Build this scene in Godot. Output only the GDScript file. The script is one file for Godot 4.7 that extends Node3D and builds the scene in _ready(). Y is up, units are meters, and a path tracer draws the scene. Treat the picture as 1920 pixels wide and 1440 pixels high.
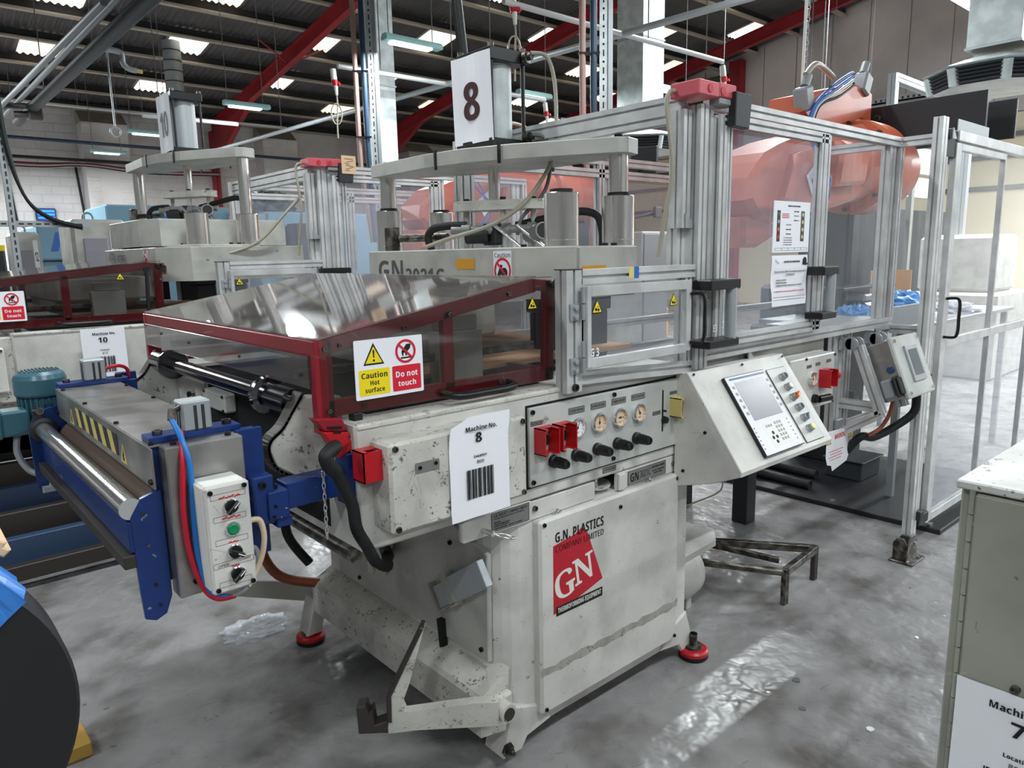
extends Node3D
# A thermoforming hall: camera, light and air first, then the building, then the machines, small things last.

var M := {}                      # materials by name
var T0 := Transform3D.IDENTITY   # offset that every new Geo starts with (the neighbour machine is built with a shifted one)
var rng := RandomNumberGenerator.new()
var used := {}

func _ready() -> void:
	rng.seed = 8
	var cam := Camera3D.new()
	cam.name = "camera"
	cam.fov = 55.67
	cam.near = 0.05
	cam.far = 200.0
	add_child(cam)
	cam.position = Vector3(0, 1.62, 0)
	var yaw := 0.71717144
	var pitch := 0.17637784
	var roll := -0.02002698
	var f := Vector3(sin(yaw) * cos(pitch), -sin(pitch), -cos(yaw) * cos(pitch))
	var r := f.cross(Vector3.UP).normalized()
	var u := r.cross(f)
	cam.basis = Basis(r * cos(roll) + u * sin(roll), u * cos(roll) - r * sin(roll), -f)
	cam.current = true
	var we := WorldEnvironment.new()
	we.name = "hall_environment"
	var env := Environment.new()
	env.background_mode = Environment.BG_SKY
	var sky := Sky.new()
	var sm := ProceduralSkyMaterial.new()
	sm.sky_top_color = Color(0.62, 0.7, 0.8)
	sm.sky_horizon_color = Color(0.85, 0.87, 0.9)
	sm.ground_bottom_color = Color(0.3, 0.3, 0.3)
	sm.ground_horizon_color = Color(0.5, 0.5, 0.5)
	sky.sky_material = sm
	env.sky = sky
	env.tonemap_mode = Environment.TONE_MAPPER_LINEAR
	env.tonemap_exposure = 1.02
	env.sdfgi_enabled = true
	env.ssao_enabled = true
	env.ssil_enabled = true
	we.environment = env
	add_child(we)
	make_materials()
	light_fittings()
	hall()
	services()
	press_8()
	press_10()
	far_machines()
	foreground()

# ---------------------------------------------------------------- geometry
class Geo:
	var v := PackedVector3Array()
	var n := PackedVector3Array()
	var uv := PackedVector2Array()
	var t := Transform3D.IDENTITY
	func _init(at: Transform3D):
		t = at
	func tri(a: Vector3, b: Vector3, c: Vector3, na: Vector3, nb: Vector3, nc: Vector3, ua := Vector2.ZERO, ub := Vector2.ZERO, uc := Vector2.ZERO) -> void:
		if (b - a).cross(c - a).dot(na + nb + nc) > 0.0:   # front faces run clockwise
			v.append_array([t * a, t * c, t * b])
			n.append_array([(t.basis * na).normalized(), (t.basis * nc).normalized(), (t.basis * nb).normalized()])
			uv.append_array([ua, uc, ub])
		else:
			v.append_array([t * a, t * b, t * c])
			n.append_array([(t.basis * na).normalized(), (t.basis * nb).normalized(), (t.basis * nc).normalized()])
			uv.append_array([ua, ub, uc])
	func face(p: Array, out: Vector3) -> void:       # flat convex polygon, turned towards out
		var w: Vector3 = (p[1] - p[0]).cross(p[2] - p[0])
		if w.length_squared() < 1e-18 and p.size() > 3:
			w = (p[2] - p[0]).cross(p[3] - p[0])
		w = w.normalized()
		if w.dot(out) < 0.0:
			w = -w
		for i in range(1, p.size() - 1):
			tri(p[0], p[i], p[i + 1], w, w, w)
	func quad_uv(a: Vector3, b: Vector3, c: Vector3, d: Vector3, out: Vector3) -> void:   # a low left, b low right, c up right, d up left
		var w := (b - a).cross(d - a).normalized()
		if w.dot(out) < 0.0:
			w = -w
		tri(a, b, c, w, w, w, Vector2(0, 1), Vector2(1, 1), Vector2(1, 0))
		tri(a, c, d, w, w, w, Vector2(0, 1), Vector2(1, 0), Vector2(0, 0))
	func bx(x0: float, y0: float, z0: float, x1: float, y1: float, z1: float, ch := 0.0) -> void:
		ob(Vector3((x0 + x1) / 2, (y0 + y1) / 2, (z0 + z1) / 2), Basis(), Vector3(absf(x1 - x0), absf(y1 - y0), absf(z1 - z0)), ch)
	func ob(c: Vector3, b: Basis, s: Vector3, ch := 0.0) -> void:   # box at c with axes b, size s, chamfer ch
		var h := s / 2
		ch = minf(ch, minf(h.x, minf(h.y, h.z)) * 0.9)
		var k := h - Vector3(ch, ch, ch)
		for ax in 3:
			var i := (ax + 1) % 3
			var j := (ax + 2) % 3
			for sg in [-1.0, 1.0]:
				var q := []
				for e in [[-1, -1], [1, -1], [1, 1], [-1, 1]]:
					var p := Vector3.ZERO
					p[ax] = h[ax] * sg
					p[i] = k[i] * e[0]
					p[j] = k[j] * e[1]
					q.append(c + b * p)
				var o := Vector3.ZERO
				o[ax] = sg
				face(q, b * o)
		if ch <= 0.0:
			return
		for ax in 3:                                  # twelve edge bevels, run along ax
			var i := (ax + 1) % 3
			var j := (ax + 2) % 3
			for si in [-1.0, 1.0]:
				for sj in [-1.0, 1.0]:
					var q := []
					for e in [[-1, 0], [1, 0], [1, 1], [-1, 1]]:
						var p := Vector3.ZERO
						p[ax] = k[ax] * e[0]
						p[i] = (h[i] if e[1] == 0 else k[i]) * si
						p[j] = (k[j] if e[1] == 0 else h[j]) * sj
						q.append(c + b * p)
					var o := Vector3.ZERO
					o[i] = si
					o[j] = sj
					face(q, b * o)
		for sx in [-1.0, 1.0]:
			for sy in [-1.0, 1.0]:
				for sz in [-1.0, 1.0]:
					face([c + b * Vector3(h.x * sx, k.y * sy, k.z * sz), c + b * Vector3(k.x * sx, h.y * sy, k.z * sz), c + b * Vector3(k.x * sx, k.y * sy, h.z * sz)], b * Vector3(sx, sy, sz))
	func frame_of(d: Vector3) -> Basis:
		var a := Vector3.UP if absf(d.normalized().y) < 0.9 else Vector3.RIGHT
		var x := a.cross(d).normalized()
		return Basis(x, d.normalized().cross(x), d.normalized())
	func cyl(a: Vector3, b: Vector3, r: float, seg := 16, r2 := -1.0, caps := true) -> void:
		if r2 < 0.0:
			r2 = r
		var m := frame_of(b - a)
		for i in seg:
			var q0 := TAU * i / seg
			var q1 := TAU * (i + 1) / seg
			var d0 := m.x * cos(q0) + m.y * sin(q0)
			var d1 := m.x * cos(q1) + m.y * sin(q1)
			tri(a + d0 * r, a + d1 * r, b + d1 * r2, d0, d1, d1)
			tri(a + d0 * r, b + d1 * r2, b + d0 * r2, d0, d1, d0)
			if caps:
				tri(a, a + d0 * r, a + d1 * r, -m.z, -m.z, -m.z)
				tri(b, b + d0 * r2, b + d1 * r2, m.z, m.z, m.z)
	func lathe(o: Vector3, axis: Vector3, prof: Array, seg := 20) -> void:   # prof: [radius, height along axis]; each stretch flat, round smooth
		var m := frame_of(axis)
		for k in prof.size() - 1:
			var r0: float = prof[k][0]
			var h0: float = prof[k][1]
			var r1: float = prof[k + 1][0]
			var h1: float = prof[k + 1][1]
			for i in seg:
				var q0 := TAU * i / seg
				var q1 := TAU * (i + 1) / seg
				var d0 := m.x * cos(q0) + m.y * sin(q0)
				var d1 := m.x * cos(q1) + m.y * sin(q1)
				var n0 := (d0 * (h1 - h0) - m.z * (r1 - r0)).normalized()
				var n1 := (d1 * (h1 - h0) - m.z * (r1 - r0)).normalized()
				var a := o + d0 * r0 + m.z * h0
				var b := o + d1 * r0 + m.z * h0
				var c := o + d1 * r1 + m.z * h1
				var d := o + d0 * r1 + m.z * h1
				if r0 > 1e-6:
					tri(a, b, c, n0, n1, n1)
				if r1 > 1e-6:
					tri(a, c, d, n0, n1, n0)
	func ball(o: Vector3, r: Vector3, seg := 14, rows := 8) -> void:
		for k in rows:
			for i in seg:
				var q := []
				for e in [[0, 0], [1, 0], [1, 1], [0, 1]]:
					var la: float = PI * (k + e[1]) / rows - PI / 2
					var lo: float = TAU * (i + e[0]) / seg
					q.append(Vector3(cos(la) * cos(lo), sin(la), cos(la) * sin(lo)))
				tri(o + q[0] * r, o + q[1] * r, o + q[2] * r, q[0] / r, q[1] / r, q[2] / r)
				tri(o + q[0] * r, o + q[2] * r, o + q[3] * r, q[0] / r, q[2] / r, q[3] / r)
	func tube(p: Array, r: float, seg := 8, closed := false) -> void:
		var c := p.size()
		var rings := []
		var x := Vector3.ZERO
		for i in c:
			var d: Vector3
			if closed:
				d = p[(i + 1) % c] - p[(i + c - 1) % c]
			else:
				d = p[mini(i + 1, c - 1)] - p[maxi(i - 1, 0)]
			d = d.normalized()
			if i == 0:
				x = frame_of(d).x
			else:
				x = (x - d * x.dot(d)).normalized()
			var y := d.cross(x)
			var ring := []
			for k in seg:
				ring.append(x * cos(TAU * k / seg) + y * sin(TAU * k / seg))
			rings.append(ring)
		for i in (c if closed else c - 1):
			var j := (i + 1) % c
			for k in seg:
				var l := (k + 1) % seg
				tri(p[i] + rings[i][k] * r, p[i] + rings[i][l] * r, p[j] + rings[j][l] * r, rings[i][k], rings[i][l], rings[j][l])
				tri(p[i] + rings[i][k] * r, p[j] + rings[j][l] * r, p[j] + rings[j][k] * r, rings[i][k], rings[j][l], rings[j][k])
		if not closed:
			for e in [0, c - 1]:
				var o: Vector3 = (p[0] - p[1]) if e == 0 else (p[c - 1] - p[c - 2])
				for k in seg:
					tri(p[e], p[e] + rings[e][k] * r, p[e] + rings[e][(k + 1) % seg] * r, o, o, o)
	func prism(poly: PackedVector2Array, at: Transform3D, depth: float, ch := 0.0) -> void:   # outline in at's x and y, run along its z from 0 to depth
		if Geometry2D.is_polygon_clockwise(poly):
			poly = poly.duplicate()
			poly.reverse()
		var top := poly
		if ch > 0.0:
			var got := Geometry2D.offset_polygon(poly, -ch, Geometry2D.JOIN_MITER)
			if got.size() == 1 and got[0].size() == poly.size():
				top = got[0]
				if Geometry2D.is_polygon_clockwise(top):
					top.reverse()
				var best := 0
				for k in top.size():
					if top[k].distance_to(poly[0]) < top[best].distance_to(poly[0]):
						best = k
				var turned := PackedVector2Array()
				for k in top.size():
					turned.append(top[(k + best) % top.size()])
				top = turned
		var w := at.basis.z.normalized()
		var idx := Geometry2D.triangulate_polygon(poly)
		for i in range(0, idx.size(), 3):
			var a := poly[idx[i]]
			var b := poly[idx[i + 1]]
			var c := poly[idx[i + 2]]
			tri(at * Vector3(a.x, a.y, 0), at * Vector3(b.x, b.y, 0), at * Vector3(c.x, c.y, 0), -w, -w, -w)
			a = top[idx[i]]
			b = top[idx[i + 1]]
			c = top[idx[i + 2]]
			tri(at * Vector3(a.x, a.y, depth), at * Vector3(b.x, b.y, depth), at * Vector3(c.x, c.y, depth), w, w, w)
		for i in poly.size():
			var j := (i + 1) % poly.size()
			var e := poly[j] - poly[i]
			var o := at.basis * Vector3(e.y, -e.x, 0)
			var low := depth - ch if top != poly else depth
			face([at * Vector3(poly[i].x, poly[i].y, 0), at * Vector3(poly[j].x, poly[j].y, 0), at * Vector3(poly[j].x, poly[j].y, low), at * Vector3(poly[i].x, poly[i].y, low)], o)
			if top != poly:
				face([at * Vector3(poly[i].x, poly[i].y, low), at * Vector3(poly[j].x, poly[j].y, low), at * Vector3(top[j].x, top[j].y, depth), at * Vector3(top[i].x, top[i].y, depth)], o + w * o.length())
	func ext(a: Vector3, b: Vector3, w: float, h: float, side: Vector3, nw := 1, nh := 1) -> void:   # slotted aluminium profile from a to b; w along side, h across
		var z := (b - a).normalized()
		var x := (side - z * side.dot(z)).normalized()
		var y := z.cross(x)
		var g := 0.0045
		var dp := 0.011
		var poly := PackedVector2Array()
		var put := func(p0: Vector2, p1: Vector2, count: int):
			var d := (p1 - p0).normalized()
			var inw := Vector2(-d.y, d.x)
			poly.append(p0)
			for k in count:
				var m := p0.lerp(p1, (k + 0.5) / count)
				poly.append_array([m - d * g, m - d * g + inw * dp, m + d * g + inw * dp, m + d * g])
		put.call(Vector2(-w / 2, -h / 2), Vector2(w / 2, -h / 2), nw)
		put.call(Vector2(w / 2, -h / 2), Vector2(w / 2, h / 2), nh)
		put.call(Vector2(w / 2, h / 2), Vector2(-w / 2, h / 2), nw)
		put.call(Vector2(-w / 2, h / 2), Vector2(-w / 2, -h / 2), nh)
		prism(poly, Transform3D(Basis(x, y, z), a), (b - a).length())
	func words(s: String, at: Transform3D, w: float, h: float, font: Font, depth := 0.0005) -> void:   # lettering fitted to w by h, centred on at
		if s == "":
			return
		var tm := TextMesh.new()
		tm.text = s
		tm.font = font
		tm.font_size = 48
		tm.pixel_size = 0.01
		tm.depth = 0.01
		tm.curve_step = 3.0
		var bb := tm.get_aabb()
		var ar := tm.get_mesh_arrays()
		var p: PackedVector3Array = ar[Mesh.ARRAY_VERTEX]
		var q: PackedVector3Array = ar[Mesh.ARRAY_NORMAL]
		var ix: PackedInt32Array = ar[Mesh.ARRAY_INDEX]
		if p.is_empty():
			return
		var c := bb.get_center()
		var sc := Vector3(w / bb.size.x, h / bb.size.y, depth / bb.size.z)
		for i in range(0, ix.size(), 3):
			var a := at * ((p[ix[i]] - c) * sc)
			var b := at * ((p[ix[i + 1]] - c) * sc)
			var d := at * ((p[ix[i + 2]] - c) * sc)
			tri(a, b, d, at.basis * q[ix[i]], at.basis * q[ix[i + 1]], at.basis * q[ix[i + 2]])
	func mesh() -> ArrayMesh:
		var a := []
		a.resize(Mesh.ARRAY_MAX)
		a[Mesh.ARRAY_VERTEX] = v
		a[Mesh.ARRAY_NORMAL] = n
		a[Mesh.ARRAY_TEX_UV] = uv
		var m := ArrayMesh.new()
		m.add_surface_from_arrays(Mesh.PRIMITIVE_TRIANGLES, a)
		return m

func geo() -> Geo:
	return Geo.new(T0)

func at3(o: Vector3, x: Vector3, y: Vector3) -> Transform3D:   # a frame: x to the right, y up, z out of the face
	return Transform3D(Basis(x.normalized(), y.normalized(), x.cross(y).normalized()), o)

func smooth(p: Array, k := 6) -> Array:                 # Catmull-Rom through p
	var out := []
	for i in p.size() - 1:
		var a: Vector3 = p[maxi(i - 1, 0)]
		var b: Vector3 = p[i]
		var c: Vector3 = p[i + 1]
		var d: Vector3 = p[mini(i + 2, p.size() - 1)]
		for s in k:
			out.append(b.cubic_interpolate(c, a, d, float(s) / k))
	out.append(p[-1])
	return out

func rrect(x0: float, y0: float, x1: float, y1: float, r: float, k := 4) -> PackedVector2Array:
	var p := PackedVector2Array()
	for c in [[x1 - r, y0 + r, -90.0], [x1 - r, y1 - r, 0.0], [x0 + r, y1 - r, 90.0], [x0 + r, y0 + r, 180.0]]:
		for i in k + 1:
			var q := deg_to_rad(c[2] + 90.0 * i / k)
			p.append(Vector2(c[0] + r * cos(q), c[1] + r * sin(q)))
	return p

func disc(c: Vector2, r: float, k := 20) -> PackedVector2Array:
	var p := PackedVector2Array()
	for i in k:
		p.append(c + Vector2(r, 0).rotated(TAU * i / k))
	return p

func V2(a: Array) -> PackedVector2Array:
	var p := PackedVector2Array()
	for i in range(0, a.size(), 2):
		p.append(Vector2(a[i], a[i + 1]))
	return p

# ---------------------------------------------------------------- nodes
func numbered(called: String) -> String:
	var k: int = used.get(called, 0)
	used[called] = k + 1
	return called if k == 0 else "%s_%03d" % [called, k]

func tag(o: Node3D, label: String, category: String, group := "") -> Node3D:
	o.set_meta("label", label)
	o.set_meta("category", category)
	if group:
		o.set_meta("group", group)
	return o

func thing(called: String, label: String, category: String, base: Vector3, group := "") -> Node3D:
	var o := Node3D.new()
	o.name = numbered(called)
	add_child(o)
	o.position = T0 * base
	return tag(o, label, category, group)

func put(parent: Node, called: String, g: Geo, mat: String, label := "", kind := "") -> MeshInstance3D:
	var m := MeshInstance3D.new()
	m.mesh = g.mesh()
	m.material_override = M[mat]
	m.name = numbered(called) if parent == self else called
	parent.add_child(m, true)
	if parent != self and parent.get_parent() == self and not (parent is MeshInstance3D):
		m.position = -parent.position
	if label:
		m.set_meta("label", label)
	if kind:
		m.set_meta("kind", kind)
	return m

func solo(called: String, g: Geo, mat: String, label: String, category: String, group := "") -> MeshInstance3D:
	var m := put(self, called, g, mat)
	tag(m, label, category, group)
	return m

func struct(called: String, g: Geo, mat: String) -> MeshInstance3D:
	return put(self, called, g, mat, "", "structure")

# ---------------------------------------------------------------- materials
func mat(called: String, c: Color, rough := 0.5, metal := 0.0) -> StandardMaterial3D:
	var m := StandardMaterial3D.new()
	m.resource_name = called
	m.albedo_color = c
	m.roughness = rough
	m.metallic = metal
	M[called] = m
	return m

func noise_tex(freq: float, cols: Array, stops: Array, sd := 1, size := 512, oct := 5) -> NoiseTexture2D:
	var nz := FastNoiseLite.new()
	nz.noise_type = FastNoiseLite.TYPE_SIMPLEX_SMOOTH
	nz.seed = sd
	nz.frequency = freq
	nz.fractal_octaves = oct
	var tx := NoiseTexture2D.new()
	tx.width = size
	tx.height = size
	tx.seamless = true
	tx.noise = nz
	var gr := Gradient.new()
	gr.offsets = PackedFloat32Array(stops)
	gr.colors = PackedColorArray(cols)
	tx.color_ramp = gr
	return tx

func g3(x: float) -> Color:
	return Color(x, x, x)

func blob(im: Image, x: int, y: int, r: float, c: Color, jag := 0.5) -> void:
	var s := im.get_width()
	var q := rng.randf() * TAU
	var el := rng.randf_range(0.4, 1.0)
	var k := int(ceil(r))
	for dy in range(-k, k + 1):
		for dx in range(-k, k + 1):
			var p := Vector2(dx, dy).rotated(q)
			p.y /= el
			if p.length() + rng.randf() * jag * r < r:
				im.set_pixel(posmod(x + dx, s), posmod(y + dy, s), c)

func scratch(im: Image, x: float, y: float, d: Vector2, k: int, c: Color) -> void:
	var s := im.get_width()
	for i in k:
		im.set_pixel(posmod(int(x), s), posmod(int(y), s), c)
		x += d.x
		y += d.y
		d = d.rotated(rng.randf_range(-0.05, 0.05))

func wear(size: int, specks: int, big: int, lines: int, c: Color, c2: Color) -> ImageTexture:   # chips and scratches on a clear sheet
	var im := Image.create(size, size, false, Image.FORMAT_RGBA8)
	im.fill(Color(c.r, c.g, c.b, 0.0))
	for i in specks:
		var a := c if rng.randf() < 0.6 else c2
		blob(im, rng.randi() % size, rng.randi() % size, rng.randf_range(0.6, 2.2), a)
	for i in big:
		var a := c if rng.randf() < 0.5 else c2
		var x := rng.randi() % size
		var y := rng.randi() % size
		for j in rng.randi_range(2, 6):
			blob(im, x + rng.randi_range(-7, 7), y + rng.randi_range(-7, 7), rng.randf_range(2.0, 6.0), a, 0.9)
	for i in lines:
		var a := c if rng.randf() < 0.7 else c2
		a.a *= 0.7
		scratch(im, rng.randf() * size, rng.randf() * size, Vector2.RIGHT.rotated(rng.randf() * TAU), rng.randi_range(6, 40), a)
	return ImageTexture.create_from_image(im)

func tri_map(m: StandardMaterial3D, k: float) -> void:
	m.uv1_triplanar = true
	m.uv1_triplanar_sharpness = 8.0
	m.uv1_scale = Vector3(k, k, k)

func painted(called: String, c: Color, rough: float, chips: Texture2D, k := 0.9, metal := 0.0) -> StandardMaterial3D:
	var m := mat(called, c, rough, metal)
	m.albedo_texture = M["_grime"]
	m.detail_enabled = chips != null
	m.detail_albedo = chips
	m.detail_blend_mode = BaseMaterial3D.BLEND_MODE_MIX
	tri_map(m, k)
	return m

func glow(called: String, c: Color, e: float) -> StandardMaterial3D:
	var m := mat(called, c, 0.6)
	m.emission_enabled = true
	m.emission = c
	m.emission_energy_multiplier = e
	return m

func pane(called: String, c: Color, a: float, rough := 0.08) -> StandardMaterial3D:
	var m := mat(called, Color(c.r, c.g, c.b, a), rough)
	m.transparency = BaseMaterial3D.TRANSPARENCY_ALPHA
	m.cull_mode = BaseMaterial3D.CULL_DISABLED
	return m

func make_materials() -> void:
	M["_grime"] = noise_tex(0.006, [g3(0.86), g3(0.95), g3(1.0)], [0.15, 0.5, 0.85], 3)
	var dark := Color(0.27, 0.26, 0.25, 0.9)
	var rust := Color(0.36, 0.31, 0.26, 0.85)
	var chips := wear(1024, 700, 16, 90, dark, rust)
	var heavy := wear(512, 900, 130, 60, dark, rust)
	var light := wear(512, 120, 4, 60, Color(0.75, 0.75, 0.72, 0.7), Color(0.2, 0.2, 0.2, 0.6))
	painted("white_paint", Color(0.835, 0.825, 0.805), 0.42, chips)
	painted("worn_paint", Color(0.805, 0.795, 0.765), 0.5, heavy, 1.6)
	painted("press_paint", Color(0.72, 0.715, 0.69), 0.45, light, 1.2)
	painted("panel_grey", Color(0.77, 0.775, 0.76), 0.4, light, 0.9)
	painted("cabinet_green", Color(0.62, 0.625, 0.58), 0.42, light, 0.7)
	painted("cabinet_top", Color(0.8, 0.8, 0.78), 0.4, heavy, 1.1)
	painted("blue_paint", Color(0.075, 0.2, 0.45), 0.32, light, 0.8)
	painted("red_paint", Color(0.56, 0.09, 0.15), 0.35, light, 0.9)
	painted("orange_paint", Color(0.8, 0.4, 0.28), 0.38, null, 0.7)
	painted("steel_red", Color(0.62, 0.13, 0.17), 0.5, null, 0.3)
	mat("steel_green", Color(0.1, 0.24, 0.2), 0.6)
	mat("red_plastic", Color(0.72, 0.09, 0.13), 0.35)
	mat("pink_red", Color(0.74, 0.31, 0.35), 0.45)
	mat("black", Color(0.045, 0.045, 0.05), 0.4)
	mat("rubber", Color(0.05, 0.05, 0.055), 0.6)
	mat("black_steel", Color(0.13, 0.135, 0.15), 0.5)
	mat("dark_void", Color(0.03, 0.03, 0.035), 0.9)  # near-black that paints shade into gaps, slots and recesses
	mat("slot_dark", Color(0.16, 0.16, 0.165), 0.6)
	var al := mat("aluminium", Color(0.84, 0.84, 0.84), 0.36, 0.3)
	al.albedo_texture = noise_tex(0.02, [g3(0.88), g3(1.0)], [0.2, 0.8], 9, 256)
	tri_map(al, 1.0)
	mat("galvanised", Color(0.66, 0.68, 0.69), 0.5, 0.5)
	var duct := mat("duct_steel", Color(0.79, 0.82, 0.82), 0.5, 0.3)
	duct.albedo_texture = noise_tex(0.03, [g3(0.9), g3(1.0)], [0.3, 0.7], 19, 256)
	tri_map(duct, 0.6)
	mat("chrome", Color(0.9, 0.9, 0.9), 0.15, 0.9)
	var tr := mat("turned_steel", Color(0.9, 0.89, 0.88), 0.22, 1.0)
	tr.metallic_specular = 0.6
	mat("dark_chrome", Color(0.5, 0.5, 0.52), 0.15, 1.0)
	var ss := mat("stainless", Color(0.7, 0.69, 0.68), 0.33, 0.75)
	ss.albedo_texture = noise_tex(0.01, [g3(0.82), g3(1.0)], [0.25, 0.75], 7, 256)
	tri_map(ss, 2.0)
	var bs := mat("bare_steel", Color(0.5, 0.49, 0.47), 0.4, 0.85)
	bs.albedo_texture = noise_tex(0.02, [Color(0.55, 0.52, 0.5), g3(1.0)], [0.3, 0.7], 8, 256)
	tri_map(bs, 3.0)
	mat("worn_steel", Color(0.27, 0.25, 0.24), 0.5, 0.5)
	mat("plate_steel", Color(0.55, 0.55, 0.54), 0.45, 0.5)
	mat("brown_roller", Color(0.42, 0.35, 0.31), 0.35, 0.2)
	mat("motor_blue", Color(0.25, 0.41, 0.46), 0.28)
	mat("paper", Color(0.93, 0.93, 0.95), 0.7)
	mat("ink", Color(0.03, 0.03, 0.035), 0.7)
	mat("ink_grey", Color(0.3, 0.3, 0.31), 0.7)
	mat("ink_red", Color(0.8, 0.1, 0.14), 0.6)
	mat("ink_maroon", Color(0.23, 0.05, 0.08), 0.6)
	mat("sign_yellow", Color(0.95, 0.85, 0.1), 0.4)
	mat("sign_red", Color(0.83, 0.12, 0.2), 0.4)
	mat("logo_red", Color(0.72, 0.08, 0.16), 0.4)
	mat("label_amber", Color(0.8, 0.58, 0.1), 0.5)
	mat("dull_yellow", Color(0.83, 0.76, 0.45), 0.5)
	painted("rubbed", Color(0.66, 0.65, 0.62), 0.6, heavy, 2.0)
	mat("strut_steel", Color(0.62, 0.61, 0.58), 0.5, 0.2)
	mat("skid_blue", Color(0.2, 0.28, 0.4), 0.5)
	mat("white_plastic", Color(0.87, 0.87, 0.84), 0.4)
	mat("grey_plastic", Color(0.55, 0.56, 0.57), 0.45)
	mat("cream_plastic", Color(0.85, 0.76, 0.64), 0.5)
	mat("green_lens", Color(0.04, 0.5, 0.33), 0.3)
	mat("orange_lens", Color(0.95, 0.4, 0.05), 0.25)
	mat("yellow_lens", Color(0.95, 0.82, 0.1), 0.3)
	mat("blue_lens", Color(0.12, 0.25, 0.42), 0.3)
	mat("screen_grey", Color(0.55, 0.54, 0.57), 0.25)
	mat("screen_dark", Color(0.4, 0.43, 0.44), 0.2)
	mat("hose_grey", Color(0.6, 0.58, 0.52), 0.4)
	mat("hose_orange", Color(0.55, 0.28, 0.16), 0.45)
	mat("hose_red", Color(0.75, 0.1, 0.2), 0.35)
	mat("hose_blue", Color(0.12, 0.45, 0.75), 0.35)
	mat("pipe_blue", Color(0.16, 0.25, 0.34), 0.45)
	mat("pipe_pink", Color(0.64, 0.52, 0.49), 0.55)
	mat("pipe_grey", Color(0.4, 0.41, 0.42), 0.5, 0.2)
	mat("pipe_dark", Color(0.13, 0.135, 0.14), 0.6)
	mat("conduit", Color(0.72, 0.73, 0.73), 0.45, 0.2)
	mat("wire", Color(0.45, 0.45, 0.45), 0.6)
	mat("fitting_teal", Color(0.62, 0.8, 0.79), 0.5)
	mat("machine_blue", Color(0.39, 0.53, 0.6), 0.45)
	mat("letter_blue", Color(0.15, 0.33, 0.63), 0.5)
	mat("far_dark", Color(0.2, 0.21, 0.23), 0.6)
	mat("cardboard", Color(0.74, 0.58, 0.44), 0.8)
	mat("plank_wood", Color(0.83, 0.7, 0.55), 0.7)
	mat("film_blue", Color(0.35, 0.62, 0.86), 0.35)
	mat("film_white", Color(0.85, 0.86, 0.9), 0.3)
	mat("blue_bag", Color(0.2, 0.47, 0.78), 0.3)
	mat("wood", Color(0.76, 0.6, 0.28), 0.6)
	mat("tape_blue", Color(0.1, 0.38, 0.7), 0.5)
	mat("roll_black", Color(0.075, 0.08, 0.095), 0.6)
	var clear := pane("clear_pane", Color(0.78, 0.8, 0.84), 0.13, 0.05)
	clear.metallic_specular = 0.6
	pane("hazy_pane", Color(0.72, 0.74, 0.8), 0.3, 0.06)
	pane("smoke_pane", Color(0.1, 0.085, 0.085), 0.27, 0.05)
	pane("smoke_top_sheen", Color(0.42, 0.4, 0.39), 0.5, 0.05).metallic_specular = 1.0  # lighter than the side sheets: ceiling reflection put into the colour
	pane("smoke_strip", Color(0.3, 0.28, 0.3), 0.4, 0.1)
	pane("cling_film", Color(0.9, 0.92, 0.95), 0.3, 0.1)
	glow("tube_glow", Color(0.9, 0.98, 1.0), 2.6)
	glow("sky_sheet", Color(1.0, 0.97, 0.92), 1.5)
	glow("sky_sheet_warm", Color(1.0, 0.93, 0.84), 1.1)
	glow("uv_blue", Color(0.15, 0.5, 1.0), 1.4)
	# building
	painted("wall_block", Color(0.88, 0.86, 0.85), 0.85, null, 0.12)
	painted("wall_panel", Color(0.8, 0.775, 0.765), 0.8, null, 0.1)
	mat("wall_cream", Color(0.84, 0.8, 0.69), 0.8)
	mat("wall_white", Color(0.78, 0.78, 0.77), 0.8)
	painted("roof_sheet", Color(0.36, 0.345, 0.34), 0.8, null, 0.25)
	mat("purlin_dark", Color(0.16, 0.16, 0.17), 0.75)
	mat("purlin_light", Color(0.66, 0.62, 0.56), 0.7)
	var fl := mat("floor_paint", Color(0.57, 0.56, 0.56), 0.36)
	fl.albedo_texture = noise_tex(0.006, [Color(0.72, 0.7, 0.68), g3(0.9), g3(1.0), g3(0.96)], [0.1, 0.38, 0.6, 0.9], 12, 1024, 7)
	fl.detail_enabled = true
	fl.detail_albedo = floor_marks()
	fl.roughness_texture = noise_tex(0.02, [g3(0.75), g3(1.0)], [0.3, 0.7], 14, 512)
	var bumps := noise_tex(0.02, [g3(0.0), g3(1.0)], [0.0, 1.0], 15, 1024, 3)
	bumps.as_normal_map = true
	bumps.bump_strength = 5.0
	fl.normal_enabled = true
	fl.normal_texture = bumps
	fl.normal_scale = 0.5
	fl.uv1_triplanar = true
	fl.uv1_world_triplanar = true
	fl.uv1_scale = Vector3(0.4, 0.4, 0.4)

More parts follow.
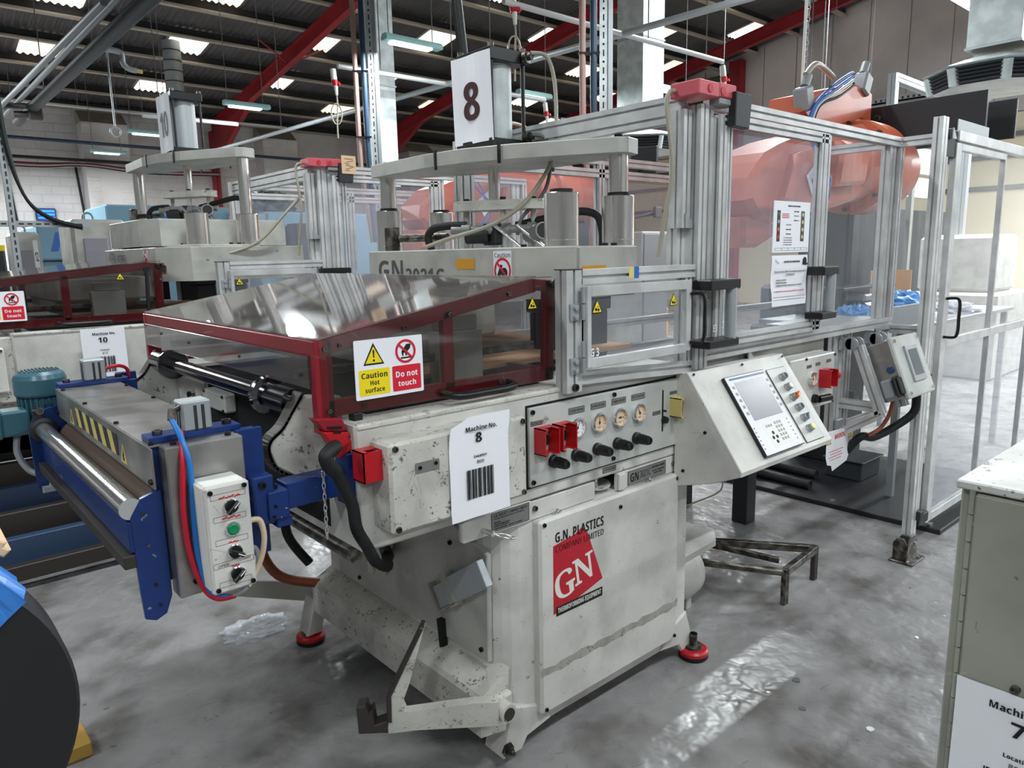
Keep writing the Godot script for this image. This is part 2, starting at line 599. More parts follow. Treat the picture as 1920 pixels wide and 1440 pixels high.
func floor_marks() -> ImageTexture:
	var s := 1024
	var im := Image.create(s, s, false, Image.FORMAT_RGBA8)
	im.fill(Color(0.2, 0.2, 0.2, 0.0))
	for i in 260:
		var c := Color(0.22, 0.22, 0.22, rng.randf_range(0.25, 0.7))
		scratch(im, rng.randf() * s, rng.randf() * s, Vector2.RIGHT.rotated(rng.randf_range(-0.7, 0.7)), rng.randi_range(4, 26), c)
	for i in 240:
		blob(im, rng.randi() % s, rng.randi() % s, rng.randf_range(0.6, 1.7), Color(0.24, 0.23, 0.22, rng.randf_range(0.3, 0.8)))
	for i in 16:
		var x := rng.randi() % s
		var y := rng.randi() % s
		for j in rng.randi_range(2, 5):
			blob(im, x + rng.randi_range(-9, 9), y + rng.randi_range(-5, 5), rng.randf_range(1.5, 4.0), Color(0.3, 0.29, 0.27, 0.8), 0.8)
	for i in 60:
		blob(im, rng.randi() % s, rng.randi() % s, rng.randf_range(0.7, 1.3), Color(0.85, 0.85, 0.85, 0.7))
	return ImageTexture.create_from_image(im)

# ---------------------------------------------------------------- lamps
func lamp(x: float, y: float, z: float, len: float, energy: float, label: String, top: float, seen := true) -> void:
	var base := Vector3(x, y, z)
	var o := thing("fluorescent_light", label, "light fitting", base, "hanging fluorescent fittings")
	var g := geo()
	g.prism(V2([-0.06, 0, 0.06, 0, 0.065, 0.035, 0.04, 0.07, -0.04, 0.07, -0.065, 0.035]), Transform3D(Basis(Vector3(0, 0, 1), Vector3.UP, Vector3(-1, 0, 0)), base + Vector3(len / 2, 0, 0)), len)
	put(o, "housing", g, "fitting_teal")
	g = geo()
	g.bx(x - len / 2 + 0.08, y - 0.03, z - 0.06, x + len / 2 - 0.14, y, z + 0.06, 0.015)
	put(o, "diffuser", g, "tube_glow")
	for s in [-0.42, 0.36]:
		g = geo()
		g.cyl(base + Vector3(len * s, 0.07, 0), Vector3(x + len * s, top, z), 0.006, 5)
		put(o, "suspension_wire", g, "wire")
	var l := AreaLight3D.new()
	l.name = "lamp_light"
	o.add_child(l, true)
	l.position = Vector3(0, -0.045, 0)
	l.rotation = Vector3(-PI / 2, 0, 0)
	l.area_size = Vector2(len, 0.14)
	l.light_color = Color(0.96, 0.99, 1.0)
	l.light_energy = energy
	l.area_range = 40.0
	l.area_attenuation = 2.0
	l.shadow_enabled = true

func roof_y(z: float) -> float:
	return 5.75 + (z + 22.5) * 0.16734 if z < 2.0 else 9.85 - (z - 2.0) * 0.16734

func light_fittings() -> void:
	# those in view
	var in_view := [[4.98, 4.05, -12.1, 0.75, "fluorescent fitting beside the red rafter left of the ten sign"],
		[5.15, 4.05, -7.55, 0.78, "nearest lit fluorescent fitting, hung in front of the grey air duct"],
		[4.6, 4.1, -16.0, 0.85, "fluorescent fitting partly behind the ten sign, against the block wall"],
		[4.55, 4.1, -19.2, 0.75, "low fluorescent fitting in front of the block pilaster"],
		[8.4, 4.1, -8.95, 0.7, "fluorescent fitting behind the cylinder that carries the eight sign"],
		[10.0, 4.1, -7.4, 0.8, "fluorescent fitting to the right of the middle duct"]]
	for e in in_view:
		lamp(e[0], e[1], e[2], e[3], 15.0, e[4], roof_y(e[2]))
	# unseen fittings over aisle and hall, placed to light the machines, floor and gable
	for z in [-3.2, 0.9, 4.6]:
		for x in [-2.2, 1.6, 5.4, 9.6]:
			lamp(x, 4.3, z, 1.5, 9.0, "unseen fluorescent fitting over the aisle, lighting the machine fronts", roof_y(z))
	for e in [[0.2, 4.2, -11.5], [0.2, 4.2, -15.0], [0.6, 4.2, -18.5], [9.5, 5.9, -5.0], [13.5, 7.0, -5.0], [12.0, 4.3, -1.3], [16.0, 4.3, -1.3], [13.5, 4.3, 1.2], [17.5, 4.3, 1.2], [18.5, 4.3, -1.3]]:  # out of view, placed to light the gable and back wall
		lamp(e[0], e[1], e[2], 1.4, 36.0, "unseen fluorescent fitting out over the hall, lighting the gable and back wall", roof_y(e[2]))

# ---------------------------------------------------------------- building
func corrugated(x0: float, x1: float, z0: float, z1: float, dy: float, mat_name: String, called: String, parent: Node, tilt := 0.16734) -> void:
	var g := geo()
	var step := 0.02
	var k := int(round((x1 - x0) / step))
	for i in k:
		var xa := x0 + i * step
		var xb := xa + step
		var ya := 0.022 * cos(TAU * xa / 0.14) + dy
		var yb := 0.022 * cos(TAU * xb / 0.14) + dy
		var sa := -0.022 * TAU / 0.14 * sin(TAU * xa / 0.14)
		var sb := -0.022 * TAU / 0.14 * sin(TAU * xb / 0.14)
		var na := Vector3(sa, -1, tilt).normalized()
		var nb := Vector3(sb, -1, tilt).normalized()
		var a := Vector3(xa, roof_y(z0) + ya, z0)
		var b := Vector3(xb, roof_y(z0) + yb, z0)
		var c := Vector3(xb, roof_y(z1) + yb, z1)
		var d := Vector3(xa, roof_y(z1) + ya, z1)
		g.tri(a, b, c, na, nb, nb)
		g.tri(a, c, d, na, nb, na)
	put(parent, called, g, mat_name)

func hall() -> void:
	var g := geo()
	g.bx(-9, -0.2, -22.9, 21, 0, 13)
	struct("floor", g, "floor_paint")
	# back wall, painted blockwork with pilasters
	g = geo()
	g.bx(-9, 0, -22.9, 21, 5.75, -22.515)
	var wb := struct("wall_back", g, "wall_block")
	var row := 0
	var y := 2.05
	while y < 5.6:
		var x := 2.1 - (0.225 if row % 2 else 0.0)
		while x < 9.2:
			if not (x > 4.75 and x + 0.44 < 5.65):
				g = geo()
				g.bx(x, y, -22.54, x + 0.432, y + 0.208, -22.5, 0.006)
				put(wb, "block", g, "wall_block")
			x += 0.45
		y += 0.225
		row += 1
	for px in [4.62, 9.4, 14.6]:
		g = geo()
		g.bx(px, 0, -22.55, px + 1.1, 5.2, -21.9, 0.01)
		var pl := struct("trim_1", g, "wall_block")
		for k in 12:
			for sx in [0.02, 0.78]:
				g = geo()
				g.bx(px + sx, 2.1 + k * 0.27, -21.91, px + sx + 0.3, 2.2 + k * 0.27, -21.885, 0.008)
				put(pl, "block", g, "wall_block")
		g = geo()
		g.prism(V2([-0.6, 0, 0, 0, -0.6, 0.45]), Transform3D(Basis(Vector3(0, 0, 1), Vector3.UP, Vector3(-1, 0, 0)), Vector3(px + 1.1, 5.2, -21.9)), 1.1)
		struct("trim_2", g, "purlin_light")
	# gable wall, tall panels above, cream blockwork below
	g = geo()
	g.prism(V2([-13, 0, 22.9, 0, 22.9, 5.7, -2, 9.9, -13, 8.0]), Transform3D(Basis(Vector3(0, 0, -1), Vector3.UP, Vector3(1, 0, 0)), Vector3(20.54, 0, 0)), 0.3)
	var wr := struct("wall_right", g, "wall_panel")
	var z := -22.0
	while z < -2.0:
		g = geo()
		var z1 := z + 0.97
		g.prism(V2([-z1, 4.66, -z, 4.66, -z, roof_y(z) - 0.05, -z1, roof_y(z1) - 0.05]), Transform3D(Basis(Vector3(0, 0, -1), Vector3.UP, Vector3(1, 0, 0)), Vector3(20.5, 0, 0)), 0.05)
		put(wr, "panel", g, "wall_panel")
		z += 1.0
	g = geo()
	g.bx(20.46, 0, -22.5, 20.54, 4.62, 0)
	put(wr, "lower_wall", g, "wall_cream")
	for yy in [2.9, 3.62, 4.1]:
		g = geo()
		g.bx(20.38, yy, -22.0, 20.46, yy + 0.1, -1)
		put(wr, "rail", g, "pipe_grey")
	g = geo()
	g.bx(-9.3, 0, -22.9, -9, 9.9, 13)
	struct("wall_left", g, "wall_white")
	g = geo()
	g.bx(-9, 0, 13, 21, 8.1, 13.3)
	struct("wall_front", g, "wall_white")
	# roof: dark cement sheets on purlins, lights let in between
	g = geo()
	for e in [[-22.9, 2.0], [2.0, 13.3]]:
		g.face([Vector3(-9.3, roof_y(e[0]) + 0.1, e[0]), Vector3(21, roof_y(e[0]) + 0.1, e[0]), Vector3(21, roof_y(e[1]) + 0.1, e[1]), Vector3(-9.3, roof_y(e[1]) + 0.1, e[1])], Vector3.UP)
		g.face([Vector3(-9.3, roof_y(e[0]) + 0.16, e[0]), Vector3(21, roof_y(e[0]) + 0.16, e[0]), Vector3(21, roof_y(e[1]) + 0.16, e[1]), Vector3(-9.3, roof_y(e[1]) + 0.16, e[1])], Vector3.UP)
	var ceil := struct("ceiling", g, "roof_sheet")
	var pz := -22.4
	var k := 0
	while pz < -2.0:
		corrugated(-9.0, 20.5, pz - 0.1, pz + 1.3, 0.02 - 0.012 * (k % 2), "roof_sheet", "roof_sheet", ceil)
		g = geo()
		var py := roof_y(pz)
		g.bx(-9, py - 0.22, pz - 0.03, 20.45, py - 0.03, pz + 0.03)
		var pu := struct("beam_1", g, "purlin_dark")
		g = geo()
		g.bx(-9, py - 0.235, pz - 0.03, 20.45, py - 0.22, pz + 0.11, 0.004)
		g.bx(-9, py - 0.22, pz + 0.095, 20.45, py - 0.19, pz + 0.11)
		put(pu, "flange", g, "purlin_light")
		pz += 1.27
		k += 1
	for e in [[-2.0, 2.0], [2.0, 13.2]]:
		corrugated(-9.0, 20.5, e[0], e[1], 0.02, "roof_sheet", "roof_sheet", ceil)
	# rooflights: corrugated clear sheets, one bay deep, in a chequer
	var cols := [3.08, 5.74, 8.36, 10.92, 13.58, 16.2, 18.75]
	for c in cols.size():
		var rz := -19.93 if c % 2 == 0 else -21.2
		var n := 0
		while rz < -6:
			if not (c == 0 and n > 3):
				corrugated(cols[c], cols[c] + 0.84, rz + 0.16, rz + 1.24, -0.03, "sky_sheet_warm" if (c * 7 + n * 3) % 4 in [0, 1] else "sky_sheet", "rooflight", ceil)
			rz += 2.54
			n += 1
	# red portal frames
	for x in [8.08, 13.4, 18.66]:
		g = geo()
		var b := Basis(Vector3.RIGHT, atan(0.16734) * -1.0)
		for e in [[0.0, 0.16, 0.02], [0.32, 0.16, 0.02], [0.16, 0.016, 0.32]]:
			var a := Vector3(x, roof_y(-22.3) - 0.28 - e[0], -22.3)
			var c2 := Vector3(x, roof_y(1.9) - 0.28 - e[0], 1.9)
			var d := (c2 - a).normalized()
			g.ob((a + c2) / 2, Basis(Vector3.RIGHT, Vector3.RIGHT.cross(d) * -1.0, d), Vector3(e[1], e[2], (c2 - a).length()))
		var rf := struct("rafter", g, "steel_red")
		g = geo()
		g.prism(V2([-22.3, 4.2, -22.3, 5.2, -19.2, roof_y(-19.2) - 0.6]), Transform3D(Basis(Vector3(0, 0, 1), Vector3.UP, Vector3(-1, 0, 0)), Vector3(x + 0.07, 0, 0)), 0.14)
		put(rf, "haunch", g, "steel_red")
		g = geo()
		g.bx(x - 0.08, 0, -22.4, x + 0.08, 5.3, -22.15)
		g.bx(x - 0.02, 0, -22.5, x + 0.02, 5.3, -22.1)
		put(rf, "column", g, "steel_red")
		for s in [-1.0, 1.0]:
			g = geo()
			g.cyl(Vector3(x, roof_y(-17) - 0.55, -17), Vector3(x + s * 0.8, roof_y(-16.8) - 0.2, -16.8), 0.02, 6)
			put(rf, "brace", g, "steel_red")
	g = geo()
	g.bx(20.2, 0, -13.0, 20.48, 7.15, -12.6)
	struct("column_1", g, "steel_red")
	g = geo()
	g.bx(20.3, 4.2, -14.5, 20.48, 6.85, -13.0)
	struct("trim_3", g, "steel_green")

# ---------------------------------------------------------------- the forming press
var SANS: Font
var BOLD: Font
var SERIF: Font

func fonts() -> void:
	SANS = SystemFont.new()
	SANS.font_names = PackedStringArray(["Droid Sans"])
	BOLD = SystemFont.new()
	BOLD.font_names = PackedStringArray(["Droid Sans"])
	BOLD.font_weight = 700
	SERIF = SystemFont.new()
	SERIF.font_names = PackedStringArray(["Droid Serif"])
	SERIF.font_weight = 700

const FRONT := Vector3(0, 0, 1)

func screws(parent: Node, spots: Array, axis: Vector3, r: float, mat_name := "black", called := "screw") -> void:
	for p in spots:
		var g := geo()
		g.lathe(p, axis, [[0.0, 0.0], [r, 0.0], [r, r * 0.9], [r * 0.6, r * 0.9], [r * 0.55, r * 0.3], [0.0, r * 0.3]], 10)
		put(parent, called, g, mat_name)

func button_guard(parent: Node, o: Vector3, w: float, h: float, d: float, mat_name: String, side := false) -> void:
	# a folded sheet shroud round a push button; o is the middle of its back
	var g := geo()
	var x0 := o.x - w / 2
	var x1 := o.x + w / 2
	var t := 0.003
	g.bx(x0, o.y - h / 2, o.z, x0 + t, o.y + h / 2, o.z + d)
	g.bx(x1 - t, o.y - h / 2, o.z, x1, o.y + h / 2, o.z + d)
	if side:
		g.bx(x0, o.y - h / 2, o.z + d - t, x1, o.y + h / 2, o.z + d)
		x0 -= 0.0
	for s in [-1.0, 1.0]:
		var y0: float = o.y + s * h / 2 - (t if s > 0 else 0.0)
		g.prism(V2([x0, 0, x1, 0, x1, -d, x1 - w * 0.22, -d, x1 - w * 0.22, -d * 0.5, x0 + w * 0.22, -d * 0.5, x0 + w * 0.22, -d, x0, -d]), Transform3D(Basis(Vector3.RIGHT, Vector3(0, 0, -1), Vector3.UP), Vector3(0, y0, o.z)), t)
	var b := put(parent, "button_guard", g, mat_name)
	g = geo()
	g.lathe(o, FRONT, [[w * 0.3, 0.0], [w * 0.3, d * 0.35], [w * 0.22, d * 0.4], [0.0, d * 0.4]], 14)
	put(b, "push_button", g, "black")

func gauge(parent: Node, o: Vector3, r: float, turn: float, dial := "paper") -> void:
	var g := geo()
	g.lathe(o, FRONT, [[r, 0.0], [r, 0.011], [r * 0.94, 0.016], [r * 0.82, 0.015], [r * 0.8, 0.006], [0.0, 0.006]], 28)
	var b := put(parent, "pressure_gauge", g, "chrome")
	g = geo()
	g.lathe(o + FRONT * 0.0062, FRONT, [[r * 0.8, 0.0], [r * 0.8, 0.0008], [0.0, 0.0008]], 24)
	put(b, "dial", g, dial)
	g = geo()
	for k in 11:
		var q := deg_to_rad(225 - k * 27.0)
		g.ob(o + Vector3(cos(q), sin(q), 0) * r * 0.68 + FRONT * 0.0074, Basis(FRONT, q), Vector3(r * 0.16, r * 0.035, 0.0006))
	g.words("bar", at3(o + Vector3(0, -r * 0.45, 0.0072), Vector3.RIGHT, Vector3.UP), r * 0.45, r * 0.2, SANS)
	put(b, "scale", g, "ink_red")
	g = geo()
	var d := Vector3(cos(turn), sin(turn), 0)
	g.prism(V2([-r * 0.22, -r * 0.05, r * 0.58, -r * 0.012, r * 0.58, r * 0.012, -r * 0.22, r * 0.05]), at3(o + FRONT * 0.0076, d, Vector3(-d.y, d.x, 0)), 0.0008)
	g.lathe(o + FRONT * 0.0076, FRONT, [[r * 0.1, 0.0], [r * 0.1, 0.002], [0.0, 0.002]], 10)
	put(b, "needle", g, "ink")

func regulator(parent: Node, o: Vector3) -> void:
	var g := geo()
	g.lathe(o, FRONT, [[0.021, 0.0], [0.021, 0.012], [0.017, 0.015], [0.0165, 0.02], [0.0175, 0.022], [0.0145, 0.06], [0.0125, 0.064], [0.008, 0.064], [0.007, 0.061], [0.0, 0.061]], 20)
	for k in 10:
		var q := TAU * k / 10
		g.cyl(o + Vector3(cos(q), sin(q), 0) * 0.0165 + FRONT * 0.024, o + Vector3(cos(q), sin(q), 0) * 0.0138 + FRONT * 0.058, 0.0022, 5)
	put(parent, "regulator_knob", g, "black")

func plate_label(parent: Node, x: float, y: float, z: float, w: float, h: float, s: String) -> void:
	var g := geo()
	g.bx(x - w / 2, y - h / 2, z, x + w / 2, y + h / 2, z + 0.0012)
	var p := put(parent, "label_plate", g, "plate_steel")
	g = geo()
	g.words(s, at3(Vector3(x, y, z + 0.0013), Vector3.RIGHT, Vector3.UP), w * 0.86, h * 0.42, SANS)
	for e in [[0, h / 2], [0, -h / 2]]:
		g.bx(x - w / 2, y + e[1] - 0.0006, z + 0.0005, x + w / 2, y + e[1] + 0.0006, z + 0.0016)
	for e in [-w / 2, w / 2]:
		g.bx(x + e - 0.0006, y - h / 2, z + 0.0005, x + e + 0.0006, y + h / 2, z + 0.0016)
	put(p, "lettering", g, "ink")

func gear_triangle(parent: Node, at: Transform3D, s: float) -> void:   # yellow warning triangle with two rollers
	var g := geo()
	g.prism(V2([-s * 0.5, 0, s * 0.5, 0, 0, s * 0.9]), at, 0.0008)
	var p := put(parent, "warning_triangle", g, "ink")
	g = geo()
	g.prism(V2([-s * 0.43, s * 0.045, s * 0.43, s * 0.045, 0, s * 0.81]), at.translated_local(Vector3(0, 0, 0.0004)), 0.0008)
	put(p, "yellow_field", g, "sign_yellow")
	g = geo()
	for e in [[-0.11, 0.24, 0.115], [0.13, 0.2, 0.1], [0.06, 0.42, 0.05]]:
		g.prism(disc(Vector2(e[0], e[1]) * s, e[2] * s, 14), at.translated_local(Vector3(0, 0, 0.001)), 0.0006)
	put(p, "symbol", g, "ink")

func hot_sign(parent: Node, o: Vector3, w: float, h: float) -> void:   # CAUTION HOT SURFACE / DO NOT TOUCH, o low left corner
	var at := at3(o, Vector3.RIGHT, Vector3.UP)
	var g := geo()
	g.prism(rrect(0, 0, w, h, 0.004), at, 0.0016)
	var p := put(parent, "warning_sign", g, "paper", "white sign with a yellow caution panel and a red do not touch panel")
	var u := at.translated_local(Vector3(0, 0, 0.0014))
	g = geo()
	g.prism(rrect(w * 0.05, h * 0.06, w * 0.49, h * 0.5, 0.004), u, 0.0008)
	g.prism(V2([w * 0.15, h * 0.6, w * 0.39, h * 0.6, w * 0.27, h * 0.88]), u.translated_local(Vector3(0, 0, 0.0006)), 0.0006)
	put(p, "yellow_field", g, "sign_yellow")
	g = geo()
	g.prism(rrect(w * 0.53, h * 0.06, w * 0.96, h * 0.5, 0.004), u, 0.0008)
	var c := Vector2(w * 0.74, h * 0.74)
	for k in 28:
		var q := TAU * (k + 0.5) / 28
		g.ob(u * Vector3(c.x + cos(q) * h * 0.185, c.y + sin(q) * h * 0.185, 0.0008), Basis(FRONT, q), Vector3(h * 0.04, h * 0.045, 0.0016))
	g.ob(u * Vector3(c.x, c.y, 0.0016), Basis(FRONT, -0.75), Vector3(h * 0.36, h * 0.035, 0.001))
	put(p, "red_field", g, "sign_red")
	g = geo()
	g.prism(V2([w * 0.12, h * 0.57, w * 0.42, h * 0.57, w * 0.27, h * 0.94]), u, 0.0005)
	g.prism(V2([w * 0.257, h * 0.82, w * 0.283, h * 0.82, w * 0.277, h * 0.69, w * 0.263, h * 0.69]), u.translated_local(Vector3(0, 0, 0.001)), 0.0006)
	g.prism(disc(Vector2(w * 0.27, h * 0.645), h * 0.02, 10), u.translated_local(Vector3(0, 0, 0.001)), 0.0006)
	g.words("Caution", u * at3(Vector3(w * 0.27, h * 0.4, 0.0008), Vector3.RIGHT, Vector3.UP), w * 0.37, h * 0.1, BOLD)
	g.words("Hot", u * at3(Vector3(w * 0.27, h * 0.27, 0.0008), Vector3.RIGHT, Vector3.UP), w * 0.13, h * 0.08, BOLD)
	g.words("surface", u * at3(Vector3(w * 0.27, h * 0.15, 0.0008), Vector3.RIGHT, Vector3.UP), w * 0.28, h * 0.085, BOLD)
	# hand over a hot plate
	g.prism(V2([c.x - h * 0.08, c.y + h * 0.0, c.x + h * 0.02, c.y + h * 0.12, c.x + h * 0.11, c.y + h * 0.12, c.x + h * 0.09, c.y + h * 0.04, c.x + h * 0.03, c.y - h * 0.01, c.x + h * 0.02, c.y - h * 0.08, c.x - h * 0.0, c.y - h * 0.08, c.x - h * 0.01, c.y - h * 0.02, c.x - h * 0.04, c.y - h * 0.03, c.x - h * 0.05, c.y - h * 0.08, c.x - h * 0.07, c.y - h * 0.08]), u.translated_local(Vector3(0, 0, 0.0005)), 0.0006)
	g.bx((u * Vector3(c.x, 0, 0)).x - h * 0.1, (u * Vector3(0, c.y, 0)).y - h * 0.125, (u * Vector3(0, 0, 0.0005)).z, (u * Vector3(c.x, 0, 0)).x + h * 0.1, (u * Vector3(0, c.y, 0)).y - h * 0.1, (u * Vector3(0, 0, 0.001)).z)
	put(p, "lettering", g, "ink")
	g = geo()
	g.words("Do not", u * at3(Vector3(w * 0.745, h * 0.35, 0.0008), Vector3.RIGHT, Vector3.UP), w * 0.33, h * 0.1, BOLD)
	g.words("touch", u * at3(Vector3(w * 0.745, h * 0.19, 0.0008), Vector3.RIGHT, Vector3.UP), w * 0.27, h * 0.1, BOLD)
	put(p, "white_lettering", g, "paper")

func machine_sheet(at: Transform3D, w: float, h: float, num: String, loc: String, label: String, lift := true) -> Node3D:   # taped A4 sheet; at = low left corner
	var o := thing("machine_number_sheet", label, "sheet", at.origin, "machine number sheets")
	var g := geo()
	var n := 10
	var height := func(x: float, y: float) -> float:
		var e := 0.0015 + 0.0012 * sin(x * 60.0 + y * 21.0)
		if lift:
			e += 0.016 * pow(clampf(1.0 - (x / w) * 1.6 - (1.0 - y / h) * 4.0, 0.0, 1.0), 1.0) + 0.008 * pow(clampf((x / w - 0.7) * 3.0 + (y / h - 0.88) * 5.0, 0.0, 1.0), 2.0) + 0.01 * pow(clampf(0.12 - y / h, 0.0, 1.0) * 8.0, 2.0) * 0.4
		return e
	for i in n:
		for j in n:
			var q := []
			for e in [[0, 0], [1, 0], [1, 1], [0, 1]]:
				var x: float = w * (i + e[0]) / n
				var y: float = h * (j + e[1]) / n
				if lift and j + e[1] == n and i + e[0] <= 3:
					y -= h * (0.075 - 0.025 * (i + e[0]))
				q.append(at * Vector3(x, y, height.call(x, y)))
			g.tri(q[0], q[1], q[2], at.basis.z, at.basis.z, at.basis.z)
			g.tri(q[0], q[2], q[3], at.basis.z, at.basis.z, at.basis.z)
	put(o, "paper", g, "paper")
	g = geo()
	var z := 0.0035 if not lift else 0.004
	g.words("Machine No.", at * at3(Vector3(w * 0.52, h * (0.88 if lift else 0.9), z + (0.003 if lift else 0.0)), Vector3.RIGHT, Vector3.UP), w * 0.52, h * 0.048, BOLD)
	g.words(num, at * at3(Vector3(w * 0.48, h * 0.785, z), Vector3.RIGHT, Vector3.UP), w * 0.105 * num.length(), h * 0.095, BOLD)
	g.words("Location", at * at3(Vector3(w * 0.5, h * 0.605, z), Vector3.RIGHT, Vector3.UP), w * 0.21, h * 0.027, BOLD)
	put(o, "lettering", g, "ink")
	g = geo()
	g.words(loc, at * at3(Vector3(w * 0.5, h * 0.545, z), Vector3.RIGHT, Vector3.UP), w * 0.12, h * 0.032, SANS)
	put(o, "location_number", g, "ink_grey")
	g = geo()
	var x := w * 0.265
	var pat := [1, 1, 3, 1, 1, 2, 3, 1, 1, 1, 2, 2, 1, 1, 3, 1, 1, 2, 1, 1, 3, 2, 1, 1, 2, 1, 1, 1, 3, 1, 1, 2]
	var unit := w * 0.45 / 47.0
	for k in pat.size():
		if k % 2 == 0:
			var b: float = pat[k] * unit
			var q := at * Transform3D(Basis(), Vector3(x + b / 2, h * 0.335, z))
			g.ob(q.origin, q.basis, Vector3(b, h * 0.29, 0.0005))
		x += pat[k] * unit
	put(o, "barcode", g, "ink")
	return o

func round_sheet_number(at: Transform3D, w: float, h: float, num: String, tw: float, ink: String, label: String) -> void:   # laminated sheet with one big number; at = middle
	var o := thing("number_sign", label, "sign", at.origin, "cylinder number signs")
	var g := geo()
	var k := 8
	for i in k:
		var q := []
		for e in [[0, -1], [1, -1], [1, 1], [0, 1]]:
			var s: float = float(i + e[0]) / k - 0.5
			q.append(at * Vector3(s * w, e[1] * h / 2, 0.004 + 0.003 * sin(s * 9.0)))
		g.face([q[0], q[1], q[2], q[3]], at.basis.z)
		g.face([q[0] - at.basis.z * 0.001, q[1] - at.basis.z * 0.001, q[2] - at.basis.z * 0.001, q[3] - at.basis.z * 0.001], -at.basis.z)
	put(o, "sheet", g, "paper")
	g = geo()
	g.words(num, at * at3(Vector3(0, -h * 0.02, 0.0075), Vector3.RIGHT, Vector3.UP), tw, h * 0.43, BOLD, 0.001)
	put(o, "numeral", g, ink)

func foot(parent: Node, x: float, z: float) -> void:
	var g := geo()
	g.lathe(Vector3(x, 0, z), Vector3.UP, [[0.0, 0.0], [0.056, 0.0], [0.06, 0.006], [0.06, 0.02]], 22)
	var f := put(parent, "levelling_foot", g, "rubber")
	g = geo()
	g.lathe(Vector3(x, 0.02, z), Vector3.UP, [[0.06, 0.0], [0.06, 0.012], [0.052, 0.02], [0.036, 0.022]], 22)
	put(f, "red_ring", g, "red_plastic")
	g = geo()
	g.lathe(Vector3(x, 0.04, z), Vector3.UP, [[0.038, 0.0], [0.036, 0.01], [0.015, 0.012], [0.015, 0.06]], 16)
	put(f, "stem", g, "bare_steel")

func build_press(main: bool) -> Node3D:
	var label := "white thermoforming press with gauge panel, red logo door and steel guide cylinders, in the middle"
	if not main:
		label = "worn pale thermoforming press behind the blue motor, under the cylinder with the ten sign"
	var o := thing("thermoforming_press", label, "machine", Vector3(1.75, 0, -2.3), "thermoforming presses")
	var g := geo()
	# base cabinet with a rounded near corner
	var pl := V2([2.285, 2.72, 1.33, 2.72, 1.33, 1.72])
	for k in 7:
		var q := deg_to_rad(180 - k * 15.0)
		pl.append(Vector2(1.44 + 0.11 * cos(q), 1.71 - 0.11 * sin(q)))
	pl.append(Vector2(2.285, 1.6))
	g.prism(pl, Transform3D(Basis(Vector3.RIGHT, Vector3(0, 0, -1), Vector3.UP), Vector3(0, 0.085, 0)), 0.72)
	var cab := put(o, "base_cabinet", g, "white_paint")
	g = geo()
	g.bx(1.45, 0.8, -2.7, 2.25, 0.88, -1.75)
	put(o, "dark_neck", g, "dark_void")  # coloured near-black for the shade behind the hand wheel
	# lower beam and feet
	g = geo()
	g.prism(V2([1.24, 0.15, 1.34, 0.13, 1.36, 0.34, 1.25, 0.285, 1.24, 0.27]), Transform3D(Basis(Vector3.RIGHT, Vector3.UP, FRONT), Vector3(0, 0, -2.73)), 1.13)
	put(o, "base_beam", g, "worn_paint")
	foot(o, 1.231, -2.76)
	foot(o, 2.32, -1.575)
	if not main:
		foot(o, 1.365, -1.56)
		foot(o, 2.3, -2.7)
	for e in [[2.3, 1.0], [1.365, -1.0]]:
		g = geo()
		var s: float = e[1]
		g.prism(V2([e[0] - 0.12 * s, 0.16, e[0] - 0.17 * s, 0.088, e[0] - 0.06 * s, 0.07, e[0] - 0.035 * s, 0.035, e[0] + 0.04 * s, 0.035, e[0] + 0.02 * s, 0.12, e[0] - 0.01 * s, 0.2]), Transform3D(Basis(), Vector3(0, 0, -1.69)), 0.1, 0.006)
		put(o, "leg", g, "white_paint")
	g = geo()
	g.prism(V2([1.2, 0.045, 1.27, 0.045, 1.3, 0.2, 1.24, 0.2]), Transform3D(Basis(), Vector3(0, 0, -2.8)), 0.08, 0.005)
	put(o, "leg", g, "white_paint")
	# upper body
	g = geo()
	g.prism(V2([0.862, 0.872, 0.93, 0.868, 2.262, 0.868, 2.262, 1.205, 0.862, 1.205]), Transform3D(Basis(), Vector3(0, 0, -3.06)), 1.472, 0.007)
	var body := put(o, "upper_body", g, "white_paint")
	g = geo()
	g.bx(0.866, 1.19, -1.66, 1.66, 1.2085, -1.584, 0.006)
	put(o, "top_ledge", g, "worn_paint")
	g = geo()
	g.bx(0.96, 1.205, -2.95, 1.6, 1.2075, -1.7)
	g.bx(0.8605, 0.9, -2.63, 0.8625, 1.19, -1.75)
	put(o, "opening", g, "dark_void")  # flat dark sheets paint the shade inside the open body
	for e in [[0.9, 1.19], [1.24, 1.26]]:
		g = geo()
		g.bx(0.885, 1.205, -1.66 + (e[0] - 0.9) * -3.8, 0.912, 1.228, -1.63 + (e[0] - 0.9) * -3.8, 0.003)
		put(o, "rubber_stop", g, "rubber")
	if main:
		front_fittings(o)
		left_fittings(o, cab)
	else:
		g = geo()
		g.prism(rrect(-0.3, 0.92, 0.82, 1.145, 0.012), Transform3D(Basis(), Vector3(0, 0, -1.59)), 0.045, 0.008)
		put(o, "electrical_cover", g, "white_paint")
		g = geo()
		g.bx(-0.4, 0.86, -3.0, 0.87, 1.19, -1.6, 0.006)
		g.bx(-0.5, 0.72, -2.9, 1.3, 0.86, -1.7)
		put(o, "long_bed", g, "worn_paint")
		g = geo()
		g.bx(0.18, 1.075, -1.546, 0.27, 1.1, -1.541)
		put(o, "name_plate", g, "plate_steel")
		g = geo()
		g.bx(0.4, 1.07, -1.546, 0.52, 1.13, -1.53)
		g.bx(0.43, 1.08, -1.53, 0.5, 1.12, -1.5, 0.004)
		put(o, "plug_socket", g, "grey_plastic")
		screws(o, [Vector3(0.805, 1.13, -1.545)], FRONT, 0.007, "bare_steel")
	crown(o, main)
	return o

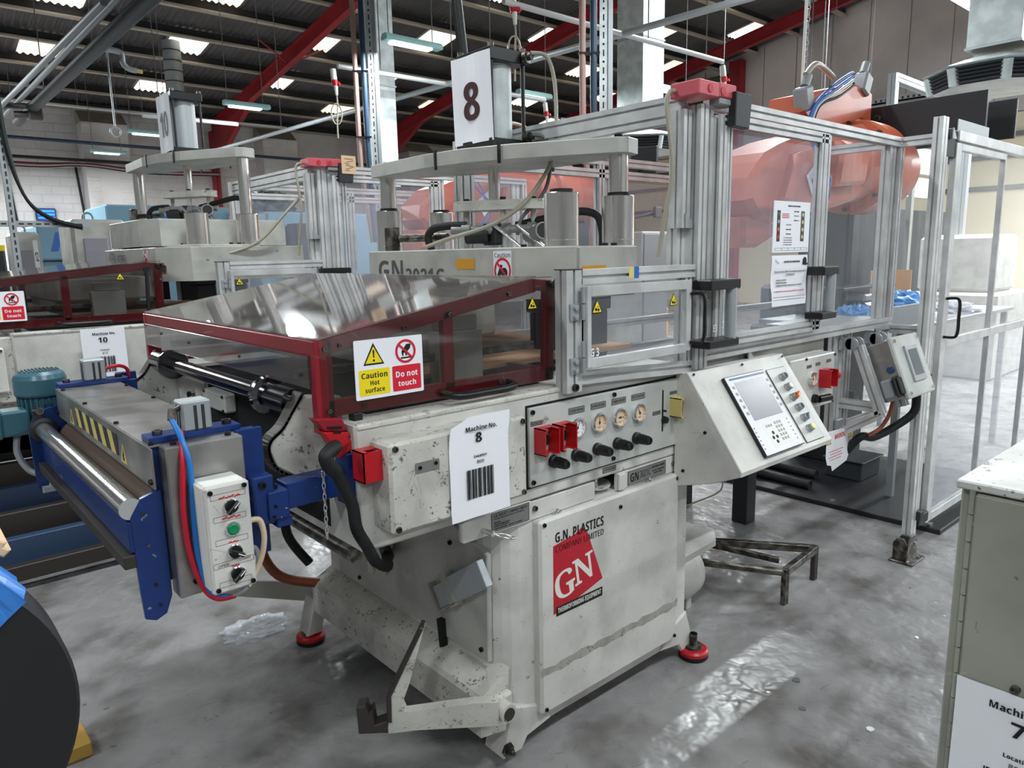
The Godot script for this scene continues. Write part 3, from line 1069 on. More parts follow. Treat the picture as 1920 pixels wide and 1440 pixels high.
func front_fittings(o: Node3D) -> void:
	var g := geo()
	# access door with the maker's print
	g.prism(rrect(1.468, 0.132, 2.192, 0.8, 0.012), Transform3D(Basis(), Vector3(0, 0, -1.6)), 0.034, 0.009)
	var door := put(o, "access_door", g, "white_paint")
	screws(door, [Vector3(1.487, 0.785, -1.567), Vector3(2.175, 0.785, -1.567), Vector3(1.487, 0.15, -1.567), Vector3(2.175, 0.15, -1.567), Vector3(1.85, 0.755, -1.567)], FRONT, 0.007)
	var z := -1.566
	g = geo()
	var band := PackedVector2Array()
	for k in 25:
		band.append(Vector2(1.47 + k * 0.03, 0.262 + rng.randf() * 0.012))
	for k in 25:
		band.append(Vector2(2.19 - k * 0.03, 0.302 - rng.randf() * 0.012))
	g.prism(band, Transform3D(Basis(), Vector3(0, 0, z)), 0.0006)
	put(door, "rub_mark", g, "rubbed")
	g = geo()
	g.prism(V2([1.525, 0.704, 1.625, 0.718, 1.66, 0.735, 1.684, 0.709, 1.759, 0.523, 1.645, 0.494, 1.524, 0.47]), Transform3D(Basis(), Vector3(0, 0, z)), 0.0008)
	put(door, "logo_shape", g, "logo_red")
	g = geo()
	g.words("G", Transform3D(Basis(FRONT, 0.16), Vector3(1.577, 0.562, z + 0.001)), 0.092, 0.096, SERIF)
	g.words("N", Transform3D(Basis(FRONT, 0.16), Vector3(1.666, 0.588, z + 0.001)), 0.098, 0.092, SERIF)
	g.words("THERMOFORMING EQUIPMENT", at3(Vector3(1.647, 0.476, z + 0.0012), Vector3.RIGHT, Vector3.UP), 0.208, 0.021, BOLD)
	put(door, "logo_letters", g, "white_plastic")
	g = geo()
	g.bx(1.536, 0.46, z, 1.758, 0.492, z + 0.001)
	g.words("G.N. PLASTICS", at3(Vector3(1.649, 0.729, z + 0.0012), Vector3.RIGHT, Vector3.UP), 0.229, 0.034, BOLD)
	g.words("COMPANY LIMITED", at3(Vector3(1.649, 0.69, z + 0.0012), Vector3.RIGHT, Vector3.UP), 0.229, 0.021, SANS)
	put(door, "black_lettering", g, "ink")
	# lip plates over the door, with the hand wheel between them
	g = geo()
	g.bx(1.455, 0.802, -1.606, 1.75, 0.862, -1.592, 0.002)
	put(o, "lip_plate", g, "white_paint")
	g = geo()
	g.bx(1.862, 0.802, -1.606, 2.21, 0.866, -1.592, 0.002)
	g.bx(1.862, 0.804, -1.592, 1.895, 0.864, -1.58, 0.003)
	put(o, "lip_plate", g, "white_paint")
	g = geo()
	g.lathe(Vector3(1.806, 0.822, -1.645), Vector3.UP, [[0.0, 0.0], [0.052, 0.0], [0.056, 0.005], [0.056, 0.012], [0.05, 0.016], [0.03, 0.014], [0.0, 0.014]], 28)
	g.cyl(Vector3(1.806, 0.78, -1.645), Vector3(1.806, 0.87, -1.645), 0.012, 12)
	put(o, "hand_wheel", g, "chrome")
	screws(o, [Vector3(1.471, 0.838, -1.592), Vector3(2.18, 0.836, -1.592)], FRONT, 0.009, "bare_steel")
	g = geo()
	for e in [1.56, 2.03]:
		for s in [[-0.012, 0.0], [0.012, 0.006], [0.0, 0.018]]:
			g.lathe(Vector3(e + s[0], 0.802 + s[1] * 0.6, -1.585), FRONT, [[0.005, 0.0], [0.007, 0.006], [0.0, 0.008]], 6)
	put(o, "wing_nuts", g, "chrome")
	plate_label(o, 2.027, 0.834, -1.591, 0.214, 0.05, "")
	g = geo()
	g.words("GN", at3(Vector3(1.955, 0.834, -1.5895), Vector3.RIGHT, Vector3.UP), 0.045, 0.032, BOLD)
	g.words("3021C", at3(Vector3(2.015, 0.836, -1.5895), Vector3.RIGHT, Vector3.UP), 0.06, 0.026, SANS)
	g.words("PRESSURE FORMER", at3(Vector3(2.09, 0.848, -1.5895), Vector3.RIGHT, Vector3.UP), 0.075, 0.009, SANS)
	g.words("G.N. PLASTICS COMPANY LIMITED", at3(Vector3(2.09, 0.834, -1.5895), Vector3.RIGHT, Vector3.UP), 0.07, 0.005, SANS)
	g.words("CHESTER N.S. CANADA", at3(Vector3(2.088, 0.825, -1.5895), Vector3.RIGHT, Vector3.UP), 0.05, 0.005, SANS)
	put(o, "type_lettering", g, "ink")
	g = geo()
	g.prism(rrect(1.185, 0.8, 1.46, 0.868, 0.012), Transform3D(Basis(), Vector3(0, 0, -1.604)), 0.013, 0.003)
	put(o, "name_bracket", g, "white_paint")
	plate_label(o, 1.371, 0.836, -1.591, 0.15, 0.056, "")
	g = geo()
	g.words("G.N. PLASTICS COMPANY LIMITED", at3(Vector3(1.371, 0.855, -1.5895), Vector3.RIGHT, Vector3.UP), 0.135, 0.009, SANS)
	for e in [["P.O. BOX 710 CHESTER NOVA SCOTIA B0J 1J0", 0.845, 0.12], ["MODEL", 0.834, 0.026], ["YEAR OF FABRICATION", 0.8275, 0.06], ["POWER REQUIREMENTS", 0.821, 0.06], ["CONTROL DIAGRAM", 0.8145, 0.05], ["PRODUCT OF CANADA", 0.8145, 0.055]]:
		g.words(e[0], at3(Vector3((1.305 + e[2] / 2 if e[0] != "PRODUCT OF CANADA" else 1.39), e[1], -1.5895), Vector3.RIGHT, Vector3.UP), e[2], 0.0045, SANS)
	put(o, "maker_lettering", g, "ink")
	g = geo()
	g.cyl(Vector3(1.265, 0.825, -1.592), Vector3(1.272, 0.82, -1.555), 0.009, 10)
	g.tube(smooth([Vector3(1.272, 0.82, -1.555), Vector3(1.295, 0.818, -1.54), Vector3(1.32, 0.806, -1.53), Vector3(1.334, 0.8, -1.525), Vector3(1.318, 0.799, -1.53), Vector3(1.288, 0.811, -1.54), Vector3(1.272, 0.82, -1.555)]), 0.0025, 6)
	put(o, "hasp_pin", g, "chrome")
	# electrical cover
	g = geo()
	g.bx(0.904, 0.93, -1.6, 1.36, 1.167, -1.5, 0.008)
	var ec := put(o, "electrical_cover", g, "worn_paint")
	screws(ec, [Vector3(0.921, 1.153, -1.501), Vector3(1.345, 1.153, -1.501), Vector3(1.345, 0.944, -1.501), Vector3(0.92, 0.944, -1.501)], FRONT, 0.008, "bare_steel")
	g = geo()
	g.prism(rrect(0.978, 1.079, 1.051, 1.105, 0.003), Transform3D(Basis(), Vector3(0, 0, -1.501)), 0.004)
	put(ec, "blank_plate", g, "plate_steel")
	screws(ec, [Vector3(0.99, 1.092, -1.498), Vector3(1.039, 1.095, -1.498)], FRONT, 0.005)
	button_guard(o, Vector3(0.884, 1.11, -1.588), 0.066, 0.078, 0.055, "red_plastic", true)
	# gauge panel
	g = geo()
	g.bx(1.435, 0.907, -1.6, 2.231, 1.17, -1.5865)
	put(o, "panel_gap_shade", g, "dark_void")  # dark plate paints the shaded gap round the gauge panel
	g = geo()
	g.prism(rrect(1.442, 0.914, 2.224, 1.163, 0.004), Transform3D(Basis(), Vector3(0, 0, -1.59)), 0.014, 0.002)
	var pn := put(o, "gauge_panel", g, "panel_grey")
	screws(pn, [Vector3(1.452, 1.15, -1.576), Vector3(1.825, 1.152, -1.576), Vector3(2.21, 1.152, -1.576), Vector3(1.452, 0.93, -1.576), Vector3(1.822, 0.932, -1.576), Vector3(2.208, 0.932, -1.576)], FRONT, 0.0075)
	var turns := [1.15, 1.5, -0.05, 2.0]
	for k in 4:
		gauge(o, Vector3(1.643 + k * 0.1037, 1.0705, -1.576), 0.034, turns[k], "paper" if k == 0 else "cream_plastic")
	for k in 5:
		regulator(o, Vector3(1.538 + k * 0.101, 0.981, -1.576))
	var names := ["CLOSING PRESSURE", "HEATING PRESSURE", "FORMING PRESSURE", "EJECT PRESSURE"]
	for k in 4:
		plate_label(o, 1.645 + k * 0.1025, 1.127, -1.576, 0.071, 0.019, names[k])
	plate_label(o, 1.47, 1.114, -1.576, 0.048, 0.012, "MACHINE STOP")
	plate_label(o, 2.056, 1.052, -1.576, 0.042, 0.012, "SYSTEM AIR")
	plate_label(o, 2.155, 1.113, -1.576, 0.042, 0.01, "OVEN LINK")
	plate_label(o, 1.817, 0.892, -1.588, 0.066, 0.017, "CLAMP ADJUSTMENT")
	button_guard(o, Vector3(1.49, 1.06, -1.576), 0.062, 0.082, 0.05, "red_plastic")
	button_guard(o, Vector3(1.566, 1.06, -1.576), 0.062, 0.082, 0.05, "red_plastic")
	button_guard(o, Vector3(2.172, 1.062, -1.576), 0.075, 0.07, 0.05, "dull_yellow")
	g = geo()
	g.bx(2.088, 0.978, -1.577, 2.096, 1.13, -1.575)
	g.lathe(Vector3(2.099, 1.02, -1.576), FRONT, [[0.014, 0.0], [0.012, 0.016], [0.0, 0.02]], 10)
	g.cyl(Vector3(2.092, 1.055, -1.576), Vector3(2.092, 1.055, -1.56), 0.004, 8)
	put(o, "slot_lever", g, "black")
	# right hand cheek of the body and the screw eyes along it
	g = geo()
	g.bx(2.226, 0.872, -1.592, 2.262, 1.19, -1.583, 0.002)
	put(o, "side_cheek", g, "white_paint")
	screws(o, [Vector3(2.248, 0.98, -1.583), Vector3(2.246, 1.13, -1.583), Vector3(2.25, 0.9, -1.583)], FRONT, 0.005)

func left_fittings(o: Node3D, cab: Node3D) -> void:
	var g := geo()
	# cover plate on the end of the cabinet, seen from the left
	g.prism(V2([-2.62, 0.335, -1.65, 0.352, -1.642, 0.712, -1.9, 0.79, -2.62, 0.79]), Transform3D(Basis(FRONT, Vector3.UP, Vector3(-1, 0, 0)), Vector3(1.332, 0, 0)), 0.016, 0.003)
	put(cab, "end_cover", g, "press_paint")
	screws(cab, [Vector3(1.316, 0.68, -1.68), Vector3(1.316, 0.385, -1.68), Vector3(1.316, 0.51, -2.56), Vector3(1.316, 0.37, -2.45), Vector3(1.316, 0.7, -1.83)], Vector3(-1, 0, 0), 0.008)
	g = geo()
	g.prism(V2([-1.902, 0.41, -1.875, 0.415, -1.87, 0.32, -1.89, 0.31]), Transform3D(Basis(FRONT, Vector3.UP, Vector3(-1, 0, 0)), Vector3(1.318, 0, 0)), 0.02)
	put(cab, "slot", g, "dark_void")
	# bracket under the body for the conduit
	g = geo()
	g.prism(V2([-2.34, 0.432, -2.24, 0.448, -2.06, 0.86, -2.34, 0.86]), Transform3D(Basis(FRONT, Vector3.UP, Vector3(-1, 0, 0)), Vector3(1.31, 0, 0)), 0.02, 0.003)
	put(o, "conduit_bracket", g, "worn_paint")
	# sample tray: open tray with two plates in it
	var d := Vector3(0, 0.5547, 0.83205)
	var up := Vector3(0, 0.83205, -0.5547)
	var at := at3(Vector3(1.314, 0.452, -1.871), d, up) # x along the tray, y up across it, z towards -X
	g = geo()
	for e in [[0.0, 0.0, 0.22, 0.004], [0.0, 0.0, 0.004, 0.1], [0.118, -0.006, 0.124, 0.104], [0.085, -0.008, 0.118, 0.106]]:
		var a := at * Vector3(e[0], e[1], 0)
		g.ob(at * Vector3((e[0] + e[2]) / 2, (e[1] + e[3]) / 2, 0.016), at.basis, Vector3(e[2] - e[0], e[3] - e[1], 0.032), 0.001)
	put(o, "sample_tray", g, "strut_steel")
	g = geo()
	g.ob(at * Vector3(0.046, 0.044, 0.012), at.basis, Vector3(0.075, 0.078, 0.02), 0.002)
	put(o, "sample_plate", g, "galvanised")
	g = geo()
	g.ob(at * Vector3(0.222, 0.045, 0.018), at.basis, Vector3(0.196, 0.086, 0.026), 0.002)
	put(o, "sample_plate", g, "galvanised")
	# reel arm folded along the front
	var X := Vector3(0.755, 0, 0.656)
	at = at3(Vector3(1.27, 0.237, -1.549), X, Vector3.UP)
	g = geo()
	g.prism(V2([0.0, 0.056, 0.0, -0.022, -0.243, -0.03, -0.335, -0.04, -0.334, 0.08, -0.224, 0.304, -0.213, 0.302, -0.235, 0.225, -0.264, 0.125, -0.29, 0.055, -0.281, 0.028, -0.071, 0.055]), at.translated_local(Vector3(0, 0, -0.02)), 0.036, 0.003)
	var arm := put(o, "reel_arm", g, "worn_paint")
	g = geo()
	g.prism(V2([-0.335, -0.038, -0.425, -0.04, -0.428, 0.05, -0.4, 0.056, -0.392, 0.03, -0.38, 0.042, -0.375, -0.01, -0.33, 0.005]), at.translated_local(Vector3(0, 0, -0.028)), 0.046, 0.004)
	put(arm, "cradle", g, "worn_steel")
	g = geo()
	g.prism(V2([-0.336, 0.0, -0.334, 0.085, -0.224, 0.308, -0.213, 0.306, -0.32, 0.085, -0.322, 0.0]), at.translated_local(Vector3(0, 0, -0.026)), 0.05, 0.003)
	put(arm, "wear_strip", g, "worn_steel")
	g = geo()
	g.cyl(Vector3(1.3, 0.237, -1.6), Vector3(1.3, 0.237, -1.535), 0.03, 18)
	g.bx(1.28, 0.19, -1.66, 1.36, 0.27, -1.58, 0.01)
	put(o, "pivot_boss", g, "worn_paint")
	g = geo()
	g.cyl(Vector3(1.3, 0.237, -1.535), Vector3(1.3, 0.237, -1.53), 0.02, 16)
	put(o, "pivot_pin", g, "worn_steel")
	g = geo()
	g.lathe(Vector3(1.335, 0.07, -1.588), FRONT, [[0.0, 0.0], [0.024, 0.0], [0.024, 0.006], [0.014, 0.007], [0.014, 0.02], [0.008, 0.021], [0.008, 0.032], [0.0, 0.032]], 6)
	put(o, "leg_bolt", g, "bare_steel")
	# flat bar at the far end of the base
	g = geo()
	g.prism(V2([0.0, -0.045, 0.47, -0.03, 0.47, 0.035, 0.0, 0.045]), at3(Vector3(1.28, 0.212, -2.75), Vector3(-0.31, 0.0, -0.34), Vector3.UP), 0.012)
	put(o, "base_strut", g, "strut_steel")
	# guide horns and the bar between them
	for z in [-1.735, -2.965]:
		g = geo()
		g.prism(V2([0.781, 1.272, 0.766, 1.247, 0.735, 1.204, 0.702, 1.177, 0.694, 1.149, 0.711, 1.105, 0.753, 1.075, 0.794, 1.053, 0.87, 1.073, 0.9, 1.136, 0.9, 1.26, 0.82, 1.272]), Transform3D(Basis(), Vector3(0, 0, z - 0.018)), 0.036, 0.004)
		var horn := put(o, "guide_horn", g, "worn_paint")
		g = geo()
		var edge := smooth([Vector3(0.785, 1.276, z), Vector3(0.764, 1.247, z), Vector3(0.733, 1.204, z), Vector3(0.7, 1.177, z), Vector3(0.692, 1.149, z), Vector3(0.709, 1.103, z), Vector3(0.752, 1.073, z)], 4)
		for k in edge.size() - 1:
			var m: Vector3 = (edge[k] + edge[k + 1]) / 2
			var dd: Vector3 = (edge[k + 1] - edge[k]).normalized()
			g.ob(m, Basis(dd, FRONT.cross(dd), FRONT), Vector3(0.028, 0.01, 0.046), 0.002)
		put(horn, "edge_flange", g, "worn_steel")
	g = geo()
	g.cyl(Vector3(0.79, 1.252, -2.96), Vector3(0.79, 1.252, -1.74), 0.024, 22)
	var bar := put(o, "web_roller", g, "dark_chrome")
	for e in [[-1.945, -1.77], [-2.76, -2.945]]:
		g = geo()
		var s := signf(e[1] - e[0])
		g.lathe(Vector3(0.79, 1.252, e[0]), Vector3(0, 0, s), [[0.024, 0.0], [0.052, 0.0], [0.054, 0.006], [0.054, 0.014], [0.05, 0.022], [0.036, 0.026], [0.036, absf(e[1] - e[0])], [0.0, absf(e[1] - e[0])]], 26)
		put(bar, "collar", g, "dark_chrome")
	g = geo()
	g.cyl(Vector3(0.8, 0.908, -2.95), Vector3(0.8, 0.908, -1.5), 0.017, 14)
	put(o, "lower_rod", g, "bare_steel")
	g = geo()
	g.bx(0.82, 1.125, -2.56, 0.862, 1.188, -2.37, 0.006)
	put(o, "junction_box", g, "panel_grey")
	screws(o, [Vector3(0.82, 1.133, -2.55), Vector3(0.82, 1.18, -2.55), Vector3(0.82, 1.133, -2.38), Vector3(0.82, 1.18, -2.38)], Vector3(-1, 0, 0), 0.005)
	g = geo()
	g.bx(0.85, 0.9, -3.04, 0.862, 1.19, -2.66, 0.003)
	put(o, "end_plate", g, "worn_paint")
	screws(o, [Vector3(0.85, 1.13, -2.8), Vector3(0.85, 1.09, -2.74)], Vector3(-1, 0, 0), 0.012)
	g = geo()
	g.cyl(Vector3(0.85, 1.13, -2.76), Vector3(0.79, 1.1, -2.72), 0.012, 10)
	put(o, "locking_pin", g, "bare_steel")
	for e in [[-2.19, 1.15, -2.41, 0.95], [-2.36, 1.085, -2.16, 1.075]]:
		g = geo()
		g.tube([Vector3(0.9, e[1], e[0]), Vector3(0.9, e[3], e[2])], 0.024, 4)
		put(o, "link_bar", g, "press_paint")
	# dark hoses behind the end
	g = geo()
	g.tube(smooth([Vector3(1.24, 0.86, -2.72), Vector3(1.1, 0.72, -2.78), Vector3(1.06, 0.5, -2.8), Vector3(1.12, 0.33, -2.78), Vector3(1.28, 0.27, -2.7)]), 0.02, 10)
	put(o, "air_hose", g, "hose_orange")
	g = geo()
	g.tube(smooth([Vector3(1.3, 0.8, -2.75), Vector3(1.19, 0.66, -2.78), Vector3(1.17, 0.5, -2.78), Vector3(1.24, 0.36, -2.74)]), 0.02, 10)
	put(o, "air_hose", g, "rubber")
	# ribbed conduit from the hood switch
	g = geo()
	g.tube(smooth([Vector3(0.806, 1.166, -1.585), Vector3(0.785, 1.166, -1.565), Vector3(0.764, 1.155, -1.555), Vector3(0.772, 1.13, -1.555), Vector3(0.79, 1.112, -1.558)], 5), 0.018, 12)
	var elbow := put(o, "conduit", g, "rubber")
	var path := smooth([Vector3(0.79, 1.112, -1.558), Vector3(0.809, 1.066, -1.56), Vector3(0.829, 1.014, -1.56), Vector3(0.837, 0.952, -1.56), Vector3(0.865, 0.895, -1.562), Vector3(0.9, 0.845, -1.6), Vector3(1.0, 0.75, -1.75), Vector3(1.14, 0.64, -1.93), Vector3(1.29, 0.57, -2.2)], 10)
	g = geo()
	g.tube(path, 0.0125, 10)
	for k in range(0, path.size() - 1):
		for h in 2:
			var p: Vector3 = path[k].lerp(path[k + 1], h * 0.5)
			var dd: Vector3 = (path[k + 1] - path[k]).normalized() * 0.0016
			g.cyl(p - dd, p + dd, 0.0155, 10)
	put(elbow, "ribbed_hose", g, "rubber")
	g = geo()
	g.cyl(Vector3(1.24, 0.59, -2.1), Vector3(1.31, 0.56, -2.24), 0.022, 12)
	put(elbow, "gland", g, "rubber")

func crown(o: Node3D, main: bool) -> void:
	var g := geo()
	# forming block with cut corners
	g.prism(V2([1.75, 2.99, 1.75, 1.975, 1.88, 1.8, 2.2, 1.8, 2.33, 1.975, 2.33, 2.99, 2.2, 3.18, 1.88, 3.18]), Transform3D(Basis(Vector3.RIGHT, Vector3(0, 0, -1), Vector3.UP), Vector3(0, 1.46, 0)), 0.185, 0.004)
	g.bx(1.885, 1.47, -1.81, 2.2, 1.642, -1.785, 0.003)
	var block := put(o, "forming_block", g, "press_paint")
	if not main:
		g = geo()
		g.prism(V2([1.66, 3.1, 1.66, 1.9, 1.8, 1.7, 2.5, 1.7, 2.5, 3.2, 1.75, 3.2]), Transform3D(Basis(Vector3.RIGHT, Vector3(0, 0, -1), Vector3.UP), Vector3(0, 1.43, 0)), 0.2, 0.004)
		block = put(o, "lower_block", g, "press_paint")
	g = geo()
	for e in [[1.95, -2.0], [2.15, -2.0], [2.15, -2.95], [1.95, -2.95]]:
		g.bx(e[0] - 0.06, 1.21, e[1] - 0.06, e[0] + 0.06, 1.4, e[1] + 0.06, 0.006)
		g.bx(e[0] - 0.07, 1.4, e[1] - 0.07, e[0] + 0.07, 1.47, e[1] + 0.07, 0.006)
	put(o, "column_sleeves", g, "black_steel")
	g = geo()
	g.bx(1.2, 1.245, -2.95, 2.25, 1.262, -1.85, 0.002)
	put(o, "mould_table", g, "cardboard")
	g = geo()
	g.bx(1.15, 1.33, -2.98, 1.72, 1.46, -2.05, 0.01)
	g.bx(1.15, 1.29, -2.9, 1.6, 1.33, -2.1)
	put(o, "heater_bank", g, "press_paint")
	g = geo()
	g.bx(1.28, 1.21, -1.86, 1.45, 1.39, -1.8, 0.004)
	g.bx(1.3, 1.39, -1.87, 1.43, 1.44, -1.8, 0.004)
	put(o, "chain_guard", g, "press_paint")
	for z in [-1.84, -2.9]:
		g = geo()
		g.bx(0.83, 1.3, z - 0.015, 1.7, 1.325, z + 0.015, 0.003)
		put(o, "clamp_rail", g, "bare_steel")
	# lettering on the end of the block
	g = geo()
	var bx := 1.7495 if main else 1.6595
	var L := Vector3(-1, 0, 0)
	if main:
		g.words("GN", at3(Vector3(bx, 1.558, -2.81), FRONT, Vector3.UP), 0.2, 0.092, BOLD)
		g.words("3021C", at3(Vector3(bx, 1.535, -2.55), FRONT, Vector3.UP), 0.28, 0.07, BOLD)
	else:
		g.words("GN", at3(Vector3(bx, 1.575, -2.9), FRONT, Vector3.UP), 0.15, 0.07, SANS)
		g.words("3030D", at3(Vector3(bx, 1.567, -2.68), FRONT, Vector3.UP), 0.25, 0.055, SANS)
	put(block, "type_lettering", g, "ink_grey")
	g = geo()
	var cz := -2.045 if main else -2.1
	g.ob(Vector3(bx - 0.0005, 1.56, cz), Basis(), Vector3(0.001, 0.145, 0.1))
	var st := put(block, "no_hands_sticker", g, "paper")
	g = geo()
	g.words("Caution", at3(Vector3(bx - 0.0012, 1.618, cz), FRONT, Vector3.UP), 0.088, 0.018, SANS)
	g.prism(disc(Vector2(0.01, -0.01), 0.018, 12), at3(Vector3(bx - 0.001, 1.565, cz), FRONT, Vector3.UP), 0.0008)
	g.prism(V2([-0.03, -0.02, -0.01, 0.02, 0.0, 0.016, -0.012, -0.028]), at3(Vector3(bx - 0.001, 1.565, cz), FRONT, Vector3.UP), 0.0008)
	put(st, "symbol", g, "ink")
	g = geo()
	for k in 24:
		var q := TAU * k / 24
		g.ob(Vector3(bx - 0.0014, 1.562 + 0.042 * sin(q), cz + 0.042 * cos(q)), Basis(Vector3.RIGHT, -q), Vector3(0.0008, 0.012, 0.009))
	g.ob(Vector3(bx - 0.0018, 1.562, cz), Basis(Vector3.RIGHT, 0.78), Vector3(0.0008, 0.009, 0.08))
	put(st, "red_ring", g, "sign_red")
	if main:
		g = geo()
		g.prism(V2([-0.065, 0.0, -0.05, -0.018, 0.06, -0.018, 0.06, 0.022, -0.05, 0.022]), at3(Vector3(bx, 1.585, -2.27), FRONT, Vector3.UP), 0.001)
		put(block, "amber_label", g, "label_amber")
		g = geo()
		g.bx(1.895, 1.53, -1.786, 2.02, 1.575, -1.784)
		put(block, "amber_label", g, "label_amber")
	# four guide cylinders; two carry rods up to the crown plate
	var spots := [[1.92, -1.91, false], [2.233, -1.91, true], [1.93, -3.09, true], [2.24, -3.09, false]]
	var cr := 0.063 if main else 0.068
	for e in spots:
		g = geo()
		g.lathe(Vector3(e[0], 1.645, e[1]), Vector3.UP, [[cr, 0.0], [cr, 0.022], [cr - 0.0015, 0.023], [cr, 0.024], [cr, 0.187], [cr - 0.003, 0.19], [0.04, 0.19]], 32)
		var c := put(o, "guide_cylinder", g, "turned_steel")
		g = geo()
		g.lathe(Vector3(e[0], 1.834, e[1]), Vector3.UP, [[0.042, 0.0], [0.042, 0.014], [0.0, 0.014]], 24)
		if main:
			put(c, "seal_ring", g, "rubber")
		if e[2]:
			g = geo()
			g.cyl(Vector3(e[0], 1.83, e[1]), Vector3(e[0], 1.995 if main else 2.185, e[1]), 0.038, 24)
			put(c, "rod", g, "turned_steel")
			screws(o, [Vector3(e[0], 2.046 if main else 2.236, e[1])], Vector3.UP, 0.018)
	screws(o, [Vector3(1.86, 1.645, -2.05), Vector3(2.1, 1.645, -1.86), Vector3(2.15, 1.645, -1.86)], Vector3.UP, 0.012)
	# crown plate from rod to rod; on the neighbour the crown stands higher and the valve gear on a second block
	if not main:
		g = geo()
		g.prism(V2([1.66, 2.9, 1.66, 2.2, 1.74, 2.04, 2.54, 2.04, 2.54, 2.96, 1.74, 2.96]), Transform3D(Basis(Vector3.RIGHT, Vector3(0, 0, -1), Vector3.UP), Vector3(0, 1.64, 0)), 0.165, 0.004)
		put(o, "upper_block", g, "press_paint")
	var T1 := T0
	if not main:
		T0 = T0.translated_local(Vector3(0, 0.19, 0))
	var pa := Vector2(1.93, -3.09)
	var pb := Vector2(2.233, -1.91)
	var dn := (pb - pa).normalized()
	var sd := Vector2(-dn.y, dn.x)
	var out := PackedVector2Array()
	for e in [[-0.06, 0.045], [-0.04, 0.065], [0.4, 0.19], [0.62, 0.215], [0.85, 0.19], [1.25, 0.07], [1.28, 0.04], [1.28, -0.04], [1.25, -0.07], [0.85, -0.19], [0.62, -0.215], [0.4, -0.19], [-0.04, -0.065], [-0.06, -0.045]]:
		var p: Vector2 = pa + dn * e[0] + sd * e[1]
		out.append(Vector2(p.x, -p.y))
	g = geo()
	g.prism(out, Transform3D(Basis(Vector3.RIGHT, Vector3(0, 0, -1), Vector3.UP), Vector3(0, 1.99, 0)), 0.056, 0.003)
	var plate := put(o, "crown_plate", g, "press_paint")
	g = geo()
	for e in [[0.47, 0.2], [0.8, 0.205]]:
		for s in [1.0, -1.0]:
			var p: Vector2 = pa + dn * e[0] + sd * e[1] * s
			g.bx(p.x - 0.005, 1.975, p.y - 0.005, p.x + 0.005, 2.055, p.y + 0.005)
	put(plate, "cable_ties", g, "black")
	# air cylinder that carries the number
	var c0 := Vector3(2.075, 0, -2.47)
	g = geo()
	g.bx(c0.x - 0.105, 2.046, c0.z - 0.12, c0.x + 0.105, 2.09, c0.z + 0.12, 0.003)
	var ac := put(o, "air_cylinder", g, "black")
	g = geo()
	g.bx(c0.x - 0.1, 2.39, c0.z - 0.115, c0.x + 0.1, 2.44, c0.z + 0.115, 0.003)
	put(ac, "top_cap", g, "black")
	g = geo()
	g.cyl(Vector3(c0.x, 2.09, c0.z), Vector3(c0.x, 2.39, c0.z), 0.082, 32)
	put(ac, "barrel", g, "duct_steel" if main else "galvanised")
	for e in [[-1, -1], [1, -1], [1, 1], [-1, 1]]:
		g = geo()
		g.cyl(Vector3(c0.x + e[0] * 0.085, 2.09, c0.z + e[1] * 0.1), Vector3(c0.x + e[0] * 0.085, 2.39, c0.z + e[1] * 0.1), 0.008, 8)
		put(ac, "tie_rod", g, "black")
		g = geo()
		g.cyl(Vector3(c0.x + e[0] * 0.085, 2.44, c0.z + e[1] * 0.1), Vector3(c0.x + e[0] * 0.085, 2.455, c0.z + e[1] * 0.1), 0.013, 6)
		put(ac, "nut", g, "bare_steel")
	g = geo()
	g.cyl(Vector3(c0.x, 1.8, c0.z), Vector3(c0.x, 1.99, c0.z), 0.026, 18)
	put(o, "ram_rod", g, "turned_steel")
	if main:
		for e in [2.415, 2.1]:
			g = geo()
			g.lathe(Vector3(c0.x + 0.08, e, c0.z + 0.115), Vector3(0.2, 0.1, 1), [[0.026, 0.0], [0.026, 0.02], [0.016, 0.022], [0.016, 0.04], [0.0, 0.04]], 6)
			put(ac, "hose_fitting", g, "bare_steel")
		g = geo()
		g.tube(smooth([Vector3(2.16, 2.43, -2.32), Vector3(2.22, 2.42, -2.29), Vector3(2.245, 2.33, -2.27), Vector3(2.235, 2.18, -2.25), Vector3(2.2, 2.06, -2.22), Vector3(2.13, 1.95, -2.2), Vector3(2.04, 1.82, -2.25), Vector3(1.95, 1.74, -2.35), Vector3(1.85, 1.69, -2.5), Vector3(1.84, 1.66, -2.65)]), 0.0085, 8)
		put(o, "air_line", g, "hose_grey")
		g = geo()
		g.tube(smooth([Vector3(2.16, 2.11, -2.32), Vector3(2.2, 2.1, -2.29), Vector3(2.215, 2.06, -2.27), Vector3(2.2, 1.98, -2.25), Vector3(2.15, 1.87, -2.24), Vector3(2.08, 1.77, -2.3), Vector3(2.07, 1.7, -2.32)]), 0.008, 8)
		put(o, "air_line", g, "pipe_grey")
	T0 = T1
	if not main:
		T0 = T0.translated_local(Vector3(0, 0.16, 0))
	# yoke and valve gear on top of the block
	g = geo()
	g.prism(V2([-0.16, -0.07, 0.16, -0.07, 0.2, -0.03, 0.2, 0.03, 0.16, 0.07, -0.16, 0.07, -0.2, 0.03, -0.2, -0.03]), Transform3D(Basis(Vector3(0.5, 0, 0.866), Vector3(0.866, 0, -0.5), Vector3.UP), Vector3(2.06, 1.805, -2.42)), 0.04, 0.003)
	var yk := put(o, "yoke_plate", g, "worn_paint")
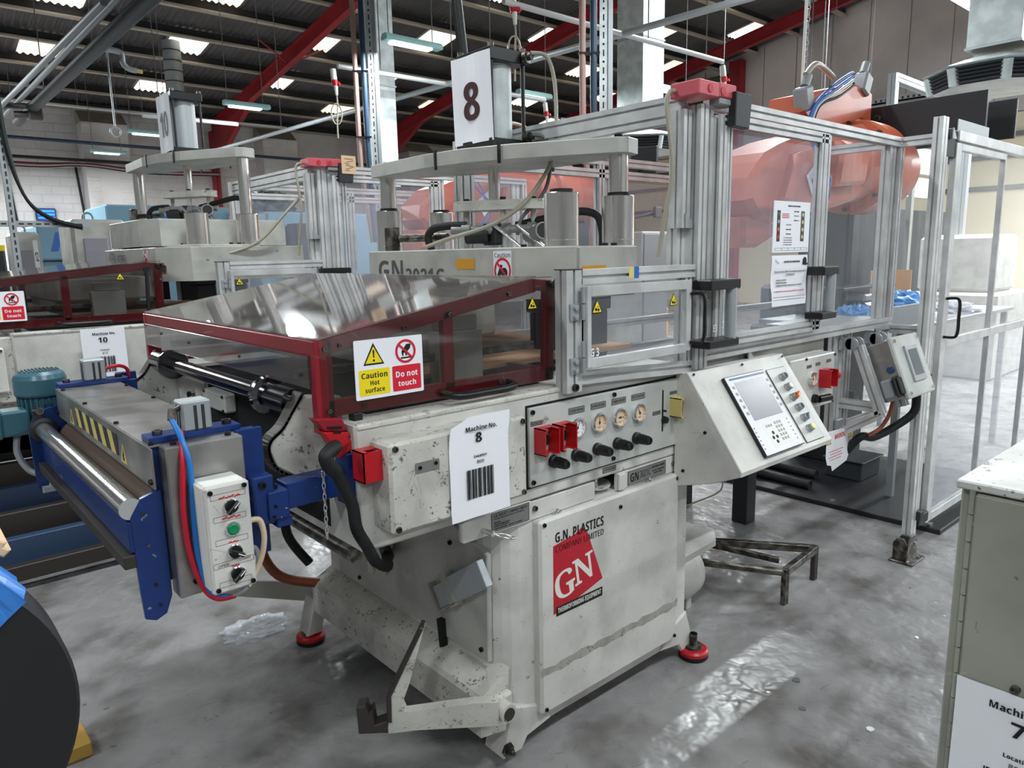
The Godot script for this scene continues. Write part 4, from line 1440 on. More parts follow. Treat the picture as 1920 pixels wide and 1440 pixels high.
	for e in [[-0.15, 0.0], [0.15, 0.0], [0.03, -0.04]]:
		var p: Vector3 = Vector3(2.06, 0, -2.42) + Vector3(0.5, 0, 0.866) * e[0] + Vector3(0.866, 0, -0.5) * e[1]
		g = geo()
		g.cyl(Vector3(p.x, 1.645, p.z), Vector3(p.x, 1.805, p.z), 0.012, 10)
		put(yk, "post", g, "press_paint")
		screws(yk, [Vector3(p.x, 1.845, p.z)], Vector3.UP, 0.014)
	g = geo()
	var r0 := Vector3(1.9, 1.725, -2.55)
	var r1 := Vector3(2.16, 1.725, -2.2)
	g.cyl(r0, r1, 0.017, 12)
	for s in [0.15, 0.4, 0.55, 0.8]:
		var p: Vector3 = r0.lerp(r1, s)
		var dd := (r1 - r0).normalized() * 0.018
		g.cyl(p - dd, p + dd, 0.026, 8)
	var vm := put(o, "valve_manifold", g, "plate_steel")
	g = geo()
	g.bx(1.99, 1.66, -2.46, 2.06, 1.75, -2.37, 0.008)
	g.cyl(Vector3(1.94, 1.7, -2.5), Vector3(2.0, 1.7, -2.42), 0.034, 14)
	put(vm, "valve_body", g, "black_steel")
	g = geo()
	g.lathe(Vector3(2.09, 1.71, -2.2), Vector3(-0.35, 0.1, 1.0), [[0.0, -0.12], [0.032, -0.12], [0.036, 0.0], [0.036, 0.03], [0.03, 0.03], [0.03, 0.02]], 18)
	put(vm, "silencer", g, "plate_steel")
	g = geo()
	g.cyl(Vector3(2.083, 1.713, -2.179), Vector3(2.08, 1.714, -2.173), 0.03, 16)
	put(vm, "silencer_mesh", g, "rubber")
	g = geo()
	g.cyl(Vector3(1.84, 1.7, -2.86), Vector3(1.93, 1.7, -2.62), 0.017, 12)
	g.bx(1.8, 1.645, -2.93, 1.84, 1.75, -2.86, 0.004)
	put(vm, "pilot_valve", g, "bare_steel")
	g = geo()
	g.tube(smooth([Vector3(1.87, 1.646, -2.66), Vector3(1.86, 1.7, -2.67), Vector3(1.87, 1.735, -2.64), Vector3(1.9, 1.745, -2.58), Vector3(1.94, 1.745, -2.5)]), 0.017, 10)
	put(o, "black_hose", g, "rubber")
	g = geo()
	g.tube(smooth([Vector3(2.1, 1.74, -2.36), Vector3(2.2, 1.775, -2.2), Vector3(2.26, 1.79, -2.13), Vector3(2.3, 1.77, -2.08), Vector3(2.31, 1.7, -2.06), Vector3(2.31, 1.646, -2.06)]), 0.017, 10)
	put(o, "black_hose", g, "rubber")
	for e in [[1.97, -2.35, 2.03, -2.25], [2.05, -2.3, 2.11, -2.2], [2.09, -2.28, 2.13, -2.16]]:
		g = geo()
		g.cyl(Vector3(e[0], 1.74, e[1]), Vector3(e[2], 1.646, e[3]), 0.008, 8)
		put(vm, "link_rod", g, "chrome")
	T0 = T1

# ---------------------------------------------------------------- hood over the forming bed
func build_hood(main: bool) -> void:
	var label := "sloping smoked acrylic hood in a red frame, on the white press in the middle"
	if not main:
		label = "sloping smoked hood in a red frame at the left edge, behind the blue motor"
	var o := thing("safety_hood", label, "hood", Vector3(1.2, 1.21, -2.3), "safety hoods")
	var zn := -1.65
	var zf := -3.08
	var fx := 0.804 if main else -0.5      # the front edge; the neighbour is longer
	var fy := 1.421 if main else 1.335
	var outl := V2([fx, 1.228, 1.606, 1.225, 1.614, 1.537, 1.528, 1.545, fx, fy])
	for z in [zn, zf]:
		var g := geo()
		var bars := [[outl[0], outl[1], 0.042], [outl[1], outl[2], 0.04], [outl[2], outl[3], 0.035], [outl[3], outl[4], 0.04], [outl[4], outl[0], 0.036]]
		for e in bars:
			var a := Vector3(e[0].x, e[0].y, z)
			var b := Vector3(e[1].x, e[1].y, z)
			var d := (b - a).normalized()
			var inn := FRONT.cross(d)
			g.ob((a + b) / 2 + inn * e[2] / 2, Basis(d, inn, FRONT), Vector3((b - a).length(), e[2], 0.022), 0.002)
		var mx: Array = [1.198] if main else [1.13]
		for x in mx:
			var t: float = lerpf(outl[4].y, outl[3].y, (x - fx) / (1.528 - fx))
			g.bx(x - 0.018, 1.25, z - 0.011, x + 0.018, t - 0.02, z + 0.011, 0.002)
		var fr := put(o, "side_frame", g, "red_paint")
		g = geo()
		var q := at3(Vector3(0, 0, z + (0.012 if z == zn else -0.016)), Vector3.RIGHT, Vector3.UP)
		g.prism(outl, q, 0.004)
		put(fr, "side_sheet", g, "smoke_pane")
	var g := geo()
	g.bx(fx - 0.012, fy - 0.04, zf, fx + 0.012, fy, zn + 0.012, 0.002)
	put(o, "front_rail", g, "red_paint")
	for z in [zn, zf]:
		g = geo()
		g.bx(fx - 0.014, 1.19, z - 0.014, fx + 0.02, fy, z + 0.014, 0.002)
		put(o, "corner_post", g, "red_paint")
	g = geo()
	g.bx(1.52, 1.51, zf, 1.55, 1.54, zn, 0.002)
	g.bx(1.59, 1.51, zf, 1.612, 1.535, zn, 0.002)
	g.bx(1.592, 1.225, zf + 0.02, 1.61, 1.26, zn - 0.02, 0.002)
	put(o, "top_rail", g, "red_paint")
	if main:
		g = geo()
		g.bx(fx - 0.02, 1.302, -3.07, fx - 0.014, 1.384, -1.66, 0.001)
		var st := put(o, "front_strip", g, "smoke_strip")
		screws(st, [Vector3(fx - 0.02, 1.36, -2.85), Vector3(fx - 0.02, 1.35, -2.55), Vector3(fx - 0.02, 1.345, -2.1), Vector3(fx - 0.02, 1.335, -1.7)], Vector3(-1, 0, 0), 0.005, "bare_steel")
	# sheets of the slope and of the short flat behind it
	g = geo()
	var a := Vector3(fx - 0.006, fy + 0.002, 0)
	var b := Vector3(1.532, 1.549, 0)
	var d := (b - a).normalized()
	var u := FRONT.cross(d)
	g.ob((a + b) / 2 + Vector3(0, 0, (zn + zf) / 2) + u * 0.0025, Basis(d, u, FRONT), Vector3((b - a).length(), 0.005, zn - zf + 0.03))
	put(o, "top_sheet", g, "smoke_top_sheen")
	g = geo()
	g.bx(1.535, 1.546, zf, 1.612, 1.55, zn)
	put(o, "top_sheet", g, "smoke_top_sheen")
	var sp := []
	for e in [[0.86, 1.405], [1.05, 1.435], [1.2, 1.46], [1.42, 1.505], [1.6, 1.45], [1.6, 1.26], [1.38, 1.245], [0.92, 1.245], [0.82, 1.245], [0.818, 1.4]]:
		var x: float = e[0] if main else fx + (e[0] - 0.804) * 1.3 if e[0] < 1.55 else e[0]
		var y: float = e[1] if main or e[0] > 1.5 else (1.248 if e[1] < 1.3 else lerpf(fy, 1.545, (x - fx) / (1.528 - fx)) - 0.02)
		sp.append(Vector3(minf(x, 1.6), y, zn + 0.016))
	screws(o, sp, FRONT, 0.006, "bare_steel")
	if main:
		hot_sign(o, Vector3(0.896, 1.259, zn + 0.017), 0.207, 0.154)
	else:
		hot_sign(o, Vector3(0.73, 1.265, zn + 0.017), 0.215, 0.15)
	gear_triangle(o, at3(Vector3(1.512 if main else 1.395, 1.455, zn + 0.017), Vector3.RIGHT, Vector3.UP), 0.04)
	g = geo()
	var hx := 1.17 if main else 1.08
	g.tube(smooth([Vector3(hx, 1.24, zn + 0.01), Vector3(hx + 0.01, 1.237, zn + 0.05), Vector3(hx + 0.04, 1.234, zn + 0.062), Vector3(hx + 0.12, 1.234, zn + 0.064), Vector3(hx + 0.2, 1.234, zn + 0.062), Vector3(hx + 0.235, 1.237, zn + 0.05), Vector3(hx + 0.245, 1.24, zn + 0.01)], 4), 0.011, 10)
	put(o, "handle", g, "black")
	g = geo()
	g.cyl(Vector3(1.59, 1.525, zn), Vector3(1.63, 1.525, zn), 0.014, 12)
	g.lathe(Vector3(1.605, 1.528, zn + 0.01), FRONT, [[0.0, 0.0], [0.014, 0.0], [0.014, 0.014], [0.007, 0.015], [0.006, 0.006], [0.0, 0.006]], 14)
	g.ob(Vector3(1.625, 1.5, zn + 0.005), Basis(), Vector3(0.03, 0.05, 0.006), 0.001)
	put(o, "hinge", g, "bare_steel")
	if not main:
		g = geo()
		g.cyl(Vector3(1.53, 1.5, zn + 0.02), Vector3(1.515, 1.2, zn + 0.03), 0.01, 10)
		g.lathe(Vector3(1.53, 1.505, zn + 0.012), FRONT, [[0.0, 0.0], [0.016, 0.0], [0.016, 0.016], [0.0, 0.016]], 12)
		put(o, "gas_strut", g, "black")
		return
	# interlock switch on its red bracket at the near corner
	g = geo()
	g.prism(V2([0.768, 1.235, 0.845, 1.226, 0.858, 1.19, 0.795, 1.2]), Transform3D(Basis(), Vector3(0, 0, -1.645)), 0.03, 0.003)
	var br := put(o, "switch_bracket", g, "red_paint")
	g = geo()
	g.prism(V2([0.788, 1.2, 0.858, 1.189, 0.862, 1.178, 0.856, 1.176, 0.858, 1.168, 0.868, 1.17, 0.876, 1.148, 0.828, 1.127, 0.818, 1.15, 0.804, 1.17]), Transform3D(Basis(), Vector3(0, 0, -1.64)), 0.032, 0.003)
	put(br, "interlock_switch", g, "red_plastic")
	g = geo()
	g.ob(Vector3(0.822, 1.206, -1.614), Basis(FRONT, -0.14), Vector3(0.04, 0.006, 0.002))
	g.ob(Vector3(0.825, 1.196, -1.606), Basis(FRONT, -0.14), Vector3(0.02, 0.006, 0.002))
	for k in 5:
		g.ob(Vector3(0.846 - k * 0.002, 1.158 - k * 0.005, -1.607), Basis(FRONT, 0.42), Vector3(0.02, 0.0012, 0.0006))
	put(br, "key_slot", g, "dark_void")

# ---------------------------------------------------------------- aluminium guarding
func rail(o: Node, a: Vector3, b: Vector3, w: float, h: float, side: Vector3, nw := 1, nh := 1, called := "rail") -> MeshInstance3D:
	var g := geo()
	g.ext(a, b, w, h, side, nw, nh)
	return put(o, called, g, "aluminium")

func sheet(o: Node, p: Array, mat_name := "clear_pane", called := "pane") -> void:
	var g := geo()
	var out: Vector3 = (p[1] - p[0]).cross(p[3] - p[0])
	g.face(p, out)
	put(o, called, g, mat_name)

func zsheet(o: Node, x0: float, y0: float, x1: float, y1: float, z: float, m := "clear_pane") -> void:
	sheet(o, [Vector3(x0, y0, z), Vector3(x1, y0, z), Vector3(x1, y1, z), Vector3(x0, y1, z)], m)

func xsheet(o: Node, z0: float, y0: float, z1: float, y1: float, x: float, m := "clear_pane") -> void:
	sheet(o, [Vector3(x, y0, z0), Vector3(x, y0, z1), Vector3(x, y1, z1), Vector3(x, y1, z0)], m)

func bow_handle(o: Node, a: Vector3, b: Vector3, out: Vector3, r: float) -> void:
	var g := geo()
	var d := (b - a).normalized()
	var p := smooth([a, a + out * 0.8, a + out + d * 0.03, a.lerp(b, 0.5) + out, b + out - d * 0.03, b + out * 0.8, b], 5)
	for k in p.size() - 1:
		var m: Vector3 = (p[k] + p[k + 1]) / 2
		var e: Vector3 = p[k + 1] - p[k]
		var s := d.cross(out.normalized())
		var dd := e.normalized()
		g.ob(m, Basis(dd, s.cross(dd), s), Vector3(e.length() * 1.25, r * 1.5, r * 2.0), 0.002)
	put(o, "handle", g, "black")

func cast_bracket(o: Node, p: Vector3, sx: float) -> void:
	var g := geo()
	g.prism(V2([0, 0, 0.05 * sx, 0, 0.05 * sx, 0.008, 0.008 * sx, 0.05, 0, 0.05]), Transform3D(Basis(), p), 0.005)
	g.prism(V2([0, 0, 0.05 * sx, 0, 0.05 * sx, 0.008, 0.008 * sx, 0.05, 0, 0.05]), Transform3D(Basis(), p + Vector3(0, 0, 0.032)), 0.005)
	g.ob(p + Vector3(0.027 * sx, 0.027, 0.018), Basis(FRONT, -0.785 * sx), Vector3(0.06, 0.005, 0.034))
	g.lathe(p + Vector3(0.027 * sx, 0.03, 0.018), Vector3(sx, 1, 0), [[0.011, 0.0], [0.011, 0.006], [0.0, 0.006]], 8)
	put(o, "corner_bracket", g, "galvanised")

func build_guard(main: bool) -> void:
	var label := "tall aluminium profile enclosure with clear panes round the orange robot on the right"
	if not main:
		label = "aluminium profile enclosure behind the middle press, with a tan note on its top rail"
	var o := thing("guard_enclosure", label, "enclosure", Vector3(3.1, 0, -2.2), "guard enclosures")
	var U := Vector3.UP
	var R := Vector3.RIGHT
	# the low part beside the hood: post, rails and a hinged window
	rail(o, Vector3(1.61, 1.192, -1.575), Vector3(1.61, 1.57, -1.575), 0.066, 0.05, R, 1, 1, "post")
	var g := geo()
	g.bx(1.574, 1.57, -1.603, 1.646, 1.573, -1.547, 0.001)
	put(o, "end_cap", g, "slot_dark")
	rail(o, Vector3(1.646, 1.547, -1.572), Vector3(2.262, 1.55, -1.572), 0.045, 0.048, U)
	rail(o, Vector3(1.646, 1.235, -1.572), Vector3(2.262, 1.2, -1.572), 0.045, 0.036, U)
	rail(o, Vector3(2.2, 1.22, -1.575), Vector3(2.2, 1.53, -1.575), 0.04, 0.045, R, 1, 1, "post")
	rail(o, Vector3(2.21, 1.57, -1.62), Vector3(2.21, 1.74, -1.62), 0.045, 0.045, R, 1, 1, "post")
	cast_bracket(o, Vector3(2.19, 1.7, -1.6), 1.0)
	cast_bracket(o, Vector3(2.24, 1.573, -1.6), 1.0)
	g = geo()
	var z := -1.527
	g.bx(1.635, 1.268, z - 0.01, 1.653, 1.52, z + 0.01, 0.0015)
	g.bx(2.142, 1.272, z - 0.01, 2.17, 1.52, z + 0.01, 0.0015)
	g.bx(1.653, 1.488, z - 0.01, 2.142, 1.52, z + 0.01, 0.0015)
	g.bx(1.653, 1.266, z - 0.01, 2.142, 1.297, z + 0.01, 0.0015)
	var wd := put(o, "window_leaf", g, "aluminium")
	zsheet(wd, 1.65, 1.29, 2.145, 1.49, z)
	gear_triangle(wd, at3(Vector3(1.685, 1.436, z + 0.002), R, U), 0.046)
	gear_triangle(wd, at3(Vector3(2.075, 1.436, z + 0.002), R, U), 0.046)
	if main:
		g = geo()
		g.words("G 3", at3(Vector3(1.676, 1.314, z + 0.002), R, U), 0.038, 0.026, BOLD)
		put(wd, "white_marking", g, "paper")
	bow_handle(wd, Vector3(2.165, 1.472, z + 0.012), Vector3(2.165, 1.302, z + 0.012), Vector3(0.012, 0, 0.05), 0.008)
	for y in [1.442, 1.276]:
		g = geo()
		g.bx(1.588, y - 0.026, -1.548, 1.63, y + 0.026, -1.543, 0.001)
		g.cyl(Vector3(1.633, y - 0.024, z - 0.006), Vector3(1.633, y + 0.024, z - 0.006), 0.008, 12)
		g.cyl(Vector3(1.633, y + 0.027, z - 0.006), Vector3(1.633, y + 0.075, z - 0.006), 0.008, 12)
		for s in [-0.014, 0.014]:
			g.lathe(Vector3(1.608, y + s, -1.543), FRONT, [[0.0, 0.0], [0.009, 0.0], [0.009, 0.008], [0.0, 0.009]], 8)
		put(o, "hinge", g, "galvanised")
	if main:
		g = geo()
		g.lathe(Vector3(1.61, 1.208, -1.55), FRONT, [[0.0, 0.0], [0.012, 0.0], [0.012, 0.01], [0.006, 0.01], [0.005, 0.004], [0.0, 0.004]], 12)
		put(o, "post_bolt", g, "black")
		g = geo()
		g.bx(1.865, 1.535, -1.549, 1.89, 1.573, -1.5475)
		put(o, "striped_tape", g, "dull_yellow")
		g = geo()
		g.bx(1.89, 1.535, -1.549, 1.915, 1.573, -1.5475)
		put(o, "blue_tape", g, "tape_blue")
	# corner post, front wall with the sliding door
	rail(o, Vector3(2.255, 1.19, -1.585), Vector3(2.255, 2.118, -1.585), 0.045, 0.09, R, 1, 2, "post")
	rail(o, Vector3(2.3, 1.19, -1.572), Vector3(2.3, 2.118, -1.572), 0.045, 0.045, R, 1, 1, "post")
	rail(o, Vector3(2.2, 1.7, -1.6), Vector3(2.2, 2.1, -1.6), 0.045, 0.06, R, 1, 1, "post")
	rail(o, Vector3(2.322, 2.132, -1.572), Vector3(4.0, 2.132, -1.572), 0.045, 0.045, U)
	rail(o, Vector3(2.322, 1.237, -1.572), Vector3(4.0, 1.237, -1.572), 0.045, 0.045, U)
	rail(o, Vector3(3.98, 1.26, -1.572), Vector3(3.98, 2.11, -1.572), 0.045, 0.045, R, 1, 1, "post")
	rail(o, Vector3(3.9, 1.26, -1.585), Vector3(3.9, 2.11, -1.585), 0.07, 0.045, R, 1, 1, "post")
	rail(o, Vector3(3.19, 1.26, -1.58), Vector3(3.19, 2.11, -1.58), 0.045, 0.04, R, 1, 1, "post")
	zsheet(o, 3.21, 1.26, 3.87, 2.11, -1.575)
	rail(o, Vector3(2.35, 2.075, -1.535), Vector3(3.14, 2.075, -1.535), 0.04, 0.03, U, 1, 1, "door_rail")
	rail(o, Vector3(2.35, 1.285, -1.535), Vector3(3.14, 1.285, -1.535), 0.04, 0.03, U, 1, 1, "door_rail")
	rail(o, Vector3(2.345, 1.27, -1.535), Vector3(2.345, 2.09, -1.535), 0.045, 0.03, R, 1, 1, "door_stile")
	rail(o, Vector3(3.115, 1.27, -1.535), Vector3(3.115, 2.09, -1.535), 0.08, 0.03, R, 2, 1, "door_stile")
	rail(o, Vector3(2.41, 1.305, -1.545), Vector3(2.41, 2.055, -1.545), 0.03, 0.02, R, 1, 1, "door_stile")
	zsheet(o, 2.36, 1.3, 3.08, 2.06, -1.54, "hazy_pane")
	for e in [[2.29, 1.5, 0.19, 1.29], [3.09, 1.525, 0.135, 1.335]]:
		g = geo()
		var hx: float = e[0] - e[2] / 2 + 0.0
		g.bx(hx, e[1] - 0.018, -1.535, hx + e[2], e[1] + 0.018, -1.455, 0.004)
		g.bx(hx, e[3] - 0.015, -1.535, hx + e[2], e[3] + 0.015, -1.455, 0.004)
		var hb := put(o, "handle_block", g, "black")
		g = geo()
		g.cyl(Vector3(hx + e[2] - 0.03, e[3], -1.475), Vector3(hx + e[2] - 0.03, e[1], -1.475), 0.02, 20)
		put(hb, "grip", g, "galvanised")
	g = geo()
	g.prism(V2([2.356, 2.048, 2.448, 2.046, 2.46, 2.164, 2.357, 2.164]), Transform3D(Basis(), Vector3(0, 0, -1.512)), 0.03, 0.003)
	put(o, "door_stop", g, "black_steel")
	g = geo()
	g.bx(2.16, 2.135, -1.62, 2.28, 2.185, -1.5, 0.004)
	g.bx(2.28, 2.14, -1.56, 2.385, 2.188, -1.5, 0.004)
	var sw := put(o, "door_switch", g, "pink_red")
	g = geo()
	g.bx(2.29, 2.118, -1.55, 2.385, 2.14, -1.505, 0.003)
	put(sw, "switch_base", g, "grey_plastic")
	g = geo()
	for e in [[2.225, -1.499], [2.3, -1.499]]:
		g.lathe(Vector3(e[0], 2.16, e[1]), FRONT, [[0.0, 0.0], [0.014, 0.0], [0.014, 0.002], [0.0, 0.002]], 14)
	put(sw, "knock_out", g, "red_plastic")
	g = geo()
	g.tube(smooth([Vector3(2.16, 2.16, -1.6), Vector3(2.13, 2.15, -1.6), Vector3(2.12, 2.1, -1.6), Vector3(2.13, 1.9, -1.58), Vector3(2.12, 1.75, -1.6), Vector3(2.11, 1.6, -1.62)]), 0.008, 8)
	put(sw, "cable", g, "hose_grey")
	# far side and the beams that tie it to the front
	rail(o, Vector3(2.22, 2.11, -1.6), Vector3(2.22, 2.11, -2.86), 0.045, 0.09, R, 1, 2)
	rail(o, Vector3(3.98, 2.132, -1.6), Vector3(3.98, 2.132, -2.86), 0.045, 0.045, R)
	rail(o, Vector3(2.23, 0.0, -2.88), Vector3(2.23, 2.155, -2.88), 0.09, 0.045, R, 2, 1, "post")
	rail(o, Vector3(3.2, 0.0, -2.88), Vector3(3.2, 2.11, -2.88), 0.045, 0.045, R, 1, 1, "post")
	rail(o, Vector3(3.98, 0.0, -2.88), Vector3(3.98, 2.155, -2.88), 0.045, 0.045, R, 1, 1, "post")
	rail(o, Vector3(2.28, 2.132, -2.88), Vector3(3.96, 2.132, -2.88), 0.045, 0.045, U)
	rail(o, Vector3(2.28, 2.06, -2.88), Vector3(3.96, 2.06, -2.88), 0.045, 0.045, U)
	rail(o, Vector3(2.28, 1.2, -2.88), Vector3(3.96, 1.2, -2.88), 0.045, 0.045, U)
	zsheet(o, 2.27, 1.22, 3.18, 2.04, -2.88, "hazy_pane")
	zsheet(o, 3.22, 1.22, 3.96, 2.04, -2.88, "hazy_pane")
	if not main:
		g = geo()
		g.tube(smooth([Vector3(2.16, 1.97, -1.63), Vector3(2.05, 1.86, -1.64), Vector3(1.9, 1.7, -1.68), Vector3(1.75, 1.63, -1.72), Vector3(1.6, 1.6, -1.75), Vector3(1.58, 1.58, -1.72)]), 0.01, 8)
		put(o, "cable", g, "hose_grey")
		rail(o, Vector3(2.3, 0.0, -1.572), Vector3(2.3, 1.19, -1.572), 0.045, 0.045, R, 1, 1, "post")
		rail(o, Vector3(3.98, 0.0, -1.572), Vector3(3.98, 1.26, -1.572), 0.045, 0.045, R, 1, 1, "post")
		return
	g = geo()
	g.words("E3", at3(Vector3(2.322, 1.337, -1.518), R, U), 0.024, 0.026, BOLD)
	g.words("E3", at3(Vector3(2.39, 1.344, -1.533), R, U), 0.024, 0.026, BOLD)
	put(o, "white_marking", g, "paper")
	# short return, floor post and the big door on the right
	rail(o, Vector3(3.98, 2.132, -1.55), Vector3(3.98, 2.132, -1.4), 0.045, 0.045, R)
	rail(o, Vector3(3.98, 1.2, -1.55), Vector3(3.98, 1.2, -1.4), 0.03, 0.045, R)
	xsheet(o, -1.55, 1.22, -1.4, 2.11, 3.98)
	rail(o, Vector3(3.955, 0.0, -1.375), Vector3(3.955, 2.225, -1.375), 0.07, 0.045, R, 1, 1, "post")
	rail(o, Vector3(4.05, 0.2, -1.395), Vector3(4.05, 2.13, -1.395), 0.045, 0.045, R, 1, 1, "post")
	g = geo()
	g.bx(4.005, 2.05, -1.41, 4.2, 2.18, -1.37, 0.003)
	put(o, "top_hinge_block", g, "slot_dark")
	cast_bracket(o, Vector3(4.03, 2.13, -1.38), 1.0)
	g = geo()
	g.bx(4.174, 2.135, -1.4, 7.2, 2.185, -1.36, 0.002)
	put(o, "header_beam", g, "aluminium")
	g = geo()
	g.bx(4.25, 2.19, -1.4, 4.72, 2.25, -1.396)
	put(o, "cover_plate", g, "galvanised")
	g = geo()
	z = -1.38
	g.bx(4.165, 0.13, z - 0.015, 4.235, 2.125, z + 0.015, 0.002)
	g.bx(4.945, 0.13, z - 0.015, 4.965, 2.125, z + 0.015, 0.002)
	g.bx(4.235, 2.092, z - 0.015, 4.945, 2.125, z + 0.015, 0.002)
	g.bx(4.235, 1.09, z - 0.015, 4.945, 1.137, z + 0.015, 0.002)
	g.bx(4.235, 0.13, z - 0.015, 4.945, 0.175, z + 0.015, 0.002)
	var dr := put(o, "door_leaf", g, "aluminium")
	zsheet(dr, 4.225, 0.16, 4.955, 1.1, z, "hazy_pane")
	zsheet(dr, 4.225, 1.13, 4.955, 2.1, z)
	bow_handle(dr, Vector3(4.19, 1.35, z + 0.016), Vector3(4.19, 1.15, z + 0.016), Vector3(0.03, 0, 0.055), 0.009)
	g = geo()
	g.words("M", at3(Vector3(4.25, 1.153, z + 0.004), R, U), 0.02, 0.016, BOLD)
	g.words("B", at3(Vector3(4.245, 1.06, z + 0.004), R, U), 0.016, 0.02, BOLD)
	put(dr, "white_marking", g, "paper")
	g = geo()
	g.bx(4.965, 1.09, z - 0.015, 7.2, 1.137, z + 0.015, 0.002)
	g.bx(4.965, 0.13, z - 0.015, 7.2, 0.175, z + 0.015, 0.002)
	for x in [5.75, 6.5, 7.17]:
		g.bx(x, 0.13, z - 0.015, x + 0.025, 2.13, z + 0.015, 0.002)
	put(o, "side_leaf_frame", g, "aluminium")
	zsheet(o, 4.965, 0.16, 7.2, 1.1, z, "hazy_pane")
	zsheet(o, 4.965, 1.13, 7.2, 2.13, z)
	rail(o, Vector3(7.22, 0.0, -1.38), Vector3(7.22, 2.2, -1.38), 0.045, 0.045, R, 1, 1, "post")
	rail(o, Vector3(7.22, 0.0, -2.88), Vector3(7.22, 2.2, -2.88), 0.045, 0.045, R, 1, 1, "post")
	rail(o, Vector3(4.0, 2.132, -2.88), Vector3(7.2, 2.132, -2.88), 0.045, 0.045, U)
	rail(o, Vector3(4.0, 1.2, -2.88), Vector3(7.2, 1.2, -2.88), 0.045, 0.045, U)
	# foot of the floor post
	g = geo()
	g.bx(3.83, 0.0, -1.42, 4.0, 0.012, -1.3, 0.003)
	g.prism(V2([3.85, 0.012, 3.98, 0.012, 3.98, 0.1, 3.955, 0.135, 3.9, 0.135, 3.86, 0.11]), Transform3D(Basis(), Vector3(0, 0, -1.345)), 0.008, 0.002)
	g.prism(V2([-1.41, 0.012, -1.34, 0.012, -1.34, 0.1, -1.36, 0.13, -1.39, 0.13, -1.41, 0.1]), Transform3D(Basis(FRONT, U, Vector3(-1, 0, 0)), Vector3(3.92, 0, 0)), 0.008, 0.002)
	g.prism(V2([-1.41, 0.012, -1.34, 0.012, -1.34, 0.1, -1.36, 0.13, -1.39, 0.13, -1.41, 0.1]), Transform3D(Basis(FRONT, U, Vector3(-1, 0, 0)), Vector3(3.86, 0, 0)), 0.008, 0.002)
	var ft := put(o, "floor_bracket", g, "bare_steel")
	screws(ft, [Vector3(3.945, 0.09, -1.337)], FRONT, 0.008, "chrome")
	screws(ft, [Vector3(3.845, 0.012, -1.33), Vector3(3.955, 0.012, -1.32)], U, 0.008, "chrome")
	g = geo()
	g.bx(3.975, 0.2, -1.36, 4.02, 0.25, -1.33, 0.003)
	g.bx(4.02, 0.155, -1.4, 4.15, 0.21, -1.35, 0.003)
	put(o, "bottom_pivot", g, "slot_dark")
	# frame that hangs below the front rail and carries the touch panel arms
	rail(o, Vector3(3.49, 0.72, -1.6), Vector3(3.49, 1.21, -1.6), 0.09, 0.045, R, 2, 1, "hanger")
	rail(o, Vector3(3.58, 0.72, -1.6), Vector3(3.58, 1.21, -1.6), 0.045, 0.045, R, 1, 1, "hanger")
	rail(o, Vector3(3.52, 0.87, -1.58), Vector3(3.52, 0.87, -1.4), 0.045, 0.045, R, 1, 1, "hanger_arm")
	rail(o, Vector3(3.6, 0.73, -1.6), Vector3(3.98, 0.73, -1.6), 0.045, 0.045, U, 1, 1, "lower_tie")
	rail(o, Vector3(3.6, 0.8, -2.2), Vector3(3.95, 0.8, -2.2), 0.045, 0.045, U, 1, 1, "lower_tie")
	g = geo()
	g.bx(3.42, 0.66, -1.63, 3.5, 0.72, -1.56, 0.004)
	put(o, "rubber_foot", g, "rubber")
	for y in [1.16, 0.77]:
		g = geo()
		g.bx(3.45, y - 0.025, -1.576, 3.52, y + 0.025, -1.56, 0.004)
		put(o, "joint_plate", g, "grey_plastic")
	cast_bracket(o, Vector3(3.55, 0.88, -1.56), 1.0)
	cast_bracket(o, Vector3(2.62, 1.17, -1.59), 1.0)

